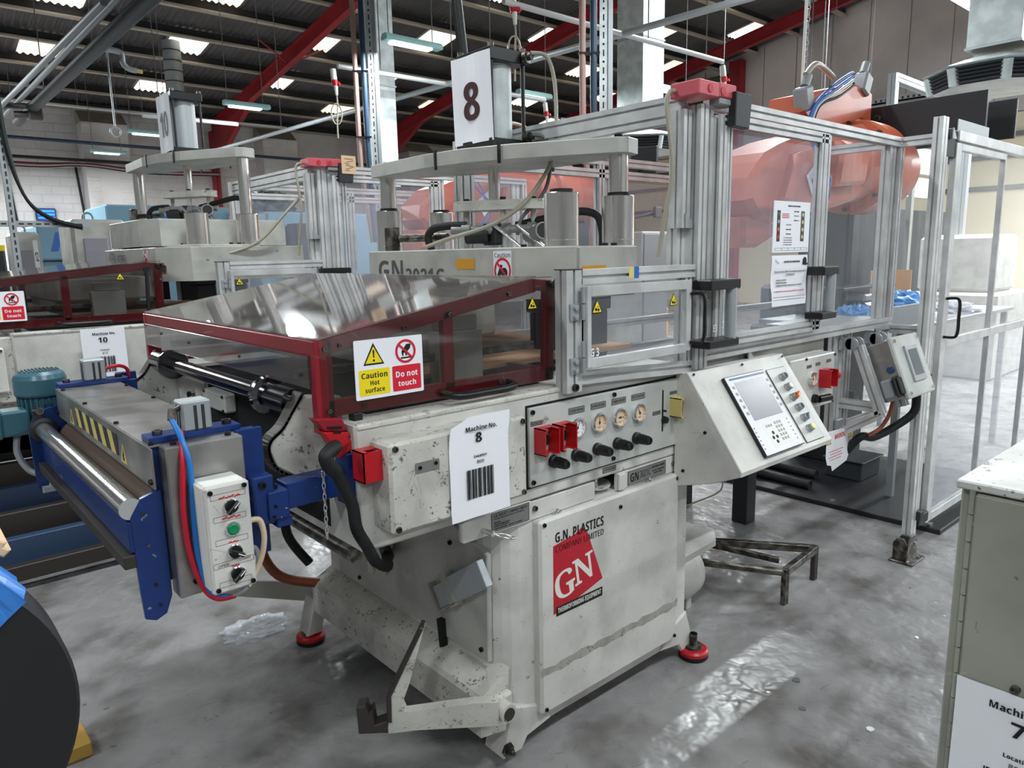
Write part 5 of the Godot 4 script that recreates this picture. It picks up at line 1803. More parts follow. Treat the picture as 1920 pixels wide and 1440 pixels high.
# ---------------------------------------------------------------- operator console and boxes
func console() -> void:
	var o := thing("control_console", "sloping cream control console with grey screen, keypad and a column of push buttons", "console", Vector3(2.5, 0.85, -1.5))
	var g := geo()
	g.prism(V2([-1.583, 1.185, -1.53, 1.188, -1.3, 0.862, -1.303, 0.845, -1.42, 0.795, -1.583, 0.75]), Transform3D(Basis(FRONT, Vector3.UP, Vector3(-1, 0, 0)), Vector3(2.84, 0, 0)), 0.665, 0.003)
	put(o, "casing", g, "white_paint")
	var f := at3(Vector3(2.175, 1.189, -1.5265), Vector3.RIGHT, Vector3(0, 0.326, -0.23))
	var box := func(x0: float, y0: float, x1: float, y1: float, z0: float, z1: float, q: Geo): q.ob(f * Vector3((x0 + x1) / 2, (y0 + y1) / 2, (z0 + z1) / 2), f.basis, Vector3(x1 - x0, y1 - y0, z1 - z0), 0.0012)
	g = geo()
	box.call(0.163, -0.378, 0.44, -0.052, 0.0, 0.012, g)
	var kp := put(o, "keypad_panel", g, "black")
	g = geo()
	box.call(0.166, -0.375, 0.437, -0.055, 0.012, 0.0135, g)
	put(kp, "face", g, "paper")
	g = geo()
	box.call(0.205, -0.24, 0.408, -0.082, 0.0125, 0.0145, g)
	put(kp, "screen", g, "screen_grey")
	g = geo()
	box.call(0.185, -0.07, 0.43, -0.062, 0.013, 0.0142, g)
	put(kp, "brand_strip", g, "blue_lens")
	g = geo()
	box.call(0.24, -0.355, 0.375, -0.255, 0.013, 0.0139, g)
	put(kp, "key_field", g, "white_plastic")
	g = geo()
	for k in 5:
		box.call(0.18, -0.105 - k * 0.027, 0.196, -0.093 - k * 0.027, 0.013, 0.0142, g)
		box.call(0.417, -0.105 - k * 0.027, 0.432, -0.093 - k * 0.027, 0.013, 0.0142, g)
	for k in 6:
		box.call(0.172, -0.27 - k * 0.0165, 0.18, -0.264 - k * 0.0165, 0.013, 0.0142, g)
		box.call(0.405, -0.27 - k * 0.0165, 0.413, -0.264 - k * 0.0165, 0.013, 0.0142, g)
	for k in 15:
		box.call(0.312 + (k % 3) * 0.018, -0.274 - (k / 3) * 0.0165, 0.324 + (k % 3) * 0.018, -0.263 - (k / 3) * 0.0165, 0.0135, 0.0145, g)
	for k in 3:
		box.call(0.25 + k * 0.016, -0.278, 0.261 + k * 0.016, -0.268, 0.0135, 0.0145, g)
	put(kp, "keys", g, "grey_plastic")
	g = geo()
	for e in [[0.275, -0.302], [0.262, -0.32], [0.288, -0.32], [0.275, -0.338]]:
		g.lathe(f * Vector3(e[0], e[1], 0.0139), f.basis.z, [[0.007, 0.0], [0.007, 0.001], [0.0, 0.001]], 12)
	put(kp, "arrow_keys", g, "ink")
	g = geo()
	box.call(0.475, -0.38, 0.615, -0.055, 0.0, 0.001, g)
	var bp := put(o, "button_panel", g, "ink")
	g = geo()
	box.call(0.4765, -0.3785, 0.6135, -0.0565, 0.0, 0.0016, g)
	put(bp, "face", g, "panel_grey")
	var caps := ["rubber", "white_plastic", "orange_lens", "rubber", "galvanised", "yellow_lens"]
	for k in 6:
		var p: Vector3 = f * Vector3(0.553 - k * 0.003, -0.1 - k * 0.0458, 0.0016)
		g = geo()
		g.lathe(p, f.basis.z, [[0.0165, 0.0], [0.0165, 0.004], [0.0145, 0.006], [0.014, 0.022], [0.0115, 0.023], [0.0115, 0.018], [0.0, 0.018]], 18)
		var b := put(o, "push_button", g, "galvanised")
		g = geo()
		if k == 2:
			g.ob(p + f.basis.z * 0.028, f.basis.rotated(f.basis.z, 0.5), Vector3(0.034, 0.012, 0.018), 0.003)
		elif k == 4:
			g.ob(p + f.basis.z * 0.026, f.basis.rotated(f.basis.z, 0.9), Vector3(0.03, 0.006, 0.012), 0.002)
		else:
			g.lathe(p + f.basis.z * 0.016, f.basis.z, [[0.0112, 0.0], [0.0112, 0.008], [0.0, 0.0085]], 16)
		put(b, "lens", g, caps[k])
		g = geo()
		box.call(0.574 - k * 0.003, -0.096 - k * 0.0458, 0.594 - k * 0.003, -0.093 - k * 0.0458, 0.0015, 0.002, g)
		box.call(0.574 - k * 0.003, -0.103 - k * 0.0458, 0.59 - k * 0.003, -0.1 - k * 0.0458, 0.0015, 0.002, g)
		put(b, "caption", g, "ink_grey")
	screws(o, [f * Vector3(0.02, -0.012, 0.0), f * Vector3(0.34, -0.012, 0.0), f * Vector3(0.645, -0.012, 0.0)], f.basis.z, 0.005)
	screws(o, [Vector3(2.175, 0.98, -1.45), Vector3(2.175, 0.82, -1.54)], Vector3(-1, 0, 0), 0.006)
	g = geo()
	g.tube(smooth([Vector3(2.35, 0.8, -1.5), Vector3(2.4, 0.7, -1.52), Vector3(2.36, 0.64, -1.6), Vector3(2.3, 0.62, -1.64)]), 0.003, 6)
	put(o, "loose_wire", g, "hose_grey")
	# rear wall of the machine that the console and the boxes hang on
	g = geo()
	g.bx(2.29, 0.72, -1.7, 3.36, 1.205, -1.6, 0.006)
	put(o, "back_plate", g, "press_paint")
	o = thing("air_supply_box", "white steel box with one gauge, red stop guard and black lever, beside the console", "box", Vector3(3.05, 0.92, -1.55))
	g = geo()
	g.bx(2.86, 0.92, -1.6, 3.262, 1.156, -1.5, 0.005)
	put(o, "casing", g, "white_paint")
	gauge(o, Vector3(3.048, 1.057, -1.5), 0.032, 1.5, "cream_plastic")
	button_guard(o, Vector3(3.15, 1.052, -1.5), 0.07, 0.078, 0.055, "red_plastic")
	g = geo()
	g.lathe(Vector3(3.19, 1.06, -1.47), Vector3(1, 0, 0.3), [[0.0, 0.0], [0.012, 0.0], [0.02, 0.02], [0.018, 0.028], [0.0, 0.03]], 14)
	put(o, "stop_button", g, "red_plastic")
	g = geo()
	g.cyl(Vector3(3.075, 0.966, -1.5), Vector3(3.075, 0.966, -1.485), 0.02, 14)
	g.cyl(Vector3(3.075, 0.966, -1.475), Vector3(3.14, 0.97, -1.455), 0.016, 12)
	g.cyl(Vector3(3.075, 0.966, -1.49), Vector3(3.075, 0.966, -1.47), 0.016, 12)
	put(o, "lever", g, "black")
	for e in [[3.02, 1.115], [3.1, 1.118], [3.2, 1.122]]:
		plate_label(o, e[0], e[1], -1.5, 0.04, 0.012, "SYSTEM AIR" if e[0] < 3.05 else "STOP" if e[0] < 3.15 else "AIR")
	screws(o, [Vector3(2.99, 1.15, -1.5), Vector3(3.255, 1.145, -1.5), Vector3(3.255, 0.93, -1.5)], FRONT, 0.006, "bare_steel")

func touch_box() -> void:
	var o := thing("touch_panel_box", "tilted stainless box with a small grey touch screen, carried on two inclined aluminium arms", "box", Vector3(3.68, 0.9, -1.38))
	var d := Vector3(0, 0.274, -0.107).normalized()
	var f := at3(Vector3(3.54, 0.929, -1.268), Vector3.RIGHT, d)    # low left corner of the lid
	var b := f.basis
	var g := geo()
	g.ob(f * Vector3(0.155, 0.145, -0.065), b, Vector3(0.3, 0.28, 0.11), 0.004)
	put(o, "casing", g, "stainless")
	g = geo()
	g.ob(f * Vector3(0.155, 0.147, -0.01), b, Vector3(0.315, 0.298, 0.022), 0.006)
	var lid := put(o, "lid", g, "panel_grey")
	screws(lid, [f * Vector3(0.02, 0.275, 0.0), f * Vector3(0.295, 0.275, 0.0), f * Vector3(0.295, 0.022, 0.0), f * Vector3(0.02, 0.022, 0.0)], b.z, 0.009, "chrome")
	g = geo()
	g.ob(f * Vector3(0.165, 0.155, 0.006), b, Vector3(0.14, 0.175, 0.012), 0.002)
	var sc := put(o, "screen_bezel", g, "galvanised")
	g = geo()
	g.ob(f * Vector3(0.165, 0.158, 0.0125), b, Vector3(0.096, 0.125, 0.002))
	put(sc, "screen", g, "screen_dark")
	g = geo()
	var L := Vector3(-1, 0, 0)
	g.lathe(f * Vector3(0.005, 0.15, -0.045), L, [[0.017, 0.0], [0.017, 0.006], [0.014, 0.008], [0.0, 0.008]], 18)
	put(o, "blue_button", g, "blue_lens")
	g = geo()
	g.ob(f * Vector3(-0.012, 0.065, -0.075), b, Vector3(0.034, 0.09, 0.05), 0.008)
	var sk := put(o, "socket_box", g, "grey_plastic")
	g = geo()
	g.ob(f * Vector3(-0.018, 0.068, -0.03), b, Vector3(0.045, 0.1, 0.014), 0.004)
	g.ob(f * Vector3(-0.018, 0.07, -0.014), b, Vector3(0.04, 0.08, 0.012), 0.004)
	put(sk, "socket_lid", g, "black_steel")
	for x in [3.5, 3.76]:
		g = geo()
		g.ext(Vector3(x, 1.16, -1.5), Vector3(x, 0.845, -1.375), 0.04, 0.045, Vector3.RIGHT, 1, 1)
		put(o, "arm", g, "aluminium")
	for x in [3.49, 3.76]:
		for s in [-0.03, 0.03]:
			g = geo()
			g.cyl(Vector3(x + s - 0.005, 1.17, -1.515), Vector3(x + s + 0.005, 1.17, -1.515), 0.03, 18)
			g.ob(Vector3(x + s, 1.17, -1.545), Basis(), Vector3(0.01, 0.055, 0.06), 0.002)
			put(o, "hinge_plate", g, "grey_plastic")
	g = geo()
	g.ext(Vector3(3.5, 0.72, -1.57), Vector3(3.5, 0.85, -1.37), 0.04, 0.04, Vector3.RIGHT, 1, 1)
	put(o, "arm_tie", g, "aluminium")
	g = geo()
	g.tube(smooth([Vector3(3.76, 0.92, -1.32), Vector3(3.77, 0.82, -1.33), Vector3(3.72, 0.74, -1.4), Vector3(3.62, 0.7, -1.45), Vector3(3.54, 0.71, -1.48), Vector3(3.55, 0.62, -1.55), Vector3(3.56, 0.55, -1.6)]), 0.02, 10)
	put(o, "cable", g, "rubber")
	g = geo()
	g.tube(smooth([Vector3(3.62, 0.91, -1.37), Vector3(3.63, 0.82, -1.39), Vector3(3.61, 0.75, -1.42), Vector3(3.55, 0.72, -1.45)]), 0.01, 8)
	put(o, "cable", g, "hose_orange")

# ---------------------------------------------------------------- blue roller feeder
func feeder() -> void:
	var o := thing("roller_feeder", "blue framed roller feeder with stainless covers and hazard stripes, bottom left of the press", "feeder", Vector3(0.5, 0.82, -2.2))
	var N := Vector3(-1, 0, 0)
	# side plates
	var pts := V2([0.362, 1.07, 0.386, 1.108, 0.43, 1.122, 0.43, 0.87, 0.415, 0.83, 0.392, 0.82, 0.37, 0.83, 0.366, 0.9])
	for z in [-1.7, -2.745]:
		var g := geo()
		if z < -2:
			g.prism(V2([0.325, 1.09, 0.35, 1.15, 0.44, 1.17, 0.46, 0.87, 0.37, 0.86, 0.33, 0.9]), Transform3D(Basis(), Vector3(0, 0, z - 0.006)), 0.012, 0.001)
		else:
			g.prism(pts, Transform3D(Basis(), Vector3(0, 0, z)), 0.012, 0.001)
		var sp := put(o, "side_plate", g, "blue_paint")
		if z > -2:
			screws(sp, [Vector3(0.388, 1.075, z + 0.012), Vector3(0.392, 1.0, z + 0.012), Vector3(0.398, 0.905, z + 0.012), Vector3(0.403, 0.855, z + 0.012)], FRONT, 0.004, "bare_steel")
		g = geo()
		g.bx(0.42, 0.9, z - 0.03, 0.66, 1.22, z, 0.002)
		put(o, "end_plate", g, "blue_paint")
	var g := geo()
	g.bx(0.6, 0.91, -1.69, 0.664, 1.226, -1.678, 0.002)
	put(o, "rear_plate", g, "blue_paint")
	g = geo()
	g.bx(0.6, 1.14, -2.78, 0.665, 1.245, -2.765, 0.002)
	put(o, "rear_plate", g, "blue_paint")
	g = geo()
	g.bx(0.355, 0.99, -2.74, 0.375, 1.06, -1.69, 0.002)
	put(o, "tie_beam", g, "blue_paint")
	g = geo()
	g.bx(0.34, 0.955, -2.74, 0.37, 0.985, -1.69, 0.002)
	put(o, "lower_edge", g, "worn_steel")
	# rollers
	g = geo()
	g.cyl(Vector3(0.365, 1.09, -2.73), Vector3(0.365, 1.09, -1.69), 0.024, 24)
	put(o, "guide_roller", g, "chrome")
	g = geo()
	g.lathe(Vector3(0.365, 1.09, -2.735), FRONT, [[0.04, 0.0], [0.04, 0.012], [0.03, 0.016], [0.024, 0.016]], 20)
	g.bx(0.34, 1.09, -2.738, 0.37, 1.16, -2.728, 0.004)
	put(o, "bearing", g, "black_steel")
	screws(o, [Vector3(0.36, 1.155, -2.728)], FRONT, 0.012, "bare_steel")
	g = geo()
	g.cyl(Vector3(0.46, 1.05, -2.72), Vector3(0.46, 1.05, -1.71), 0.06, 28)
	put(o, "nip_roller", g, "brown_roller")
	# stainless cover, folded
	g = geo()
	g.bx(0.415, 1.217, -2.72, 0.6, 1.221, -1.69, 0.001)
	var cv := put(o, "top_cover", g, "stainless")
	g = geo()
	g.bx(0.41, 1.13, -2.72, 0.414, 1.221, -1.66, 0.001)
	put(cv, "front_skirt", g, "stainless")
	var sc := []
	for z in [-2.66, -2.35, -2.0, -1.7]:
		sc.append(Vector3(0.422, 1.221, z))
	for z in [-2.6, -2.3]:
		sc.append(Vector3(0.592, 1.221, z))
	screws(cv, sc, Vector3.UP, 0.006)
	screws(cv, [Vector3(0.41, 1.145, -1.675), Vector3(0.41, 1.145, -2.71)], N, 0.007)
	# hazard label: dark field, yellow bars, two triangles
	var f := at3(Vector3(0.4095, 0, 0), FRONT, Vector3.UP)
	g = geo()
	g.prism(V2([-2.425, 1.15, -1.95, 1.15, -1.95, 1.203, -2.425, 1.203]), f, 0.0006)
	var hz := put(cv, "hazard_label", g, "slot_dark")
	g = geo()
	for k in 5:
		var x := -2.4 + k * 0.096
		g.prism(V2([x + 0.0, 1.15, x + 0.045, 1.15, x + 0.015, 1.203, maxf(x - 0.03, -2.425), 1.203]), f.translated_local(Vector3(0, 0, 0.0003)), 0.0006)
	put(hz, "yellow_bars", g, "dull_yellow")
	for z in [-2.492, -1.9]:
		g = geo()
		g.prism(V2([z - 0.028, 1.142, z + 0.028, 1.142, z, 1.19]), f, 0.0008)
		var tr := put(cv, "warning_triangle", g, "dull_yellow")
		g = geo()
		g.prism(V2([z - 0.007, 1.148, z + 0.009, 1.148, z + 0.003, 1.16, z + 0.008, 1.162, z - 0.002, 1.18, z - 0.004, 1.163, z - 0.009, 1.161]), f.translated_local(Vector3(0, 0, 0.0004)), 0.0008)
		put(tr, "symbol", g, "ink")
	# end box
	g = geo()
	g.bx(0.435, 0.872, -1.7, 0.605, 1.221, -1.645, 0.003)
	var eb := put(o, "end_cover", g, "stainless")
	screws(eb, [Vector3(0.46, 1.221, -1.67), Vector3(0.58, 1.221, -1.67)], Vector3.UP, 0.007)
	screws(eb, [Vector3(0.47, 0.905, -1.645)], FRONT, 0.006)
	for z in [-1.735, -2.735]:
		g = geo()
		g.bx(0.42, 1.221, z - 0.03, 0.625, 1.236, z + 0.03, 0.002)
		var tb := put(o, "top_bar", g, "blue_paint")
		screws(tb, [Vector3(0.445, 1.236, z + 0.005), Vector3(0.6, 1.236, z + 0.005)], Vector3.UP, 0.011, "bare_steel")
		g = geo()
		g.bx(0.495, 1.236, z - 0.03, 0.56, 1.305, z + 0.03, 0.004)
		var cy := put(o, "air_cylinder", g, "galvanised")
		g = geo()
		for s in [-0.007, 0.01]:
			g.bx(0.5275 + s, 1.238, z + 0.0295, 0.5345 + s, 1.295, z + 0.031)
			g.bx(0.494, 1.238, z + s - 0.003, 0.4955, 1.295, z + s + 0.004)
		put(cy, "sensor_slots", g, "slot_dark")
	# hoses from the near cylinder
	g = geo()
	g.cyl(Vector3(0.495, 1.292, -1.72), Vector3(0.475, 1.288, -1.71), 0.007, 8)
	g.cyl(Vector3(0.476, 1.292, -1.71), Vector3(0.47, 1.27, -1.7), 0.009, 10)
	put(o, "hose_elbow", g, "bare_steel")
	g = geo()
	g.tube(smooth([Vector3(0.47, 1.272, -1.7), Vector3(0.474, 1.23, -1.65), Vector3(0.478, 1.17, -1.628), Vector3(0.474, 1.05, -1.625), Vector3(0.475, 0.96, -1.62), Vector3(0.49, 0.885, -1.605), Vector3(0.53, 0.862, -1.6)]), 0.0065, 8)
	put(o, "blue_hose", g, "hose_blue")
	g = geo()
	g.tube(smooth([Vector3(0.485, 1.243, -1.7), Vector3(0.475, 1.235, -1.66), Vector3(0.465, 1.18, -1.635), Vector3(0.457, 1.08, -1.632), Vector3(0.46, 0.98, -1.628), Vector3(0.476, 0.9, -1.615), Vector3(0.5, 0.868, -1.6), Vector3(0.54, 0.862, -1.6)]), 0.0065, 8)
	put(o, "red_hose", g, "hose_red")
	g = geo()
	g.tube(smooth([Vector3(0.56, 1.27, -2.72), Vector3(0.6, 1.275, -2.72), Vector3(0.63, 1.26, -2.74), Vector3(0.64, 1.23, -2.76)]), 0.006, 8)
	put(o, "red_hose", g, "hose_red")
	# push button station
	g = geo()
	g.bx(0.478, 0.897, -1.645, 0.575, 1.143, -1.568, 0.006)
	var ct := put(o, "button_station", g, "white_plastic")
	g = geo()
	g.bx(0.478, 0.897, -1.568, 0.575, 1.143, -1.55, 0.005)
	put(ct, "lid", g, "white_paint")
	screws(ct, [Vector3(0.489, 1.13, -1.551), Vector3(0.563, 1.133, -1.551), Vector3(0.488, 0.908, -1.551), Vector3(0.565, 0.908, -1.551)], FRONT, 0.0055)
	for k in 4:
		var y := 1.093 - k * 0.052
		var p := Vector3(0.53, y, -1.55)
		if k == 1:
			g = geo()
			g.lathe(p, FRONT, [[0.0165, 0.0], [0.0165, 0.006], [0.0135, 0.007]], 20)
			g.lathe(p, FRONT, [[0.0135, 0.007], [0.0135, 0.004], [0.0, 0.004]], 20)
			put(ct, "bezel", g, "chrome")
			g = geo()
			g.lathe(p, FRONT, [[0.0132, 0.0], [0.0132, 0.008], [0.01, 0.01], [0.0, 0.009]], 18)
			put(ct, "green_button", g, "green_lens", "round green push button")
			continue
		g = geo()
		g.lathe(p, FRONT, [[0.0165, 0.0], [0.0165, 0.005], [0.0145, 0.006], [0.0, 0.006]], 20)
		put(ct, "bezel", g, "chrome")
		g = geo()
		g.lathe(p, FRONT, [[0.0142, 0.005], [0.0142, 0.012], [0.0, 0.013]], 18)
		var q := 0.75 if k != 2 else -0.55
		g.ob(p + FRONT * 0.018, Basis(FRONT, q), Vector3(0.034, 0.009, 0.014), 0.002)
		put(ct, "selector_knob", g, "black")
		g = geo()
		g.ob(p + FRONT * 0.0255 + Vector3(cos(q), sin(q), 0) * 0.008, Basis(FRONT, q), Vector3(0.016, 0.002, 0.001))
		put(ct, "pointer", g, "paper")
	g = geo()
	for e in [[1.118, 0.075], [1.067, 0.07], [1.015, 0.07], [0.963, 0.088], [0.918, 0.07]]:
		for s in [-1, 1]:
			g.bx(0.527 - e[1] / 2, e[0] + s * 0.006 - 0.0003, -1.5503, 0.527 + e[1] / 2, e[0] + s * 0.006 + 0.0003, -1.5495)
			g.bx(0.527 + s * e[1] / 2 - 0.0003, e[0] - 0.006, -1.5503, 0.527 + s * e[1] / 2 + 0.0003, e[0] + 0.006, -1.5495)
	put(ct, "caption_frames", g, "ink_grey")
	g = geo()
	for e in [[1.114, 0.04], [1.067, 0.035], [1.01, 0.018], [0.955, 0.014]]:
		for k in 7:
			g.ob(Vector3(0.53 + e[1] * (k / 6.0 - 0.5), e[0] + 0.0015 * sin(k * 2.1), -1.5496), Basis(FRONT, 0.5 * sin(k * 1.7)), Vector3(e[1] / 6, 0.0026, 0.001))
	put(ct, "red_scribble", g, "ink_red")
	g = geo()
	g.words("OPEN", at3(Vector3(0.504, 0.962, -1.5495), Vector3.RIGHT, Vector3(0.1, 1, 0)), 0.022, 0.006, SANS)
	g.words("CLOSED", at3(Vector3(0.552, 0.966, -1.5495), Vector3.RIGHT, Vector3(0.1, 1, 0)), 0.024, 0.006, SANS)
	put(ct, "handwriting", g, "hose_orange")
	g = geo()
	g.cyl(Vector3(0.575, 1.03, -1.6), Vector3(0.588, 1.03, -1.6), 0.011, 12)
	g.tube(smooth([Vector3(0.585, 1.03, -1.6), Vector3(0.61, 1.025, -1.6), Vector3(0.618, 0.985, -1.6), Vector3(0.612, 0.94, -1.605), Vector3(0.595, 0.9, -1.61), Vector3(0.57, 0.875, -1.6)]), 0.007, 8)
	put(ct, "pale_cable", g, "cream_plastic")
	g = geo()
	g.tube(smooth([Vector3(0.577, 0.965, -1.61), Vector3(0.6, 0.955, -1.61), Vector3(0.603, 0.92, -1.61), Vector3(0.59, 0.89, -1.61), Vector3(0.56, 0.868, -1.6), Vector3(0.52, 0.862, -1.6)]), 0.006, 8)
	put(ct, "grey_cable", g, "grey_plastic")
	# motor standing at the far end
	g = geo()
	var mp := Vector3(0.40, 1.06, -2.93)
	g.lathe(mp, Vector3.UP, [[0.0, 0.0], [0.062, 0.0], [0.062, 0.115], [0.076, 0.118], [0.08, 0.125], [0.08, 0.175], [0.074, 0.19], [0.06, 0.2]], 28)
	var mo := put(o, "motor", g, "motor_blue")
	g = geo()
	g.lathe(mp, Vector3.UP, [[0.06, 0.198], [0.0, 0.198]], 24)
	put(mo, "fan_guard_back", g, "slot_dark")
	g = geo()
	for k in 11:
		var x := -0.055 + k * 0.011
		var l := sqrt(maxf(0.0, 0.06 * 0.06 - x * x))
		g.bx(mp.x + x - 0.0018, mp.y + 0.198, mp.z - l, mp.x + x + 0.0018, mp.y + 0.204, mp.z + l)
	put(mo, "fan_guard", g, "motor_blue")
	g = geo()
	for k in 26:
		var q := TAU * k / 26
		g.ob(mp + Vector3(cos(q) * 0.066, 0.06, sin(q) * 0.066), Basis(Vector3.UP, -q), Vector3(0.016, 0.105, 0.004))
	put(mo, "cooling_fins", g, "motor_blue")
	g = geo()
	g.bx(mp.x - 0.135, mp.y + 0.0, mp.z + 0.0, mp.x - 0.055, mp.y + 0.085, mp.z + 0.09, 0.008)
	g.bx(mp.x - 0.15, mp.y - 0.004, mp.z - 0.002, mp.x - 0.132, mp.y + 0.09, mp.z + 0.094, 0.006)
	put(mo, "terminal_box", g, "motor_blue")
	g = geo()
	g.bx(mp.x - 0.03, mp.y - 0.05, mp.z - 0.03, mp.x + 0.08, mp.y, mp.z + 0.2, 0.01)
	put(mo, "gearbox", g, "motor_blue")
	g = geo()
	g.tube(smooth([Vector3(0.31, 1.06, -2.88), Vector3(0.3, 1.0, -2.86), Vector3(0.325, 0.94, -2.83), Vector3(0.37, 0.92, -2.8)]), 0.01, 8)
	put(mo, "cable", g, "grey_plastic")
	g = geo()
	g.prism(V2([0.34, 0.885, 0.42, 0.885, 0.42, 0.9, 0.415, 0.93, 0.39, 0.945, 0.365, 0.93, 0.36, 0.905, 0.34, 0.905]), Transform3D(Basis(), Vector3(0, 0, -2.735)), 0.02, 0.003)
	put(o, "foot_clip", g, "galvanised")
	# hinge block and bar that tie it to the press
	g = geo()
	g.bx(0.61, 1.0, -1.69, 0.66, 1.12, -1.62, 0.004)
	g.bx(0.64, 1.01, -1.69, 0.69, 1.08, -1.61, 0.003)
	put(o, "hinge_block", g, "blue_paint")
	screws(o, [Vector3(0.63, 1.1, -1.62)], FRONT, 0.009)
	screws(o, [Vector3(0.665, 1.08, -1.64)], Vector3.UP, 0.01)
	screws(o, [Vector3(0.655, 1.045, -1.61), Vector3(0.65, 1.02, -1.61)], FRONT, 0.004)
	g = geo()
	g.bx(0.69, 1.025, -1.68, 0.875, 1.09, -1.62, 0.003)
	g.bx(0.66, 0.985, -1.68, 0.7, 1.012, -1.62, 0.003)
	g.bx(0.84, 1.0, -1.66, 0.864, 1.135, -1.6, 0.002)
	put(o, "mounting_bar", g, "blue_paint")
	# chain over the bar
	var c := thing("hanging_chain", "thin bright steel chain hung over the blue bar in front of the press", "chain", Vector3(0.782, 0.93, -1.614))
	for k in 12:
		g = geo()
		var y := 1.095 - k * 0.0145
		var loop := []
		for j in 10:
			var q := TAU * j / 10
			var p: Vector3 = Vector3(0.004 * cos(q), 0.0098 * sin(q), 0) if k % 2 == 0 else Vector3(0, 0.0098 * sin(q), 0.004 * cos(q))
			loop.append(Vector3(0.782, y, -1.613) + p)
		g.tube(loop, 0.0017, 5, true)
		put(c, "link", g, "chrome")

func press_8() -> void:
	fonts()
	T0 = Transform3D.IDENTITY
	build_press(true)
	build_hood(true)
	build_guard(true)
	console()
	touch_box()
	feeder()
	robot("orange robot arm on a black mount inside the clear enclosure on the right")
	cell_contents()
	machine_sheet(at3(Vector3(1.082, 0.917, -1.4975), Vector3.RIGHT, Vector3.UP), 0.205, 0.282, "8", "808", "creased machine number 8 sheet with barcode, taped to the pale cover of the press")
	round_sheet_number(at3(Vector3(1.968, 2.25, -2.468), FRONT, Vector3(-0.03, 1, 0)), 0.25, 0.345, "8", 0.105, "ink_maroon", "white sheet with a big dark red 8 on the press cylinder")
	notices()
	under_machine()

func press_10() -> void:
	T0 = Transform3D(Basis(), Vector3(-0.36, 0.072, -2.78))
	build_press(false)
	build_hood(false)
	machine_sheet(at3(Vector3(1.155, 0.917, -1.543), Vector3.RIGHT, Vector3.UP), 0.21, 0.29, "10", "810", "machine number 10 sheet with barcode on the press behind the blue motor", false)
	round_sheet_number(at3(Vector3(1.965, 2.44, -2.48), FRONT, Vector3(0, 1, 0)), 0.25, 0.36, "10", 0.15, "ink_grey", "white sheet with a grey 10 on the rear press cylinder")
	T0 = Transform3D(Basis(), Vector3(-0.05, 0.04, -2.76))
	build_guard(false)
	var ng := geo()
	ng.bx(2.37, 2.1, -1.48, 2.47, 2.21, -1.478)
	var note := solo("tan_note", ng, "plank_wood", "handwritten tan card on the top rail of the rear enclosure", "note")
	ng = geo()
	for k in 6:
		ng.ob(Vector3(2.42 + 0.012 * sin(k * 2.3), 2.19 - k * 0.014, -1.4775), Basis(FRONT, 0.25 * sin(k * 1.9)), Vector3(0.06 - 0.012 * (k % 3), 0.003, 0.001))
	put(note, "handwriting", ng, "ink_grey")
	robot("orange robot arm seen dimly through the rear enclosure, behind the middle press")
	T0 = Transform3D.IDENTITY
	var o := thing("steel_skid", "low skid of blue and brown steel bars on the floor under the rear press", "skid", Vector3(0, 0, -4.4))
	for k in 5:
		var g := geo()
		g.bx(-0.9, 0.05 + (0.0 if k else 0.0), -4.28 - k * 0.14, 1.2, 0.13 + k * 0.1, -4.22 - k * 0.14, 0.004)
		put(o, "cross_bar", g, "skid_blue" if k in [1, 3] else "worn_steel")
	for x in [-0.6, 0.9]:
		var g := geo()
		g.bx(x, 0.0, -4.95, x + 0.1, 0.06, -4.2, 0.004)
		put(o, "runner", g, "worn_steel")
	for e in [[0.45, 0.62], [-0.2, 0.66]]:
		var g := geo()
		g.bx(e[0] - 0.5, e[1] - 0.1, -5.9, e[0] + 1.4, e[1] + 0.1, -4.9, 0.01)
		put(o, "bed_beam", g, "black_steel")

func oprism(o: Node, called: String, poly: Array, z0: float, z1: float, m: String, ch := 0.015) -> MeshInstance3D:
	var g := geo()
	g.prism(V2(poly), Transform3D(Basis(), Vector3(0, 0, z0)), z1 - z0, ch)
	return put(o, called, g, m)

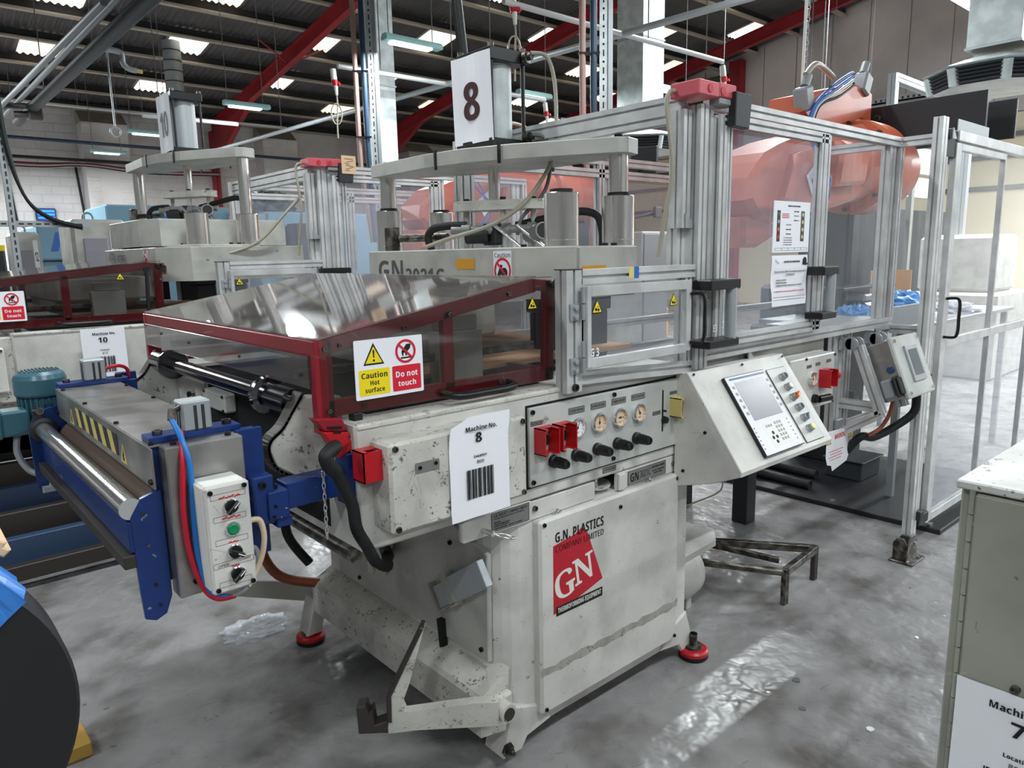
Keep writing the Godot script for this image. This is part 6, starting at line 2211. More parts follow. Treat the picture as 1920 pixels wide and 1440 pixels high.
func robot(label: String) -> void:
	var o := thing("robot_arm", label, "robot", Vector3(5.3, 0, -2.2), "robot arms")
	var g := geo()
	# black mount: floor column, deep side plates
	g.bx(5.27, 0.03, -2.75, 5.62, 2.4, -2.35, 0.006)
	put(o, "column", g, "black_steel")
	g = geo()
	g.prism(V2([-2.78, 1.86, -2.12, 1.86, -2.12, 2.3, -1.62, 2.29, -1.58, 2.33, -1.58, 2.55, -2.3, 2.55, -2.78, 2.5]), Transform3D(Basis(FRONT, Vector3.UP, Vector3(-1, 0, 0)), Vector3(5.29, 0, 0)), 0.03, 0.002)
	var mt := put(o, "mount_plate", g, "black_steel")
	g = geo()
	g.bx(5.55, 2.28, -2.3, 5.58, 2.52, -1.5, 0.003)
	g.bx(5.29, 2.3, -2.3, 5.55, 2.33, -1.7, 0.003)
	put(o, "side_plate", g, "black_steel")
	screws(mt, [Vector3(5.26, 2.47, -2.22), Vector3(5.26, 1.93, -2.5), Vector3(5.26, 1.93, -2.2), Vector3(5.26, 2.25, -2.2)], Vector3(-1, 0, 0), 0.022, "bare_steel", "mount_bolt")
	# base casting and shoulder
	g = geo()
	g.prism(V2([4.95, 2.2, 5.25, 2.12, 5.25, 2.64, 5.2, 2.66, 4.98, 2.67, 4.35, 2.53, 4.3, 2.42, 4.55, 2.3]), Transform3D(Basis(), Vector3(0, 0, -2.5)), 0.24, 0.02)
	var cs := put(o, "base_casting", g, "orange_paint")
	g = geo()
	g.bx(5.06, 2.38, -2.262, 5.14, 2.46, -2.245, 0.006)
	put(cs, "cover_cap", g, "black")
	g = geo()
	g.lathe(Vector3(5.1, 2.42, -2.247), FRONT, [[0.018, 0.0], [0.018, 0.004], [0.008, 0.005], [0.0, 0.004]], 14)
	put(cs, "cap_screw", g, "white_plastic")
	g = geo()
	g.lathe(Vector3(4.5, 2.12, -2.17), Vector3.RIGHT, [[0.0, 0.0], [0.2, 0.0], [0.24, 0.03], [0.24, 0.22], [0.275, 0.24], [0.29, 0.27], [0.29, 0.48], [0.27, 0.52], [0.24, 0.54], [0.24, 0.76]], 40)
	put(o, "shoulder_drum", g, "orange_paint")
	for q in 8:
		g = geo()
		g.cyl(Vector3(4.71, 2.12 + 0.262 * sin(TAU * q / 8), -2.17 + 0.262 * cos(TAU * q / 8)), Vector3(4.745, 2.12 + 0.262 * sin(TAU * q / 8), -2.17 + 0.262 * cos(TAU * q / 8)), 0.014, 8)
		put(o, "flange_bolt", g, "worn_steel")
	var arm := oprism(o, "upper_arm", [3.29, 1.86, 3.31, 1.97, 3.4, 2.05, 3.465, 2.1, 3.6, 2.15, 3.77, 2.2, 4.1, 2.27, 4.55, 2.34, 4.66, 2.25, 4.66, 2.0, 4.5, 1.9, 4.18, 1.84, 3.78, 1.8, 3.54, 1.75, 3.4, 1.76], -2.28, -1.98, "orange_paint", 0.03)
	oprism(arm, "rib", [3.52, 1.8, 3.6, 1.78, 3.74, 2.12, 3.66, 2.1], -1.98, -1.93, "orange_paint", 0.01)
	oprism(arm, "motor_cover", [4.05, 1.95, 4.4, 1.98, 4.45, 2.2, 4.1, 2.2], -1.98, -1.9, "orange_paint", 0.02)
	g = geo()
	g.prism(V2([-0.13, -0.07, 0.13, -0.07, 0.13, 0.07, -0.13, 0.07]), Transform3D(Basis(FRONT, 0.62), Vector3(3.98, 2.02, -1.975)), 0.003)
	put(arm, "instruction_label", g, "paper")
	g = geo()
	for k in 6:
		g.ob(Vector3(3.98, 2.02, -1.971) + Vector3(0.62, 0.45, 0).normalized() * (k * 0.036 - 0.09), Basis(FRONT, 0.62 + 0.4 * (k % 3)), Vector3(0.02, 0.05, 0.001))
	put(arm, "label_drawing", g, "ink_grey")
	oprism(o, "wrist", [3.28, 1.78, 3.386, 1.786, 3.55, 1.76, 3.63, 1.735, 3.6, 1.69, 3.43, 1.63, 3.289, 1.63], -2.25, -2.0, "orange_paint", 0.02)
	for e in [[4.35, 2.5, 0.3], [5.12, 2.68, -0.4]]:
		g = geo()
		g.ob(Vector3(e[0], e[1], -2.28), Basis(FRONT, e[2]), Vector3(0.1, 0.14, 0.09), 0.012)
		g.cyl(Vector3(e[0], e[1] + 0.07, -2.28), Vector3(e[0] + 0.04, e[1] + 0.14, -2.28), 0.026, 12)
		put(o, "connector", g, "grey_plastic")
	for k in 4:
		g = geo()
		var s := k * 0.02
		g.tube(smooth([Vector3(4.2 + s, 2.2, -2.2), Vector3(4.36 + s, 2.45, -2.22), Vector3(4.6 + s, 2.6 - s, -2.22), Vector3(4.85 + s, 2.7 - s, -2.25), Vector3(5.02, 2.74 - s, -2.3), Vector3(5.06, 2.68, -2.36)]), 0.009, 6)
		put(o, "cable", g, ["letter_blue", "tape_blue", "conduit", "rubber"][k])
	for k in 2:
		g = geo()
		var s := k * 0.05
		g.tube(smooth([Vector3(3.8, 2.2, -1.95), Vector3(3.84 - s, 2.1, -1.9), Vector3(3.86 + s, 1.98, -1.88), Vector3(3.9 - s, 1.88, -1.88), Vector3(3.8, 1.8, -1.9), Vector3(3.68 + s * 4, 1.74, -1.92)]), 0.007, 6)
		put(o, "air_hose", g, "hose_blue")
	g = geo()
	g.tube(smooth([Vector3(4.36, 2.64, -2.28), Vector3(4.46, 2.71, -2.28), Vector3(4.6, 2.72, -2.3), Vector3(4.75, 2.68, -2.3)]), 0.018, 8)
	put(o, "grey_conduit", g, "hose_grey")
	g = geo()
	g.bx(4.39, 0.0, -2.8, 5.72, 0.03, -1.36, 0.004)
	put(o, "floor_plate", g, "black_steel")
	screws(o, [Vector3(4.43, 0.03, -2.0), Vector3(4.43, 0.03, -1.43), Vector3(5.6, 0.03, -1.45)], Vector3.UP, 0.016, "chrome", "anchor_bolt")

func crumple(o: Vector3, r: Vector3, m: String, called: String, label: String, cat: String, sd: int) -> void:   # heap of film or a slack bag
	var nz := FastNoiseLite.new()
	nz.seed = sd
	nz.frequency = 1.3
	var g := geo()
	var seg := 26
	var rows := 14
	var pt := func(i: int, k: int) -> Vector3:
		var la: float = PI / 2 * k / rows
		var lo: float = TAU * (i % seg) / seg
		var d := Vector3(cos(la) * cos(lo), sin(la), cos(la) * sin(lo))
		var s := 1.0 + 0.55 * nz.get_noise_3d(d.x * 1.6, d.y * 1.6, d.z * 1.6) + 0.25 * nz.get_noise_3d(d.x * 5, d.y * 5, d.z * 5)
		return o + d * r * s
	for k in rows:
		for i in seg:
			var a: Vector3 = pt.call(i, k)
			var b: Vector3 = pt.call(i + 1, k)
			var c: Vector3 = pt.call(i + 1, k + 1)
			var d: Vector3 = pt.call(i, k + 1)
			var out := (a + c) / 2 - o
			g.face([a, b, c], out)
			if k < rows - 1:
				g.face([a, c, d], out)
	solo(called, g, m, label, cat)

func cell_contents() -> void:
	# dark body added to shade the floor under the enclosure
	var tb := thing("added_dark_body", "added dark steel body that shades the floor below the front of the enclosure", "bed", Vector3(3.2, 0, -2.4))
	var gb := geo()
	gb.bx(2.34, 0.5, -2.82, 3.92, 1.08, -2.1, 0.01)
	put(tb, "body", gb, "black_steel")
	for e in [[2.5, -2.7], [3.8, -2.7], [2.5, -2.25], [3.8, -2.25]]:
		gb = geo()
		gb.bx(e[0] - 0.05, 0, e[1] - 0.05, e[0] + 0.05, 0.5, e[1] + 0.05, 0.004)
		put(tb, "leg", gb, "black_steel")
	# bench with packing things inside the clear enclosure
	var o := thing("packing_bench", "dark topped bench seen through the clear panels under the robot", "bench", Vector3(5.2, 0, -2.4))
	var g := geo()
	g.bx(4.75, 1.1, -2.75, 6.9, 1.13, -1.75, 0.004)
	put(o, "worktop", g, "galvanised")
	for e in [[4.8, -2.7], [6.85, -2.7], [4.8, -1.8], [6.85, -1.8]]:
		g = geo()
		g.bx(e[0] - 0.02, 0, e[1] - 0.02, e[0] + 0.02, 1.1, e[1] + 0.02)
		put(o, "leg", g, "galvanised")
	g = geo()
	g.bx(4.85, 1.335, -2.45, 5.7, 1.355, -2.2, 0.003)
	for x in [4.9, 5.65]:
		g.bx(x - 0.012, 1.13, -2.42, x + 0.012, 1.335, -2.4)
	put(o, "raised_shelf", g, "black_steel")
	g = geo()
	g.bx(5.35, 1.13, -2.74, 6.8, 1.42, -2.72)
	g.bx(5.35, 1.13, -2.74, 5.37, 1.42, -2.5)
	g.bx(6.78, 1.13, -2.74, 6.8, 1.42, -2.5)
	solo("cardboard_screen", g, "cardboard", "brown cardboard upright behind the bench in the enclosure", "cardboard")
	crumple(Vector3(5.02, 1.13, -2.2), Vector3(0.16, 0.1, 0.12), "film_blue", "blue_bag", "crumpled blue bag beside the label printer on the bench", "bag", 3)
	crumple(Vector3(6.25, 1.13, -2.35), Vector3(0.26, 0.13, 0.2), "film_blue", "blue_bag", "larger blue bag at the right end of the bench", "bag", 4)
	crumple(Vector3(6.1, 1.13, -1.95), Vector3(0.2, 0.08, 0.16), "film_white", "white_bag", "crumpled white bag in front of the larger blue bag", "bag", 5)
	o = thing("label_printer", "small black label printer with a white roll cover on the bench", "printer", Vector3(5.3, 1.13, -2.25))
	g = geo()
	g.bx(5.17, 1.13, -2.36, 5.42, 1.24, -2.18, 0.02)
	put(o, "case", g, "black")
	g = geo()
	g.bx(5.19, 1.24, -2.34, 5.4, 1.3, -2.2, 0.015)
	put(o, "cover", g, "grey_plastic")
	o = thing("scanner_stand", "slim orange stand with a black hand scanner, right of the label printer", "scanner", Vector3(5.54, 1.13, -2.28))
	g = geo()
	g.bx(5.52, 1.13, -2.3, 5.58, 1.58, -2.27, 0.006)
	put(o, "post", g, "orange_lens")
	g = geo()
	g.bx(5.505, 1.3, -2.27, 5.585, 1.42, -2.22, 0.012)
	g.bx(5.515, 1.45, -2.27, 5.575, 1.5, -2.23, 0.01)
	put(o, "scanner", g, "black")
	o = thing("floor_cabinet", "low grey steel box on the floor in the robot enclosure", "box", Vector3(5.1, 0, -2.2))
	g = geo()
	g.bx(4.95, 0.03, -2.3, 5.25, 0.16, -2.05, 0.006)
	put(o, "body", g, "far_dark")
	g = geo()
	g.bx(4.93, 0.16, -2.32, 5.27, 0.17, -2.03, 0.004)
	put(o, "lid", g, "far_dark")
	g = geo()
	g.bx(4.05, 1.17, -2.3, 4.9, 1.175, -1.65, 0.001)
	g.bx(4.05, 1.17, -1.66, 4.9, 1.29, -1.65, 0.001)
	solo("chute_plate", g, "galvanised", "bare sheet metal chute plate behind the lower rail of the right panel", "plate")

func notices() -> void:
	var R := Vector3.RIGHT
	var U := Vector3.UP
	var o := thing("procedure_sheet", "white laminated sheet with two picture strips on the hazy door pane", "notice", Vector3(2.87, 1.6, -1.51), "notices on the door pane")
	var g := geo()
	g.bx(2.728, 1.606, -1.534, 3.018, 1.809, -1.53)
	put(o, "sheet", g, "paper")
	g = geo()
	g.words("Machine Start Up Procedure", at3(Vector3(2.885, 1.79, -1.5295), R, U), 0.1, 0.009, BOLD)
	for k in 6:
		g.words(["Start button", "Lift guard", "Heater on", "Cycle time", "Run mode", "Check sheet"][k], at3(Vector3(2.845 if k > 2 else 2.905, 1.77 - k * 0.018, -1.5295), R, U), 0.04, 0.006, SANS)
	for k in 4:
		g.words(["1. Check all guards", "2. Open air valve slowly", "3. Wait for green lamp", "4. Press start"][k], at3(Vector3(2.84, 1.664 - k * 0.009, -1.5295), R, U), 0.07, 0.005, SANS)
	for k in 6:
		g.bx(2.742 + k * 0.0525, 1.614, -1.5297, 2.743 + k * 0.0525, 1.624, -1.5292)
	g.bx(2.742, 1.6235, -1.5297, 3.005, 1.6242, -1.5292)
	g.bx(2.742, 1.6135, -1.5297, 3.005, 1.6142, -1.5292)
	put(o, "print", g, "ink")
	g = geo()
	for k in 3:
		g.bx(2.79, 1.757 - k * 0.007, -1.5297, 2.845, 1.76 - k * 0.007, -1.5292)
	put(o, "red_print", g, "ink_red")
	for e in [[2.752, 1.65, 2.776, 1.772, "worn_steel"], [2.944, 1.65, 2.972, 1.772, "ink_grey"]]:
		g = geo()
		g.bx(e[0], e[1], -1.5298, e[2], e[3], -1.529)
		var p := put(o, "photo_strip", g, e[4])
		for k in 4:
			g = geo()
			g.prism(disc(Vector2((e[0] + e[2]) / 2, e[3] - 0.014 - k * 0.03), 0.008, 10), Transform3D(Basis(), Vector3(0, 0, -1.529)), 0.0004)
			put(p, "picture", g, ["green_lens", "galvanised", "orange_lens", "sign_red"][k] if e[4] == "worn_steel" else "dull_yellow")
	o = thing("head_protection_notice", "white notice about head protection with a drawn black cap, below the picture sheet", "notice", Vector3(2.87, 1.4, -1.51), "notices on the door pane")
	g = geo()
	var q := []
	for k in 9:
		var y := 1.594 - k * 0.0257
		q.append([Vector3(2.729 + (0.003 * maxf(0, k - 5)), y, -1.533 + 0.002 * sin(k * 1.3) + (0.002 * maxf(0, k - 5))), Vector3(3.02, y, -1.533 + 0.002 * sin(k * 1.1))])
	for k in 8:
		g.face([q[k][0], q[k + 1][0], q[k + 1][1], q[k][1]], FRONT)
	put(o, "sheet", g, "paper")
	g = geo()
	var z := -1.5285
	g.words("HEAD PROTECTION - PRODUCTION AREA", at3(Vector3(2.885, 1.568, z), R, U), 0.13, 0.007, BOLD)
	g.words("Please ensure that a BUMP CAP is worn whilst carrying out any of", at3(Vector3(2.875, 1.528, z), R, U), 0.255, 0.008, SANS)
	g.words("the following tasks:", at3(Vector3(2.875, 1.516, z), R, U), 0.075, 0.008, SANS)
	g.words("- entering any machine", at3(Vector3(2.8, 1.494, z), R, U), 0.085, 0.008, SANS)
	g.words("- working under machine", at3(Vector3(2.803, 1.483, z), R, U), 0.09, 0.008, SANS)
	g.words("- changing and removal of finished waste from the winder", at3(Vector3(2.865, 1.472, z), R, U), 0.215, 0.008, SANS)
	g.prism(V2([2.975, 1.555, 3.012, 1.552, 3.015, 1.558, 3.006, 1.562, 3.005, 1.575, 2.997, 1.585, 2.985, 1.585, 2.977, 1.575]), Transform3D(Basis(), Vector3(0, 0, z)), 0.0006)
	g.bx(2.745, 1.425, z, 3.005, 1.426, z + 0.0005)
	g.bx(2.745, 1.414, z, 3.005, 1.415, z + 0.0005)
	put(o, "print", g, "ink")
	g = geo()
	g.words("It is MANDATORY to wear the bump cap provided for your own safety", at3(Vector3(2.872, 1.448, z), R, U), 0.25, 0.007, SANS)
	put(o, "red_print", g, "ink_red")
	g = geo()
	for e in [2.729, 2.925]:
		for k in 3:
			g.bx(e + 0.02 + k * 0.008, 1.575 - k * 0.006 + (0.215 if e > 9 else 0.0), z, e + 0.03 + k * 0.01, 1.577 - k * 0.006, z + 0.0005)
		break
	put(o, "sender_mark", g, "ink_grey")
	o = thing("hanging_warning_sheet", "torn white warning sheet hanging below the front of the enclosure", "notice", Vector3(3.42, 0.57, -1.55))
	g = geo()
	var outl := [[3.3, 0.766], [3.44, 0.76], [3.58, 0.742], [3.57, 0.66], [3.525, 0.585], [3.45, 0.572], [3.375, 0.56], [3.36, 0.59], [3.32, 0.6], [3.3, 0.64]]
	var pl := PackedVector2Array()
	for e in outl:
		pl.append(Vector2(e[0], e[1]))
	g.prism(pl, Transform3D(Basis(), Vector3(0, 0, -1.535)), 0.001)
	put(o, "sheet", g, "paper")
	g = geo()
	g.words("WARNING", at3(Vector3(3.44, 0.728, -1.5335), R, U), 0.12, 0.024, BOLD)
	for k in 4:
		g.words(["1. Switch off the isolator before opening", "2. Lock the isolator in the off position", "3. Do not enter the guard while running", "4. Tell your supervisor"][k], at3(Vector3(3.4, 0.66 - k * 0.014, -1.5335), R, Vector3(-0.05, 1, 0)), 0.15 - 0.03 * (k % 2), 0.006, SANS)
	put(o, "red_print", g, "ink_red")
	for x in [3.325, 3.545]:
		g = geo()
		g.prism(V2([x - 0.024, 0.7, x + 0.024, 0.7, x, 0.755]), Transform3D(Basis(), Vector3(0, 0, -1.5345)), 0.0008)
		var t := put(o, "warning_triangle", g, "ink")
		g = geo()
		g.prism(V2([x - 0.019, 0.703, x + 0.019, 0.703, x, 0.748]), Transform3D(Basis(), Vector3(0, 0, -1.534)), 0.0008)
		put(t, "yellow_field", g, "sign_yellow")
		g = geo()
		g.bx(x - 0.002, 0.712, -1.5335, x + 0.002, 0.735, -1.533)
		put(t, "mark", g, "ink")

func under_machine() -> void:
	# air receiver beyond the right foot, low frame and loose tubes on the floor
	var o := thing("air_receiver", "chipped white air receiver tank low at the right end of the press", "tank", Vector3(2.6, 0, -1.95))
	var g := geo()
	g.lathe(Vector3(2.3, 0.165, -1.9), Vector3(1, 0, 0.0), [[0.0, -0.05], [0.1, -0.04], [0.13, 0.0], [0.135, 0.34], [0.128, 0.39], [0.105, 0.42], [0.06, 0.435], [0.025, 0.44], [0.025, 0.46], [0.0, 0.46]], 32)
	put(o, "shell", g, "white_paint")
	g = geo()
	g.cyl(Vector3(2.755, 0.165, -1.9), Vector3(2.775, 0.165, -1.9), 0.022, 6)
	g.cyl(Vector3(2.77, 0.165, -1.9), Vector3(2.8, 0.165, -1.9), 0.012, 8)
	put(o, "drain_plug", g, "worn_steel")
	g = geo()
	g.bx(2.3, 0.0, -1.98, 2.34, 0.06, -1.82, 0.004)
	g.bx(2.62, 0.0, -1.98, 2.66, 0.06, -1.82, 0.004)
	put(o, "saddle", g, "worn_paint")
	g = geo()
	g.prism(V2([2.285, 1.62, 2.56, 1.64, 2.64, 1.7, 2.64, 1.86, 2.285, 1.86]), Transform3D(Basis(Vector3.RIGHT, Vector3(0, 0, -1), Vector3.UP), Vector3(0, 0.385, 0)), 0.03, 0.004)
	solo("outrigger_tray", g, "white_paint", "white angled steel tray fixed to the press above the air receiver", "tray")
	o = thing("low_floor_frame", "low bare steel frame standing on the floor right of the air receiver", "frame", Vector3(3.1, 0, -2.0))
	g = geo()
	g.cyl(Vector3(2.995, 0.155, -1.55), Vector3(2.7, 0.2, -1.88), 0.018, 12)
	put(o, "rail", g, "bare_steel")
	g = geo()
	g.ob(Vector3(3.03, 0.16, -1.75), Basis(Vector3.UP, 0.0), Vector3(0.025, 0.035, 0.0), 0.0)
	var p0 := Vector3(2.995, 0.16, -1.548)
	var p1 := Vector3(3.34, 0.16, -1.58)
	for e in [[p0, p1, 0.03], [p1, p1 + Vector3(-0.42, 0.02, -0.5), 0.03], [p0 + Vector3(0.03, 0.03, -0.05), p1 + Vector3(-0.45, 0.05, -0.45), 0.022]]:
		g = geo()
		var d: Vector3 = (e[1] - e[0])
		g.ob((e[0] + e[1]) / 2, g.frame_of(d), Vector3(e[2], e[2] * 1.2, d.length()), 0.002)
		put(o, "rail", g, "bare_steel")
	for p in [p0, p1, p1 + Vector3(-0.42, 0, -0.5), p0 + Vector3(-0.3, 0, -0.35)]:
		g = geo()
		g.bx(p.x - 0.017, 0, p.z - 0.012, p.x + 0.017, 0.175, p.z + 0.012, 0.002)
		put(o, "leg", g, "bare_steel" if p != p1 else "worn_steel")
	for e in [[4.81, -2.3, 4.86, -3.0], [4.56, -2.22, 4.6, -3.0]]:
		g = geo()
		g.cyl(Vector3(e[0], 0.06, e[1]), Vector3(e[2], 0.06, e[3]), 0.03, 14)
		g.lathe(Vector3(e[0], 0.06, e[1]), FRONT, [[0.03, -0.004], [0.033, 0.0], [0.033, 0.006], [0.024, 0.006], [0.022, 0.0], [0.0, 0.0]], 16)
		solo("steel_tube", g, "pipe_dark", "dark steel tube lying on the floor under the console, %s" % ("the right one" if e[0] > 4.7 else "the left one"), "tube", "tubes on the floor")

# ---------------------------------------------------------------- services
func pipe_run(called: String, m: String, pts: Array, r: float, label: String, cat := "pipe", group := "") -> Node3D:
	var g := geo()
	g.tube(pts, r, 14)
	return solo(called, g, m, label, cat, group)

func socket(p: Vector3, label: String) -> void:
	var o := thing("hanging_socket", label, "socket", p, "hanging power sockets")
	var g := geo()
	g.cyl(p, p + Vector3(0.0, -0.13, 0.02), 0.035, 12)
	put(o, "body", g, "white_plastic")
	g = geo()
	g.cyl(p + Vector3(0, -0.13, 0.02), p + Vector3(0.01, -0.19, 0.03), 0.04, 14)
	g.cyl(p + Vector3(0.03, -0.16, 0.05), p + Vector3(0.045, -0.19, 0.06), 0.025, 10)
	put(o, "red_collar", g, "red_plastic")
	g = geo()
	g.cyl(p + Vector3(0.01, -0.19, 0.03), p + Vector3(0.015, -0.3, 0.03), 0.026, 12, 0.016)
	put(o, "plug", g, "white_plastic")
	g = geo()
	var loop := []
	for k in 14:
		var q := TAU * k / 14
		loop.append(p + Vector3(0.06 * sin(q), -0.52 - 0.12 * cos(q), 0.03 + 0.02 * sin(q)))
	g.tube(loop, 0.009, 6, true)
	g.tube([p + Vector3(0.015, -0.3, 0.03), p + Vector3(0.02, -0.4, 0.03), p + Vector3(0.0, -0.64, 0.03), p + Vector3(0.0, -0.8, 0.03)], 0.009, 6)
	put(o, "cable", g, "hose_grey")

func duct(o: Node, x: float, z: float, w: float, y0: float, y1: float) -> void:
	var g := geo()
	var h := (y1 - y0) / 4
	for k in 4:
		g = geo()
		g.bx(x, y0 + h * k + 0.004, z - w, x + w, y0 + h * (k + 1) - 0.004, z, 0.004)
		var s := put(o, "duct_section", g, "duct_steel")
		g = geo()
		g.bx(x - 0.012, y0 + h * k - 0.012, z - w - 0.012, x + w + 0.012, y0 + h * k + 0.012, z + 0.012, 0.002)
		put(s, "flange", g, "galvanised")

func diffuser(o: Node, cx: float, cz: float, y: float, r: float) -> void:
	# eight sided outlet head with louvres between pale ribs
	var ring := func(rr: float, yy: float) -> Array:
		var a := []
		for k in 8:
			var q := TAU * (k + 0.5) / 8
			a.append(Vector3(cx + rr * cos(q), yy, cz + rr * sin(q)))
		return a
	var levels := [[0.45, 0.38], [0.9, 0.24], [0.82, 0.22], [0.76, 0.0], [0.45, -0.05], [0.0, -0.06]]
	for k in levels.size() - 1:
		if k == 2:
			continue
		var a: Array = ring.call(r * levels[k][0], y + r * levels[k][1])
		var b: Array = ring.call(r * levels[k + 1][0], y + r * levels[k + 1][1])
		var g := geo()
		for i in 8:
			var j := (i + 1) % 8
			g.face([a[i], a[j], b[j], b[i]], a[i] + a[j] - Vector3(cx, y - (0.3 if k < 2 else -0.3), cz) * 2)
		put(o, "shell", g, "duct_steel" if k < 3 else "panel_grey")
	var t: Array = ring.call(r * 0.82, y + r * 0.22)
	var u: Array = ring.call(r * 0.76, y)
	var core := geo()
	core.cyl(Vector3(cx, y, cz), Vector3(cx, y + r * 0.22, cz), r * 0.6, 16)
	put(o, "core", core, "dark_void")
	for i in 8:
		var j := (i + 1) % 8
		var g := geo()
		g.tube([t[i], u[i]], 0.045, 4)
		put(o, "rib", g, "duct_steel")
		g = geo()
		for s in 5:
			var f := (s + 0.5) / 5.0
			var a: Vector3 = t[i].lerp(u[i], f)
			var b: Vector3 = t[j].lerp(u[j], f)
			var d := (b - a).normalized()
			var w := d.cross(Vector3.UP).normalized()
			g.ob((a + b) / 2, Basis(d, (Vector3.UP + w * 0.6).normalized(), d.cross((Vector3.UP + w * 0.6).normalized())), Vector3((b - a).length(), 0.004, 0.045))
		put(o, "louvres", g, "far_dark", "", "stuff")

func column_drop(x: float, z: float, y0: float, label: String) -> void:
	var o := thing("service_drop", label, "service drop", Vector3(x, 0, z), "service drops")
	var top := roof_y(z) - 0.25
	var d := Vector3(0.755, 0, 0.656)
	var p := Vector3(x, 0, z)
	var g := geo()
	g.tube(smooth([p + Vector3(0, top, 0), p + Vector3(0.0, 3.2, 0), p + d * 0.02 + Vector3(0, 2.6, 0), p + d * 0.07 + Vector3(0, 2.1, 0), p + d * 0.1 + Vector3(0, y0, 0)]), 0.03, 12)
	put(o, "pink_pipe", g, "pipe_pink")
	g = geo()
	g.tube([p + d * 0.1 + Vector3(0, top, 0), p + d * 0.1 + Vector3(0, 3.0, 0), p + d * 0.13 + Vector3(0, y0, 0)], 0.032, 12)
	put(o, "blue_pipe", g, "pipe_blue")
	g = geo()
	var q := p + d * 0.19
	var b := Basis(d, Vector3.UP, d.cross(Vector3.UP))
	g.ob(q + Vector3(0, (top + y0) / 2, 0), b, Vector3(0.07, top - y0, 0.02))
	var ch := put(o, "slotted_channel", g, "duct_steel")
	g = geo()
	var y := y0 + 0.05
	while y < top - 0.1:
		g.ob(q + Vector3(0, y, 0) + b.z * 0.0105, b, Vector3(0.012, 0.055, 0.001))
		g.ob(q + Vector3(0, y + 0.075, 0) + b.z * 0.0105, b, Vector3(0.018, 0.018, 0.001))
		y += 0.15
	put(ch, "slots", g, "dark_void", "", "stuff")
	g = geo()
	g.ob(p + d * 0.25 + Vector3(0, (top + y0) / 2, 0), b, Vector3(0.045, top - y0, 0.045), 0.004)
	put(o, "galvanised_post", g, "galvanised")
	for yy in [y0 + 0.6, y0 + 1.25, y0 + 2.0]:
		if yy < top:
			g = geo()
			g.ob(p + d * 0.06 + Vector3(0, yy, 0), b, Vector3(0.19, 0.012, 0.075))
			put(o, "cable_tie", g, "black")
	g = geo()
	g.bx(x - 0.05, 0, z - 0.05, x + 0.3, 0.01, z + 0.25)
	g.ob(p + d * 0.25 + Vector3(0, y0 / 2, 0), b, Vector3(0.045, y0, 0.045))
	put(o, "lower_post", g, "galvanised")

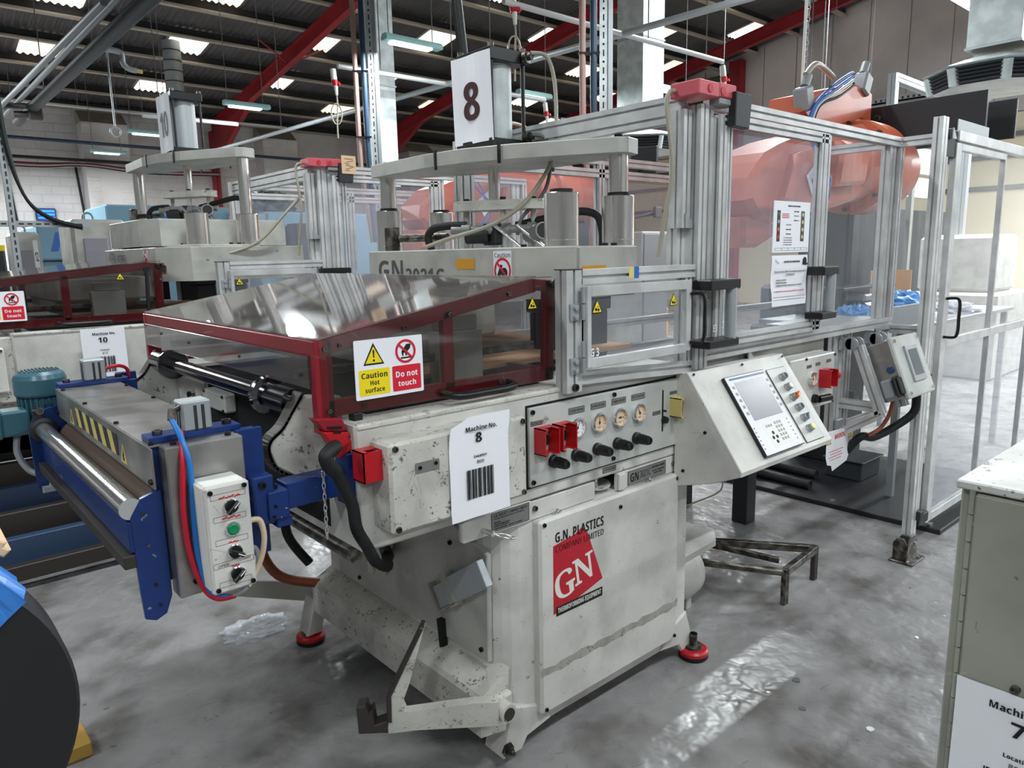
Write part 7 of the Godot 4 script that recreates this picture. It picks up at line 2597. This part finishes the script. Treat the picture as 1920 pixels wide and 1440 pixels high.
func services() -> void:
	T0 = Transform3D.IDENTITY
	fonts()
	pipe_run("insulated_pipe", "pipe_dark", [Vector3(2.17, 3.9, -14.6), Vector3(2.2, 3.9, -1.0)], 0.075, "thick black lagged pipe, lowest of the three running up to the left")
	pipe_run("overhead_pipe", "pipe_grey", [Vector3(2.0, 3.98, -14.6), Vector3(2.08, 3.98, -1.0)], 0.035, "grey overhead pipe just above the thick black pipe")
	pipe_run("overhead_pipe", "pipe_grey", [Vector3(1.78, 3.9, -14.2), Vector3(1.9, 3.9, -7.6), Vector3(1.9, 4.4, -7.5), Vector3(1.9, roof_y(-7.5), -7.5)], 0.035, "thinner grey pipe left of the black pipe, turning up into the roof")
	pipe_run("drain_elbow", "galvanised", smooth([Vector3(2.26, 3.9, -9.2), Vector3(2.34, 3.9, -9.2), Vector3(2.42, 3.88, -9.2), Vector3(2.43, 3.78, -9.2), Vector3(2.48, 3.73, -9.2), Vector3(2.56, 3.72, -9.2)]), 0.03, "galvanised elbow with brass end beside the black pipe", "pipe fitting")
	var g := geo()
	g.cyl(Vector3(2.56, 3.72, -9.2), Vector3(2.62, 3.715, -9.2), 0.022, 10)
	put(get_node("drain_elbow"), "brass_tail", g, "dull_yellow")
	g = geo()
	g.cyl(Vector3(1.75, 3.9, -13.3), Vector3(2.1, 3.92, -13.2), 0.04, 12)
	g.cyl(Vector3(1.95, 3.8, -13.3), Vector3(2.3, 3.82, -13.2), 0.05, 12)
	g.bx(2.1, 3.72, -13.3, 2.28, 3.96, -13.1, 0.02)
	solo("pipe_valve", g, "worn_steel", "dark valve cluster near the lower left end of the overhead pipes", "valve")
	pipe_run("eave_conduit", "conduit", [Vector3(1.0, 5.2, -20.0), Vector3(9.3, 5.2, -20.0)], 0.035, "long pale conduit under the roof in front of the block wall", "conduit")
	pipe_run("overhead_conduit", "conduit", [Vector3(4.7, 3.9, -5.4), Vector3(8.25, 3.9, -5.4)], 0.028, "pale horizontal conduit that ends in a socket near the right end of the roof", "conduit")
	pipe_run("overhead_conduit", "conduit", [Vector3(4.6, 3.9, -8.36), Vector3(8.04, 3.9, -8.33)], 0.03, "pale horizontal conduit passing behind the sheet with the big 8", "conduit")
	pipe_run("overhead_conduit", "conduit", [Vector3(3.6, 3.9, -12.88), Vector3(5.1, 3.9, -12.84)], 0.035, "short pale conduit end beside the ten sign", "conduit")
	pipe_run("sloping_pipe", "galvanised", [Vector3(5.84, 3.9, -16.5), Vector3(6.5, 3.9, -2.5)], 0.035, "long grey pipe rising to the right behind both number signs")
	socket(Vector3(8.25, 3.85, -5.4), "red and white power socket hanging left of the chain over the enclosure")
	socket(Vector3(8.04, 3.86, -8.33), "small red and white socket hanging right of the cylinder with the 8")
	socket(Vector3(4.84, 4.03, -5.45), "red and white power socket hanging directly above the cylinder with the 8")
	socket(Vector3(4.55, 3.86, -8.39), "red and white socket hanging left of the pink pipe")
	for e in [[2.14, -9.2, 3.9], [2.14, -12.0, 3.9], [2.9, -20.0, 5.2], [4.2, -20, 5.2], [5.6, -20, 5.2], [6.13, -8.1, 3.93], [6.25, -5.9, 3.93], [5.95, -13, 3.93], [6.8, -5.4, 3.92], [7.9, -5.4, 3.92], [5.2, -8.36, 3.92], [7.0, -8.35, 3.92], [3.9, -13, 3.93], [9.2, -6.0, 3.0], [8.9, -4.6, 3.2], [10.5, -5.2, 2.9], [12.4, -5.4, 3.4], [14.0, -7.0, 3.0], [16.5, -8.0, 3.2]]:
		g = geo()
		g.cyl(Vector3(e[0], e[2], e[1]), Vector3(e[0], roof_y(e[1]) - 0.05, e[1]), 0.007, 5)
		solo("hanger_wire", g, "wire", "thin grey hanger rod or wire dropping from the dark roof", "wire", "hanger wires")
	g = geo()
	g.cyl(Vector3(2.45, 3.2, -9.9), Vector3(2.45, 4.3, -9.9), 0.012, 6)
	var hr := solo("hanger_ring", g, "galvanised", "rod with an empty pipe ring at its lower end, left of the ten sign", "hanger")
	g = geo()
	var loop := []
	for k in 16:
		loop.append(Vector3(2.45 + 0.055 * cos(TAU * k / 16), 3.15 + 0.055 * sin(TAU * k / 16), -9.9))
	g.tube(loop, 0.012, 6, true)
	put(hr, "ring", g, "galvanised")
	# ducts
	var o := thing("air_duct", "grey square air duct left of the eight sign, beside the slotted channel", "duct", Vector3(5.45, 3, -9))
	duct(o, 5.52, -9.0, 0.3, 2.6, roof_y(-9) - 0.1)
	o = thing("air_duct", "square galvanised air duct with louvred outlet in the middle, above the beam", "duct", Vector3(9.2, 3, -7.5))
	duct(o, 9.0, -7.24, 0.5, 3.6, roof_y(-7.3) - 0.1)
	diffuser(o, 9.25, -7.49, 3.12, 0.8)
	o = thing("air_duct", "big square air duct with louvred outlet at the upper right", "duct", Vector3(8.2, 3, -2.4))
	duct(o, 8.0, -2.18, 0.44, 3.42, 8.0)
	diffuser(o, 8.22, -2.4, 3.06, 0.7)
	o = thing("flue_pipe", "spiral round flue rising to the roof behind the ten sign", "flue", Vector3(5.8, 4, -18))
	g = geo()
	g.cyl(Vector3(5.78, 4.6, -18), Vector3(5.78, roof_y(-18) - 0.05, -18), 0.19, 20)
	put(o, "tube", g, "galvanised")
	for k in 8:
		g = geo()
		g.cyl(Vector3(5.78, 4.7 + k * 0.22, -18), Vector3(5.78, 4.72 + k * 0.22, -18), 0.2, 20)
		put(o, "seam", g, "worn_steel")
	column_drop(5.14, -4.83, 1.4, "pink and blue pipes with slotted channel behind the enclosure in the middle")
	column_drop(4.69, -8.1, 1.8, "pink and blue pipes with slotted channel left of the grey duct")
	# drag chain, cable and steel hanging over the robot
	o = thing("hanging_chain", "chain with white cable hanging above the orange robot", "chain", Vector3(4.75, 2.7, -2.5))
	g = geo()
	g.tube(smooth([Vector3(4.74, 2.66, -2.5), Vector3(4.745, 3.2, -2.5), Vector3(4.75, 3.7, -2.5), Vector3(4.75, 8.9, -2.5)]), 0.01, 8)
	put(o, "white_cable", g, "white_plastic")
	for k in 30:
		g = geo()
		var l2 := []
		for j in 8:
			var q := TAU * j / 8
			var v := Vector3(0.012 * cos(q), 0.026 * sin(q), 0) if k % 2 else Vector3(0, 0.026 * sin(q), 0.012 * cos(q))
			l2.append(Vector3(4.79 - 0.001 * k, 3.65 - k * 0.036, -2.5) + v)
		g.tube(l2, 0.0045, 5, true)
		put(o, "link", g, "galvanised")
	g = geo()
	g.tube([Vector3(2.5, 2.62, -3.2), Vector3(2.42, 3.3, -3.2), Vector3(2.36, roof_y(-3.2), -3.2)], 0.035, 4)
	solo("black_strut", g, "black", "black strut with chain hanging just left of the sheet with the 8", "strut")
	# wall services
	pipe_run("wall_pipe", "pipe_blue", [Vector3(1.5, 4.66, -21.7), Vector3(13.5, 4.6, -21.7)], 0.04, "dark blue pipe along the block wall under the roof")
	o = thing("cable_tray", "perforated cable tray along the block wall", "cable tray", Vector3(5, 4.2, -21.75))
	g = geo()
	g.bx(1.5, 4.18, -21.88, 8.0, 4.26, -21.84, 0.004)
	g.bx(1.5, 4.18, -21.88, 8.0, 4.19, -21.7)
	put(o, "tray", g, "worn_steel")
	for k in 4:
		g = geo()
		g.tube(smooth([Vector3(1.5, 4.14 - k * 0.03, -21.8), Vector3(3.4, 4.08 - k * 0.03, -21.8), Vector3(4.6, 4.13 - k * 0.02, -21.75), Vector3(6.0, 4.05 - k * 0.03, -21.75), Vector3(8.0, 4.1 - k * 0.03, -21.8)]), 0.018, 6)
		put(o, "cable", g, ["rubber", "pink_red", "conduit", "rubber"][k])
	for e in [[2.95, 4.1], [4.5, 4.1]]:
		g = geo()
		g.tube([Vector3(e[0], e[1], -22.45), Vector3(e[0] + 0.1, 2.6, -22.45)], 0.03, 6)
		solo("wall_conduit", g, "rubber", "black conduit dropping down the block wall from the tray", "conduit", "wall conduits")
	o = thing("insect_lamp", "blue glowing insect lamp on the white block wall", "lamp", Vector3(3.7, 2.73, -22.4))
	g = geo()
	g.bx(3.46, 2.7, -22.48, 3.92, 3.03, -22.4, 0.02)
	put(o, "tray", g, "blue_paint")
	for k in 3:
		g = geo()
		g.bx(3.5, 2.76 + k * 0.085, -22.4, 3.88, 2.81 + k * 0.085, -22.37, 0.01)
		put(o, "glowing_tube", g, "uv_blue")
	var l := OmniLight3D.new()
	l.name = "lamp_light"
	o.add_child(l, true)
	l.position = Vector3(0, 0.12, 0.15)
	l.light_color = Color(0.3, 0.6, 1.0)
	l.light_energy = 0.04
	l.light_size = 0.1
	l.shadow_enabled = true
	o = thing("cable_tray", "galvanised cable tray along the gable wall behind the black robot mount", "cable tray", Vector3(20.3, 5.3, -8))
	g = geo()
	g.bx(20.0, 5.2, -11.0, 20.4, 5.24, -3.0)
	g.bx(20.0, 5.2, -11.0, 20.03, 5.36, -3.0)
	put(o, "tray", g, "galvanised")
	g = geo()
	for k in 60:
		g.bx(19.995, 5.25, -10.9 + k * 0.13, 20.0, 5.31, -10.85 + k * 0.13)
	put(o, "slots", g, "slot_dark", "", "stuff")
	o = thing("lifting_frame", "galvanised goalpost frame standing behind the orange robot", "frame", Vector3(9.0, 0, -3.6))
	for e in [[Vector3(8.9, 0, -3.62), Vector3(8.9, 3.52, -3.62)], [Vector3(8.9, 3.48, -3.62), Vector3(10.4, 3.28, -3.3)], [Vector3(10.4, 0, -3.3), Vector3(10.4, 3.3, -3.3)]]:
		g = geo()
		g.ext(e[0], e[1], 0.09, 0.09, Vector3(0, 0, 1), 1, 1)
		put(o, "bar", g, "galvanised")

# ---------------------------------------------------------------- machines further back
func far_machines() -> void:
	T0 = Transform3D.IDENTITY
	var k := 0
	for e in [[2.36, 3.9, 2.34, -10.4, "big light blue moulding machine behind the ten press"], [1.6, 2.3, 2.08, -10.45, "narrower light blue moulding machine between the two pale cabinets"]]:
		var o := thing("moulding_machine", e[4], "machine", Vector3(e[0] + 0.5, 0, e[3] - 0.5), "blue moulding machines")
		var g := geo()
		g.bx(e[0], e[2] - 0.42, e[3] - 1.2, e[1], e[2], e[3], 0.02)
		put(o, "head", g, "machine_blue")
		g = geo()
		g.bx(e[0] + 0.04, 0.0, e[3] - 1.2, e[1] - 0.04, e[2] - 0.42, e[3] - 0.1, 0.02)
		put(o, "body", g, "machine_blue")
		g = geo()
		g.words("F", at3(Vector3(e[0] + (0.36 if k == 0 else 0.26), e[2] - 0.2, e[3] + 0.002), Vector3.RIGHT, Vector3(0.3, 1, 0)), 0.2, 0.24, BOLD, 0.004)
		if k == 0:
			g.words("B", at3(Vector3(e[0] + 0.62, e[2] - 0.22, e[3] + 0.002), Vector3.RIGHT, Vector3(0.3, 1, 0)), 0.2, 0.2, BOLD, 0.004)
		put(o, "blue_letters", g, "letter_blue")
		if k == 1:
			g = geo()
			g.bx(1.78, 1.5, e[3] - 0.1, 1.98, 1.56, e[3] - 0.06)
			put(o, "hatch", g, "dark_void")
			g = geo()
			g.bx(1.76, 1.66, e[3] - 0.1, 2.0, 1.7, e[3] - 0.06)
			put(o, "white_strip", g, "paper")
		k += 1
	for e in [[1.5, 1.98, 2.03, -8.0, "11", "pale steel cabinet with an eleven sheet behind the hood at the left"], [1.12, 1.34, 1.93, -8.6, "12", "narrow pale steel cabinet at the left edge beside the slotted strut"]]:
		var o := thing("control_cabinet", e[5], "cabinet", Vector3((e[0] + e[1]) / 2, 0, e[3] - 0.3), "pale control cabinets")
		var g := geo()
		g.bx(e[0], 0, e[3] - 0.6, e[1], e[2], e[3], 0.03)
		put(o, "body", g, "press_paint")
		var w: float = e[1] - e[0]
		g = geo()
		g.bx(e[0] + w * 0.2, e[2] - 0.62, e[3], e[0] + w * 0.62, e[2] - 0.18, e[3] + 0.012, 0.004)
		put(o, "window", g, "screen_grey")
		g = geo()
		g.bx(e[0] + w * 0.68, e[2] - 0.42, e[3], e[0] + w * 0.86, e[2] - 0.08, e[3] + 0.004)
		var p := put(o, "number_sheet", g, "paper")
		g = geo()
		g.words(e[4], at3(Vector3(e[0] + w * 0.77, e[2] - 0.24, e[3] + 0.005), Vector3.RIGHT, Vector3.UP), w * 0.12, 0.09, BOLD)
		put(p, "numeral", g, "ink")
		g = geo()
		var loop := []
		for j in 14:
			loop.append(Vector3(e[0] + w * 0.45 + 0.045 * cos(TAU * j / 14), e[2] + 0.03 + 0.045 * sin(TAU * j / 14), e[3] - 0.3))
		g.tube(loop, 0.012, 6, true)
		put(o, "lifting_eye", g, "plate_steel")
	var g := geo()
	g.bx(0.2, 0, -9.9, 1.12, 1.8, -9.3, 0.02)
	var dc := solo("dark_cabinet", g, "far_dark", "dark cabinet at the far left edge with a small yellow sign", "cabinet")
	g = geo()
	g.bx(1.04, 1.76, -9.3, 1.12, 1.82, -9.29)
	put(dc, "yellow_sign", g, "sign_yellow")
	# slotted strut frame with cables at the left edge
	var o := thing("slotted_strut_frame", "galvanised slotted strut frame with hanging cables at the left edge", "frame", Vector3(0.8, 0, -6.0))
	g = geo()
	g.bx(0.765, 0, -6.02, 0.805, 4.1, -5.99)
	put(o, "upright", g, "galvanised")
	g = geo()
	g.bx(0.3, 1.87, -6.03, 1.25, 1.91, -6.0)
	put(o, "cross_bar", g, "galvanised")
	g = geo()
	for j in 60:
		g.bx(0.78, 0.9 + j * 0.05, -5.9895, 0.79, 0.93 + j * 0.05, -5.988)
	for j in 18:
		g.bx(0.32 + j * 0.05, 1.885, -5.9995, 0.35 + j * 0.05, 1.895, -5.998)
	put(o, "slots", g, "slot_dark", "", "stuff")
	for e in [[0.0, "rubber", 0.011], [0.012, "steel_green", 0.005], [-0.015, "rubber", 0.004]]:
		g = geo()
		g.tube(smooth([Vector3(0.76 + e[0], 4.0, -5.97), Vector3(0.79 + e[0], 2.8, -5.97), Vector3(0.81 + e[0], 2.35, -5.96), Vector3(0.88, 2.05 + e[0], -5.96), Vector3(1.02, 1.92 + e[0], -5.97), Vector3(1.2, 1.87 + e[0], -6.0)]), e[2], 8)
		put(o, "cable", g, e[1])
	# tank machine in the middle distance, with a heap of dark parts on it
	o = thing("blue_machine", "light blue machine seen through clear panes left of the rear enclosure post", "machine", Vector3(4.5, 0, -9.9))
	g = geo()
	g.bx(4.05, 0, -10.5, 6.2, 2.24, -9.5, 0.03)
	put(o, "body", g, "machine_blue")
	g = geo()
	g.bx(4.3, 1.2, -9.5, 4.58, 2.08, -9.2, 0.03)
	put(o, "hopper", g, "far_dark")
	crumple(Vector3(4.35, 2.24, -10.0), Vector3(0.34, 0.28, 0.25), "far_dark", "parts_heap", "dark heap of parts on top of the light blue machine", "heap", 11)
	o = thing("steel_cupboard", "grey steel cupboard behind the enclosure, right of the red switch box", "cupboard", Vector3(5.5, 0, -4.5))
	g = geo()
	g.bx(5.3, 0, -4.8, 5.68, 1.8, -4.25, 0.008)
	put(o, "body", g, "panel_grey")
	g = geo()
	g.bx(5.315, 0.1, -4.25, 5.665, 1.78, -4.235, 0.004)
	put(o, "door", g, "grey_plastic")
	o = thing("monitor_arm", "grey monitor on a bent arm above the steel cupboard", "monitor", Vector3(5.4, 1.8, -4.5))
	g = geo()
	g.tube([Vector3(5.36, 1.8, -4.4), Vector3(5.36, 1.93, -4.4), Vector3(5.6, 1.97, -4.35)], 0.018, 8)
	put(o, "arm", g, "far_dark")
	g = geo()
	g.ob(Vector3(5.62, 1.98, -4.33), Basis(Vector3.UP, 0.3), Vector3(0.16, 0.1, 0.03), 0.006)
	put(o, "screen", g, "far_dark")
	# pale partition and benches far behind the enclosure
	o = thing("white_partition", "pale partition of white boards far behind the right enclosure", "partition", Vector3(12.5, 0, -4.6))
	for e in [[11.6, 13.2, 2.72, 3.1], [11.6, 12.0, 2.36, 2.66], [12.2, 13.2, 2.36, 2.66]]:
		g = geo()
		g.bx(e[0], e[2], -4.62, e[1], e[3], -4.55, 0.004)
		put(o, "board", g, "paper")
	for x in [11.58, 12.06, 13.22]:
		g = geo()
		g.bx(x, 0, -4.6, x + 0.1, 3.15, -4.52)
		put(o, "post", g, "plate_steel")
	g = geo()
	g.bx(11.5, 0, -5.6, 14.6, 2.2, -4.8, 0.02)
	put(o, "counter", g, "far_dark")
	for e in [[8.6, -4.3, 1.05, 1.2, "far_dark", "dark machine base far behind the enclosure"], [10.6, -3.2, 1.3, 1.75, "press_paint", "pale machine far behind the right door"], [13.5, -2.6, 1.6, 1.5, "far_dark", "dark machine near the gable behind the right door"], [15.5, -6.5, 2.0, 1.9, "machine_blue", "blue grey machine near the gable wall"], [7.4, -6.4, 1.1, 1.5, "cardboard", "stack of brown cardboard behind the robot enclosure"]]:
		o = thing("distant_machine", e[5], "machine", Vector3(e[0], 0, e[1]))
		g = geo()
		g.bx(e[0] - e[2] / 2, 0, e[1] - 0.5, e[0] + e[2] / 2, e[3] * 0.6, e[1] + 0.5, 0.03)
		put(o, "base", g, e[4])
		g = geo()
		g.bx(e[0] - e[2] * 0.4, e[3] * 0.6, e[1] - 0.45, e[0] + e[2] * 0.3, e[3], e[1] + 0.4, 0.05)
		put(o, "head", g, e[4])

func foreground() -> void:
	T0 = Transform3D.IDENTITY
	# cabinet of the next machine at the right edge
	var o := thing("machine_cabinet", "greenish grey steel cabinet with piano hinge in the right foreground", "cabinet", Vector3(1.75, 0, -0.1))
	var g := geo()
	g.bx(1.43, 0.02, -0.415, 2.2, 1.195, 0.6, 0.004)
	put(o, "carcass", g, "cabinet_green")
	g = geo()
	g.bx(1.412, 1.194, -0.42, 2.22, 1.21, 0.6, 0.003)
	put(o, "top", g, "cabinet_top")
	g = geo()
	g.bx(1.412, 0.06, -0.388, 1.43, 1.19, 0.58, 0.004)
	put(o, "door", g, "cabinet_green")
	for k in 22:
		g = geo()
		g.cyl(Vector3(1.418, 0.08 + k * 0.051, -0.393), Vector3(1.418, 0.128 + k * 0.051, -0.393), 0.005, 8)
		put(o, "hinge_knuckle", g, "cabinet_green")
	screws(o, [Vector3(1.412, 0.856, -0.298)], Vector3(-1, 0, 0), 0.008, "bare_steel")
	g = geo()
	g.bx(1.44, 0.0, -0.44, 2.18, 0.03, 0.58)
	put(o, "plinth", g, "black_steel")
	machine_sheet(at3(Vector3(1.4105, 0.548, -0.388), FRONT, Vector3.UP), 0.21, 0.297, "7", "807", "flat machine number 7 sheet on the cabinet in the right foreground", false)
	g = geo()
	g.tube(smooth([Vector3(1.385, 0.62, -0.235), Vector3(1.37, 0.58, -0.245), Vector3(1.368, 0.5, -0.24), Vector3(1.38, 0.4, -0.22)]), 0.012, 10)
	solo("blue_hose", g, "hose_blue", "light blue hose at the lower right corner, in front of the number 7 sheet", "hose")
	# dark reel at the left edge with things laid over it
	o = thing("black_reel", "big dark reel of sheet standing at the left edge of the picture", "reel", Vector3(-0.1, 0, -1.5))
	g = geo()
	g.lathe(Vector3(-0.11, 0.93, -1.75), FRONT, [[0.0, 0.34], [0.28, 0.34], [0.285, 0.345], [0.285, 0.445], [0.28, 0.45], [0.045, 0.45], [0.045, 0.44], [0.0, 0.44]], 72)
	put(o, "roll", g, "roll_black")
	for z in [-1.85, -1.27]:
		g = geo()
		g.prism(V2([-0.4, 0.0, -0.3, 0.0, -0.11, 0.88, 0.08, 0.0, 0.18, 0.0, -0.06, 0.97, -0.16, 0.97]), Transform3D(Basis(), Vector3(0, 0, z - 0.02)), 0.03, 0.003)
		if z < -1.5:
			put(o, "stand", g, "galvanised")
	g = geo()
	g.cyl(Vector3(-0.11, 0.93, -1.9), Vector3(-0.11, 0.93, -1.31), 0.03, 14)
	put(o, "shaft", g, "bare_steel")
	g = geo()
	var nz := FastNoiseLite.new()
	nz.seed = 5
	nz.frequency = 6.0
	var n := 18
	var pt := func(i: int, j: int) -> Vector3:
		var q := deg_to_rad(lerpf(150, 37, float(i) / n))
		var r := 0.293 + 0.012 * nz.get_noise_2d(i * 0.05, j * 0.05)
		var z := lerpf(-1.42, -1.22, float(j) / n)
		var drop := 0.0
		if z > -1.3:
			r -= (z + 1.3) * 0.8
			z = -1.3 + 0.005
		return Vector3(-0.11 + r * cos(q), 0.93 + r * sin(q), z + 0.004 * nz.get_noise_2d(i * 0.2, j * 0.2))
	for i in n:
		for j in n:
			var a: Vector3 = pt.call(i, j)
			var b: Vector3 = pt.call(i + 1, j)
			var c: Vector3 = pt.call(i + 1, j + 1)
			var d: Vector3 = pt.call(i, j + 1)
			var out := Vector3((a.x + c.x) / 2 + 0.11, (a.y + c.y) / 2 - 0.93, 0.1)
			g.face([a, b, c], out)
			g.face([a, c, d], out)
	solo("blue_plastic_sheet", g, "blue_bag", "bright blue plastic sheet draped over the dark reel", "plastic sheet")
	g = geo()
	g.prism(V2([0.06, 1.19, 0.1, 1.175, 0.118, 1.165, 0.112, 1.158, 0.122, 1.15, 0.11, 1.14, 0.08, 1.16, 0.04, 1.2]), Transform3D(Basis(), Vector3(0, 0, -1.62)), 0.2, 0.003)
	solo("brown_paper", g, "plank_wood", "curl of tan paper behind the blue plastic on the reel", "paper")
	g = geo()
	g.bx(0.26, 0, -2.72, 0.36, 0.05, -2.58, 0.004)
	solo("wood_block", g, "wood", "small yellow wood block on the floor beside the dark reel", "block")
	# litter
	crumple(Vector3(1.1, 0.0, -3.02), Vector3(0.14, 0.035, 0.1), "cling_film", "clear_film", "crumpled clear film on the floor left of the far red foot", "film", 21)
	rng.seed = 77
	for j in 34:
		g = geo()
		var x := rng.randf_range(1.2, 4.2)
		var z := rng.randf_range(-1.4, -0.3)
		if j % 3 == 0:
			x = rng.randf_range(0.3, 1.2)
			z = rng.randf_range(-3.2, -1.4)
		var r := rng.randf_range(0.006, 0.02)
		var poly := PackedVector2Array()
		for i in 7:
			poly.append(Vector2(r, 0).rotated(TAU * i / 7) * rng.randf_range(0.5, 1.1))
		g.prism(poly, Transform3D(Basis(Vector3.RIGHT, Vector3(0, 0, -1), Vector3.UP), Vector3(x, 0.0005, z)), 0.002)
		solo("paint_flake", g, ["plate_steel", "paper", "pipe_grey"][j % 3], "small flake of debris on the grey floor", "flake", "flakes on the floor")
